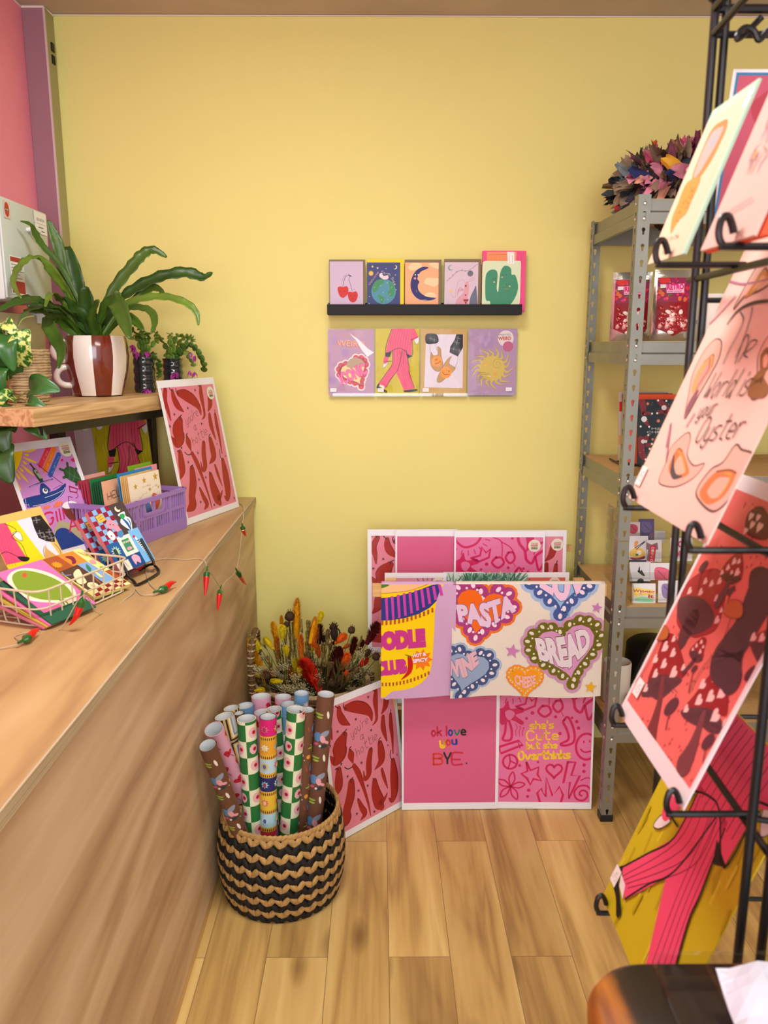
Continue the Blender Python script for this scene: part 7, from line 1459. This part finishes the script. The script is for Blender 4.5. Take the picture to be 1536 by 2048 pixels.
# ------------------------------------------------------------------ tumbler and dark bowl on the lowest shelf
Zl = .3225
t = thing('tumbler', 'tall white ceramic tumbler on the lowest shelf behind the towel', 'cup', (.745, 2.345, Zl)); MB().lathe([(.001, 0), (.038, 0), (.042, .006), (.043, .128), (.041, .131), (.039, .128), (.038, .01), (.001, .008)], 36).build('cup', pbr('off white ceramic', '#d9d2c4', .4), t, angle=50)
t = thing('storage_pot', 'round matt black pot on the lowest shelf', 'pot', (.905, 2.46, Zl)); MB().lathe([(.001, 0), (.07, 0), (.09, .02), (.096, .09), (.094, .14), (.08, .152), (.001, .156)], 40).build('pot', BLACKW, t, angle=40); MB().lathe([(.001, .156), (.012, .156), (.014, .168), (.001, .172)], 16).build('knob', BLACKW, t)
t = thing('wooden_dish', 'small pale wooden dish in front of the black pot on the lowest shelf', 'dish', (.80, 2.262, Zl)); MB().lathe([(.001, 0), (.03, 0), (.042, .022), (.044, .045), (.040, .045), (.036, .02), (.001, .012)], 30).build('dish', PINE, t, angle=50)
# ------------------------------------------------------------------ black wire card rack
RK = thing('card_rack', 'tall black wire card rack on the right, close to the camera', 'rack', (.46, .76, 0)); RO = V((.46, .76, 0))
def rk(*p): return tuple(V(p) - RO)
POSTS = ((.344, .90), (.3555, .90), (.322, .62), (.3425, .62), (.60, .90), (.589, .90), (.60, .62), (.579, .62))
for x, y in POSTS: MB().tube([rk(x, y, .03), rk(x, y, 1.762)], .0042, 10).build('post', BLACKM, RK)
for x0, y0, x1, y1 in ((.344, .90, .60, .90), (.344, .90, .322, .62), (.322, .62, .60, .62), (.60, .62, .60, .90)):
    for z, r_ in ((1.752, .0046), (1.728, .0036), (.04, .0046), (.30, .0036)): MB().tube([rk(x0, y0, z), rk(x1, y1, z)], r_, 8).build('rail', BLACKM, RK)
MB().ball(rk(.344, .90, 1.766), .0095, 12).ball(rk(.60, .90, 1.766), .0095, 12).ball(rk(.322, .62, 1.766), .0095, 12).ball(rk(.60, .62, 1.766), .0095, 12).build('corner_knobs', BLACKM, RK)
for x in (.37, .52): MB().tube([rk(x, .90, .03), rk(x, .90, .012), rk(x, .90, .0)], .012, 10).build('foot', BLACKM, RK)
for x in (.37, .52): MB().tube([rk(x, .62, .03), rk(x, .62, .012), rk(x, .62, .0)], .012, 10).build('foot', BLACKM, RK)
MB().tube(smooth_pts([rk(*at(1536, 60, Y=.88)), rk(*at(1518, 80, Y=.88)), rk(*at(1508, 62, Y=.88)), rk(*at(1492, 55, Y=.88)), rk(*at(1478, 66, Y=.88)), rk(*at(1475, 78, Y=.88)), rk(*at(1492, 66, Y=.89)), rk(*at(1512, 46, Y=.90)), rk(*at(1524, 34, Y=.90))], 5), .0032, 8).build('scroll_hook', BLACKM, RK)
def hook(y, z, up=.0165):
    P = [(.350, y, z - .004), (.273, y, z - .004), (.2665, y, z - .002), (.2635, y, z + .006), (.2655, y + .001, z + up), (.2705, y + .002, z + up + .002), (.2745, y + .003, z + up - .004), (.2765, y + .003, z + .006)]
    MB().tube(smooth_pts([rk(*p) for p in P], 5), .0031, 8).build('hook', BLACKM, RK)
for z, ys in ((1.495, (.792, .648)), (1.248, (.845, .662)), (.998, (.838, .662)), (.744, (.852, .69))):
    for y in ys: hook(y, z)
    MB().tube([rk(.346, .92, z - .008), rk(.333, .60, z - .008)], .0036, 8).build('rail', BLACKM, RK); MB().tube([rk(.36, .915, z - .03), rk(.60, .905, z - .03)], .003, 8).build('rail', BLACKM, RK)
    MB().tube([rk(.335, .66, z - .006), rk(.47, .66, z - .03)], .003, 8).build('brace', BLACKM, RK)
GRK = 'cards and prints on the black wire rack'
def mint(w=.1, h=.156):
    a = Art(w, h, '#eadfc0', quad=((780, 458), (1287, 103), (474, 1995), (81, 2112)), thick=.0025); a.base = '#b4dcc2'; a.put([[(.0, 0), (w - .007, 0), (w - .007, h - .010), (0, h - .010)]], '#ecd3b4')
    a.blob([(660, 900), (780, 650), (900, 560), (945, 560), (930, 660), (840, 860), (760, 1010), (640, 1180), (560, 1180)], '#c88a4c'); a.blob([(680, 880), (790, 680), (880, 630), (900, 640), (830, 800), (740, 960), (620, 1150), (580, 1150)], '#c9b2a8'); a.blob([(760, 740), (830, 690), (840, 740), (770, 860), (740, 830)], '#b0b0b4')
    a.blob([(500, 1240), (640, 1170), (640, 1240), (560, 1420), (500, 1560), (420, 1640), (370, 1720), (330, 1780), (345, 1620), (400, 1480)], '#d79a48'); q = random.Random(6)
    for i in range(26): x = 390 + q.random() * 200; y = 1700 - (x - 390) * 1.7 - q.random() * 150; a.line([(x, y), (x + 10, y + 14)], .8, '#a96a26', False)
    a.hand('cheers to the', (190, 1900), (410, 1830), 5, .5, '#8a7460', .2); a.line([(240 + (300 - 240) * i / 6, 1990 + (1965 - 1990) * i / 6 + 12 * (-1) ** i) for i in range(7)], 0.6, '#8a7460'); a.disc(1170, 320, 16, '#eef0f2', 18); a.line([(1130, 320), (1200, 290)], .8, '#7a8090'); return a
def floral(w=.1, h=.156):
    a = Art(w, h, '#e6c3b6', thick=.0025); q = random.Random(12)
    for i in range(60):
        x = 25 + q.random() * 60; y = 10 + q.random() * 95; a.limb([(x, y), (x + q.uniform(-6, 6), y - 9), (x + q.uniform(-12, 12), y - 16)], (.4, 1.6, .4), ('#b48aa6', '#9c8a7a', '#c9a6b4', '#a78aa0')[i % 4])
    for x, y, c in ((72, 30, '#dc5a46'), (60, 66, '#e0664a'), (86, 48, '#d9654f'), (34, 82, '#d9a05a')): a.disc(x, y, 6, c, 8)
    a.line([(34 + (70 - 34) * i / 18, 128 + (124 - 128) * i / 18 + 1.6 * (-1) ** i) for i in range(19)], 0.6, '#8a6a7a'); return a
o = sheet('greetings_card', 'cream card of a beer glass with mint green border on the rack', 'card', mint(), frame(.277, .855, 1.4975, -90, 20.5), GRK); o = sheet('greetings_card', 'pale pink wildflower card with orange envelope at the top of the rack', 'card', floral(), frame(.277, .717, 1.4955, -90, 20.5), GRK)
MB().box((.057, .080, -.0055), (.112, .160, .004)).build('envelope', paper('#e8561e'), o, smooth=False)['label'] = 'orange envelope'
sheet('art_print', 'pale pink oyster print with handwriting in a clear sleeve on the rack', 'print', oysters(), frame(.277, .869, 1.251, -90, 21.8), GRK, CLEAR, price=(.01, .055, .017, .022, '£15', 0))
sheet('art_print', 'red toadstool mushroom print with white border on the rack', 'print', mushrooms(), frame(.277, .857, 1.001, -90, 22.5), GRK, CLEAR, price=(.06, .105, .017, .020, '£15', 0))
sheet('art_print', 'large pink pinstripe suit print in the lowest slot of the rack', 'print', suit(.215, .302), frame(.277, .873, .747, -90, 21), GRK, CLEAR, price=(.01, .09, .017, .022, '£15', 0))
def pinkb(w=.12, h=.162):
    a = Art(w, h, '#e8e6ea'); a.put([[(.003, .003), (w - .003, .003), (w - .003, h - .003), (.003, h - .003)]], '#3f7ca8'); a.ground((.006, .006, .006, .006), '#c4566c'); a.blob([(20, 30), (60, 10), (90, 40), (60, 70)], '#b5404e'); return a
p_ = at(1418, 462, Y=.955); sheet('art_print', 'pink print with a thin blue and white border at the back of the rack', 'print', pinkb(), frame(p_.x, .955, p_.z, 0, -12), GRK)
# ------------------------------------------------------------------ dark table in the foreground
def worn():
    m = wood('worn dark table', '#0d0c0c', '#2c1c12', '#8a552c', 'Y', 1.0, .42, 22, 2.2); nt = m.node_tree; b = nt.nodes['Principled BSDF']; L = nt.links.new; src = b.inputs['Base Color'].links[0].from_socket
    tc = nt.nodes.new('ShaderNodeTexCoord'); sp = nt.nodes.new('ShaderNodeSeparateXYZ'); L(tc.outputs['Object'], sp.inputs[0]); n = nt.nodes.new('ShaderNodeTexNoise'); n.inputs['Scale'].default_value = 22; n.inputs['Detail'].default_value = 4; L(tc.outputs['Object'], n.inputs['Vector'])
    ma = nt.nodes.new('ShaderNodeMath'); ma.operation = 'MULTIPLY_ADD'; ma.inputs[1].default_value = .016; L(n.outputs['Fac'], ma.inputs[0]); L(sp.outputs['X'], ma.inputs[2])
    rp = nt.nodes.new('ShaderNodeValToRGB'); rp.color_ramp.elements[0].position = .030; rp.color_ramp.elements[0].color = (1, 1, 1, 1); rp.color_ramp.elements[1].position = .040; rp.color_ramp.elements[1].color = (0, 0, 0, 1); L(ma.outputs[0], rp.inputs['Fac'])
    g = nt.nodes.new('ShaderNodeTexNoise'); mp = nt.nodes.new('ShaderNodeMapping'); mp.inputs['Scale'].default_value = (60, 8, 60); L(tc.outputs['Object'], mp.inputs['Vector']); L(mp.outputs[0], g.inputs['Vector']); g.inputs['Scale'].default_value = 1
    r2 = nt.nodes.new('ShaderNodeValToRGB'); r2.color_ramp.elements[0].color = (*hx('#70390f'), 1); r2.color_ramp.elements[1].color = (*hx('#b06e24'), 1); r2.color_ramp.elements[0].position = .3; r2.color_ramp.elements[1].position = .7; L(g.outputs['Fac'], r2.inputs['Fac'])
    mx = nt.nodes.new('ShaderNodeMixRGB'); L(rp.outputs[0], mx.inputs[0]); L(src, mx.inputs[1]); L(r2.outputs[0], mx.inputs[2]); L(mx.outputs[0], b.inputs['Base Color']); return m
TB = thing('wooden_table', 'dark worn wooden table with an orange bare edge in the foreground', 'table', (.168, -.35, 0)); TZ = .90; tl, tw = .944, .75; rc = .055
po = []
for cx, cy, a0 in ((rc, tl - rc, 180), (rc, rc, 270), (tw - rc, rc, 0), (tw - rc, tl - rc, 90)):
    for k in range(9): an = R(a0 - k * 11.25) if False else R({180: 180, 270: 270, 0: 0, 90: 90}[a0] + (-90 if a0 == 180 else -90) + k * 11.25 + (0))
    ks = {180: range(90, 181, 10), 270: range(180, 271, 10), 0: range(270, 361, 10), 90: range(0, 91, 10)}[a0]
    po += [(cx + rc * cos(R(k)), cy + rc * sin(R(k))) for k in ks]
po = sorted(po, key=lambda p: atan2(p[1] - tl / 2, p[0] - tw / 2))
mb = MB(); n = len(po); LV_ = [(.006, TZ - .036), (0, TZ - .030), (-.001, TZ - .012), (.002, TZ - .004), (.007, TZ)]
cx, cy = tw / 2, tl / 2
vs = []
for ins, z in LV_:
    for p in po: d = V((p[0] - cx, p[1] - cy)); d2 = V((max(abs(d.x) - ins, 0) * (1 if d.x > 0 else -1), max(abs(d.y) - ins, 0) * (1 if d.y > 0 else -1))); vs.append((cx + d2.x, cy + d2.y, z))
fs = [[i, (i + 1) % n, n + (i + 1) % n, n + i] for i in range(n)]; fs = [[q_ + k * n for q_ in f] for k in range(len(LV_) - 1) for f in fs] + [list(range(n))[::-1], [n * (len(LV_) - 1) + i for i in range(n)]]
mb.add(vs, fs); mb.build('top', worn(), TB, angle=50)
for x in (.07, tw - .07):
    for y in (.07, tl - .10): MB().box((x, y, (TZ - .036) / 2), (.045, .045, TZ - .036)).build('leg', pbr('dark stained leg', '#1d130d', .5), TB, smooth=False)
def tp(x, y, dz=0): return at(x, y, Z=TZ + dz)
c_ = tp(1500, 2010); t = thing('plastic_tray', 'clear plastic tray lying on the dark table', 'tray', (c_.x + .03, c_.y - .075, TZ + .001)); TR = glasslike('clear tray plastic', (.93, .94, .95), .10, .06)
def rrect(a_, b_, r_): return [(sx * (a_ - r_) + r_ * cos(R(k)), sy * (b_ - r_) + r_ * sin(R(k))) for sx, sy, k0 in ((1, 1, 0), (-1, 1, 90), (-1, -1, 180), (1, -1, 270)) for k in range(k0, k0 + 91, 15)]
mb = MB(); q1 = rrect(.095, .105, .015); q2 = rrect(.099, .109, .017); n = len(q1); mb.add([(p[0], p[1], 0) for p in q1] + [(p[0], p[1], .016) for p in q2] + [(p[0] * 1.03, p[1] * 1.03, .017) for p in q2], [list(range(n))] + [[i, (i + 1) % n, n + (i + 1) % n, n + i] for i in range(n)] + [[n + i, n + (i + 1) % n, 2 * n + (i + 1) % n, 2 * n + i] for i in range(n)]); mb.build('tray', TR, t, angle=50)
a = Art(.15, .13, '#c6cad6', thick=.0008)
for i, x in enumerate((30, 40, 50, 60, 70)):
    for k in range(3): an = R(60 * k + 10 * i); a.line([(x - 3 * cos(an), 30 - 3 * sin(an)), (x + 3 * cos(an), 30 + 3 * sin(an))], .7, '#3f4a8c', False)
for y in (46, 58, 70): a.line([(16, y), (40, y - 2), (60, y + 1), (84, y)], .8, '#4a5494')
def crum(u, v, z): return V((u, v, .010 + z + .006 * sin(u * 55 + v * 30) * sin(v * 48) + .010 * max(0, (v - .085) / .045) * (1 + .5 * sin(u * 60)) + .004 * sin(u * 110 - v * 70)))
me = a.mesh('paper_note', crum, [(0, [.15 * i / 14 for i in range(1, 14)]), (1, [.13 * i / 12 for i in range(1, 12)])]); c_ = tp(1404, 1984)
o = link('paper_note', me, None, M=Matrix.Translation((c_.x, c_.y - .13, TZ + .004)) @ Matrix.Rotation(R(-4), 4, 'Z')); tag(o, 'crumpled white paper with blue pen marks on the clear tray', 'paper')
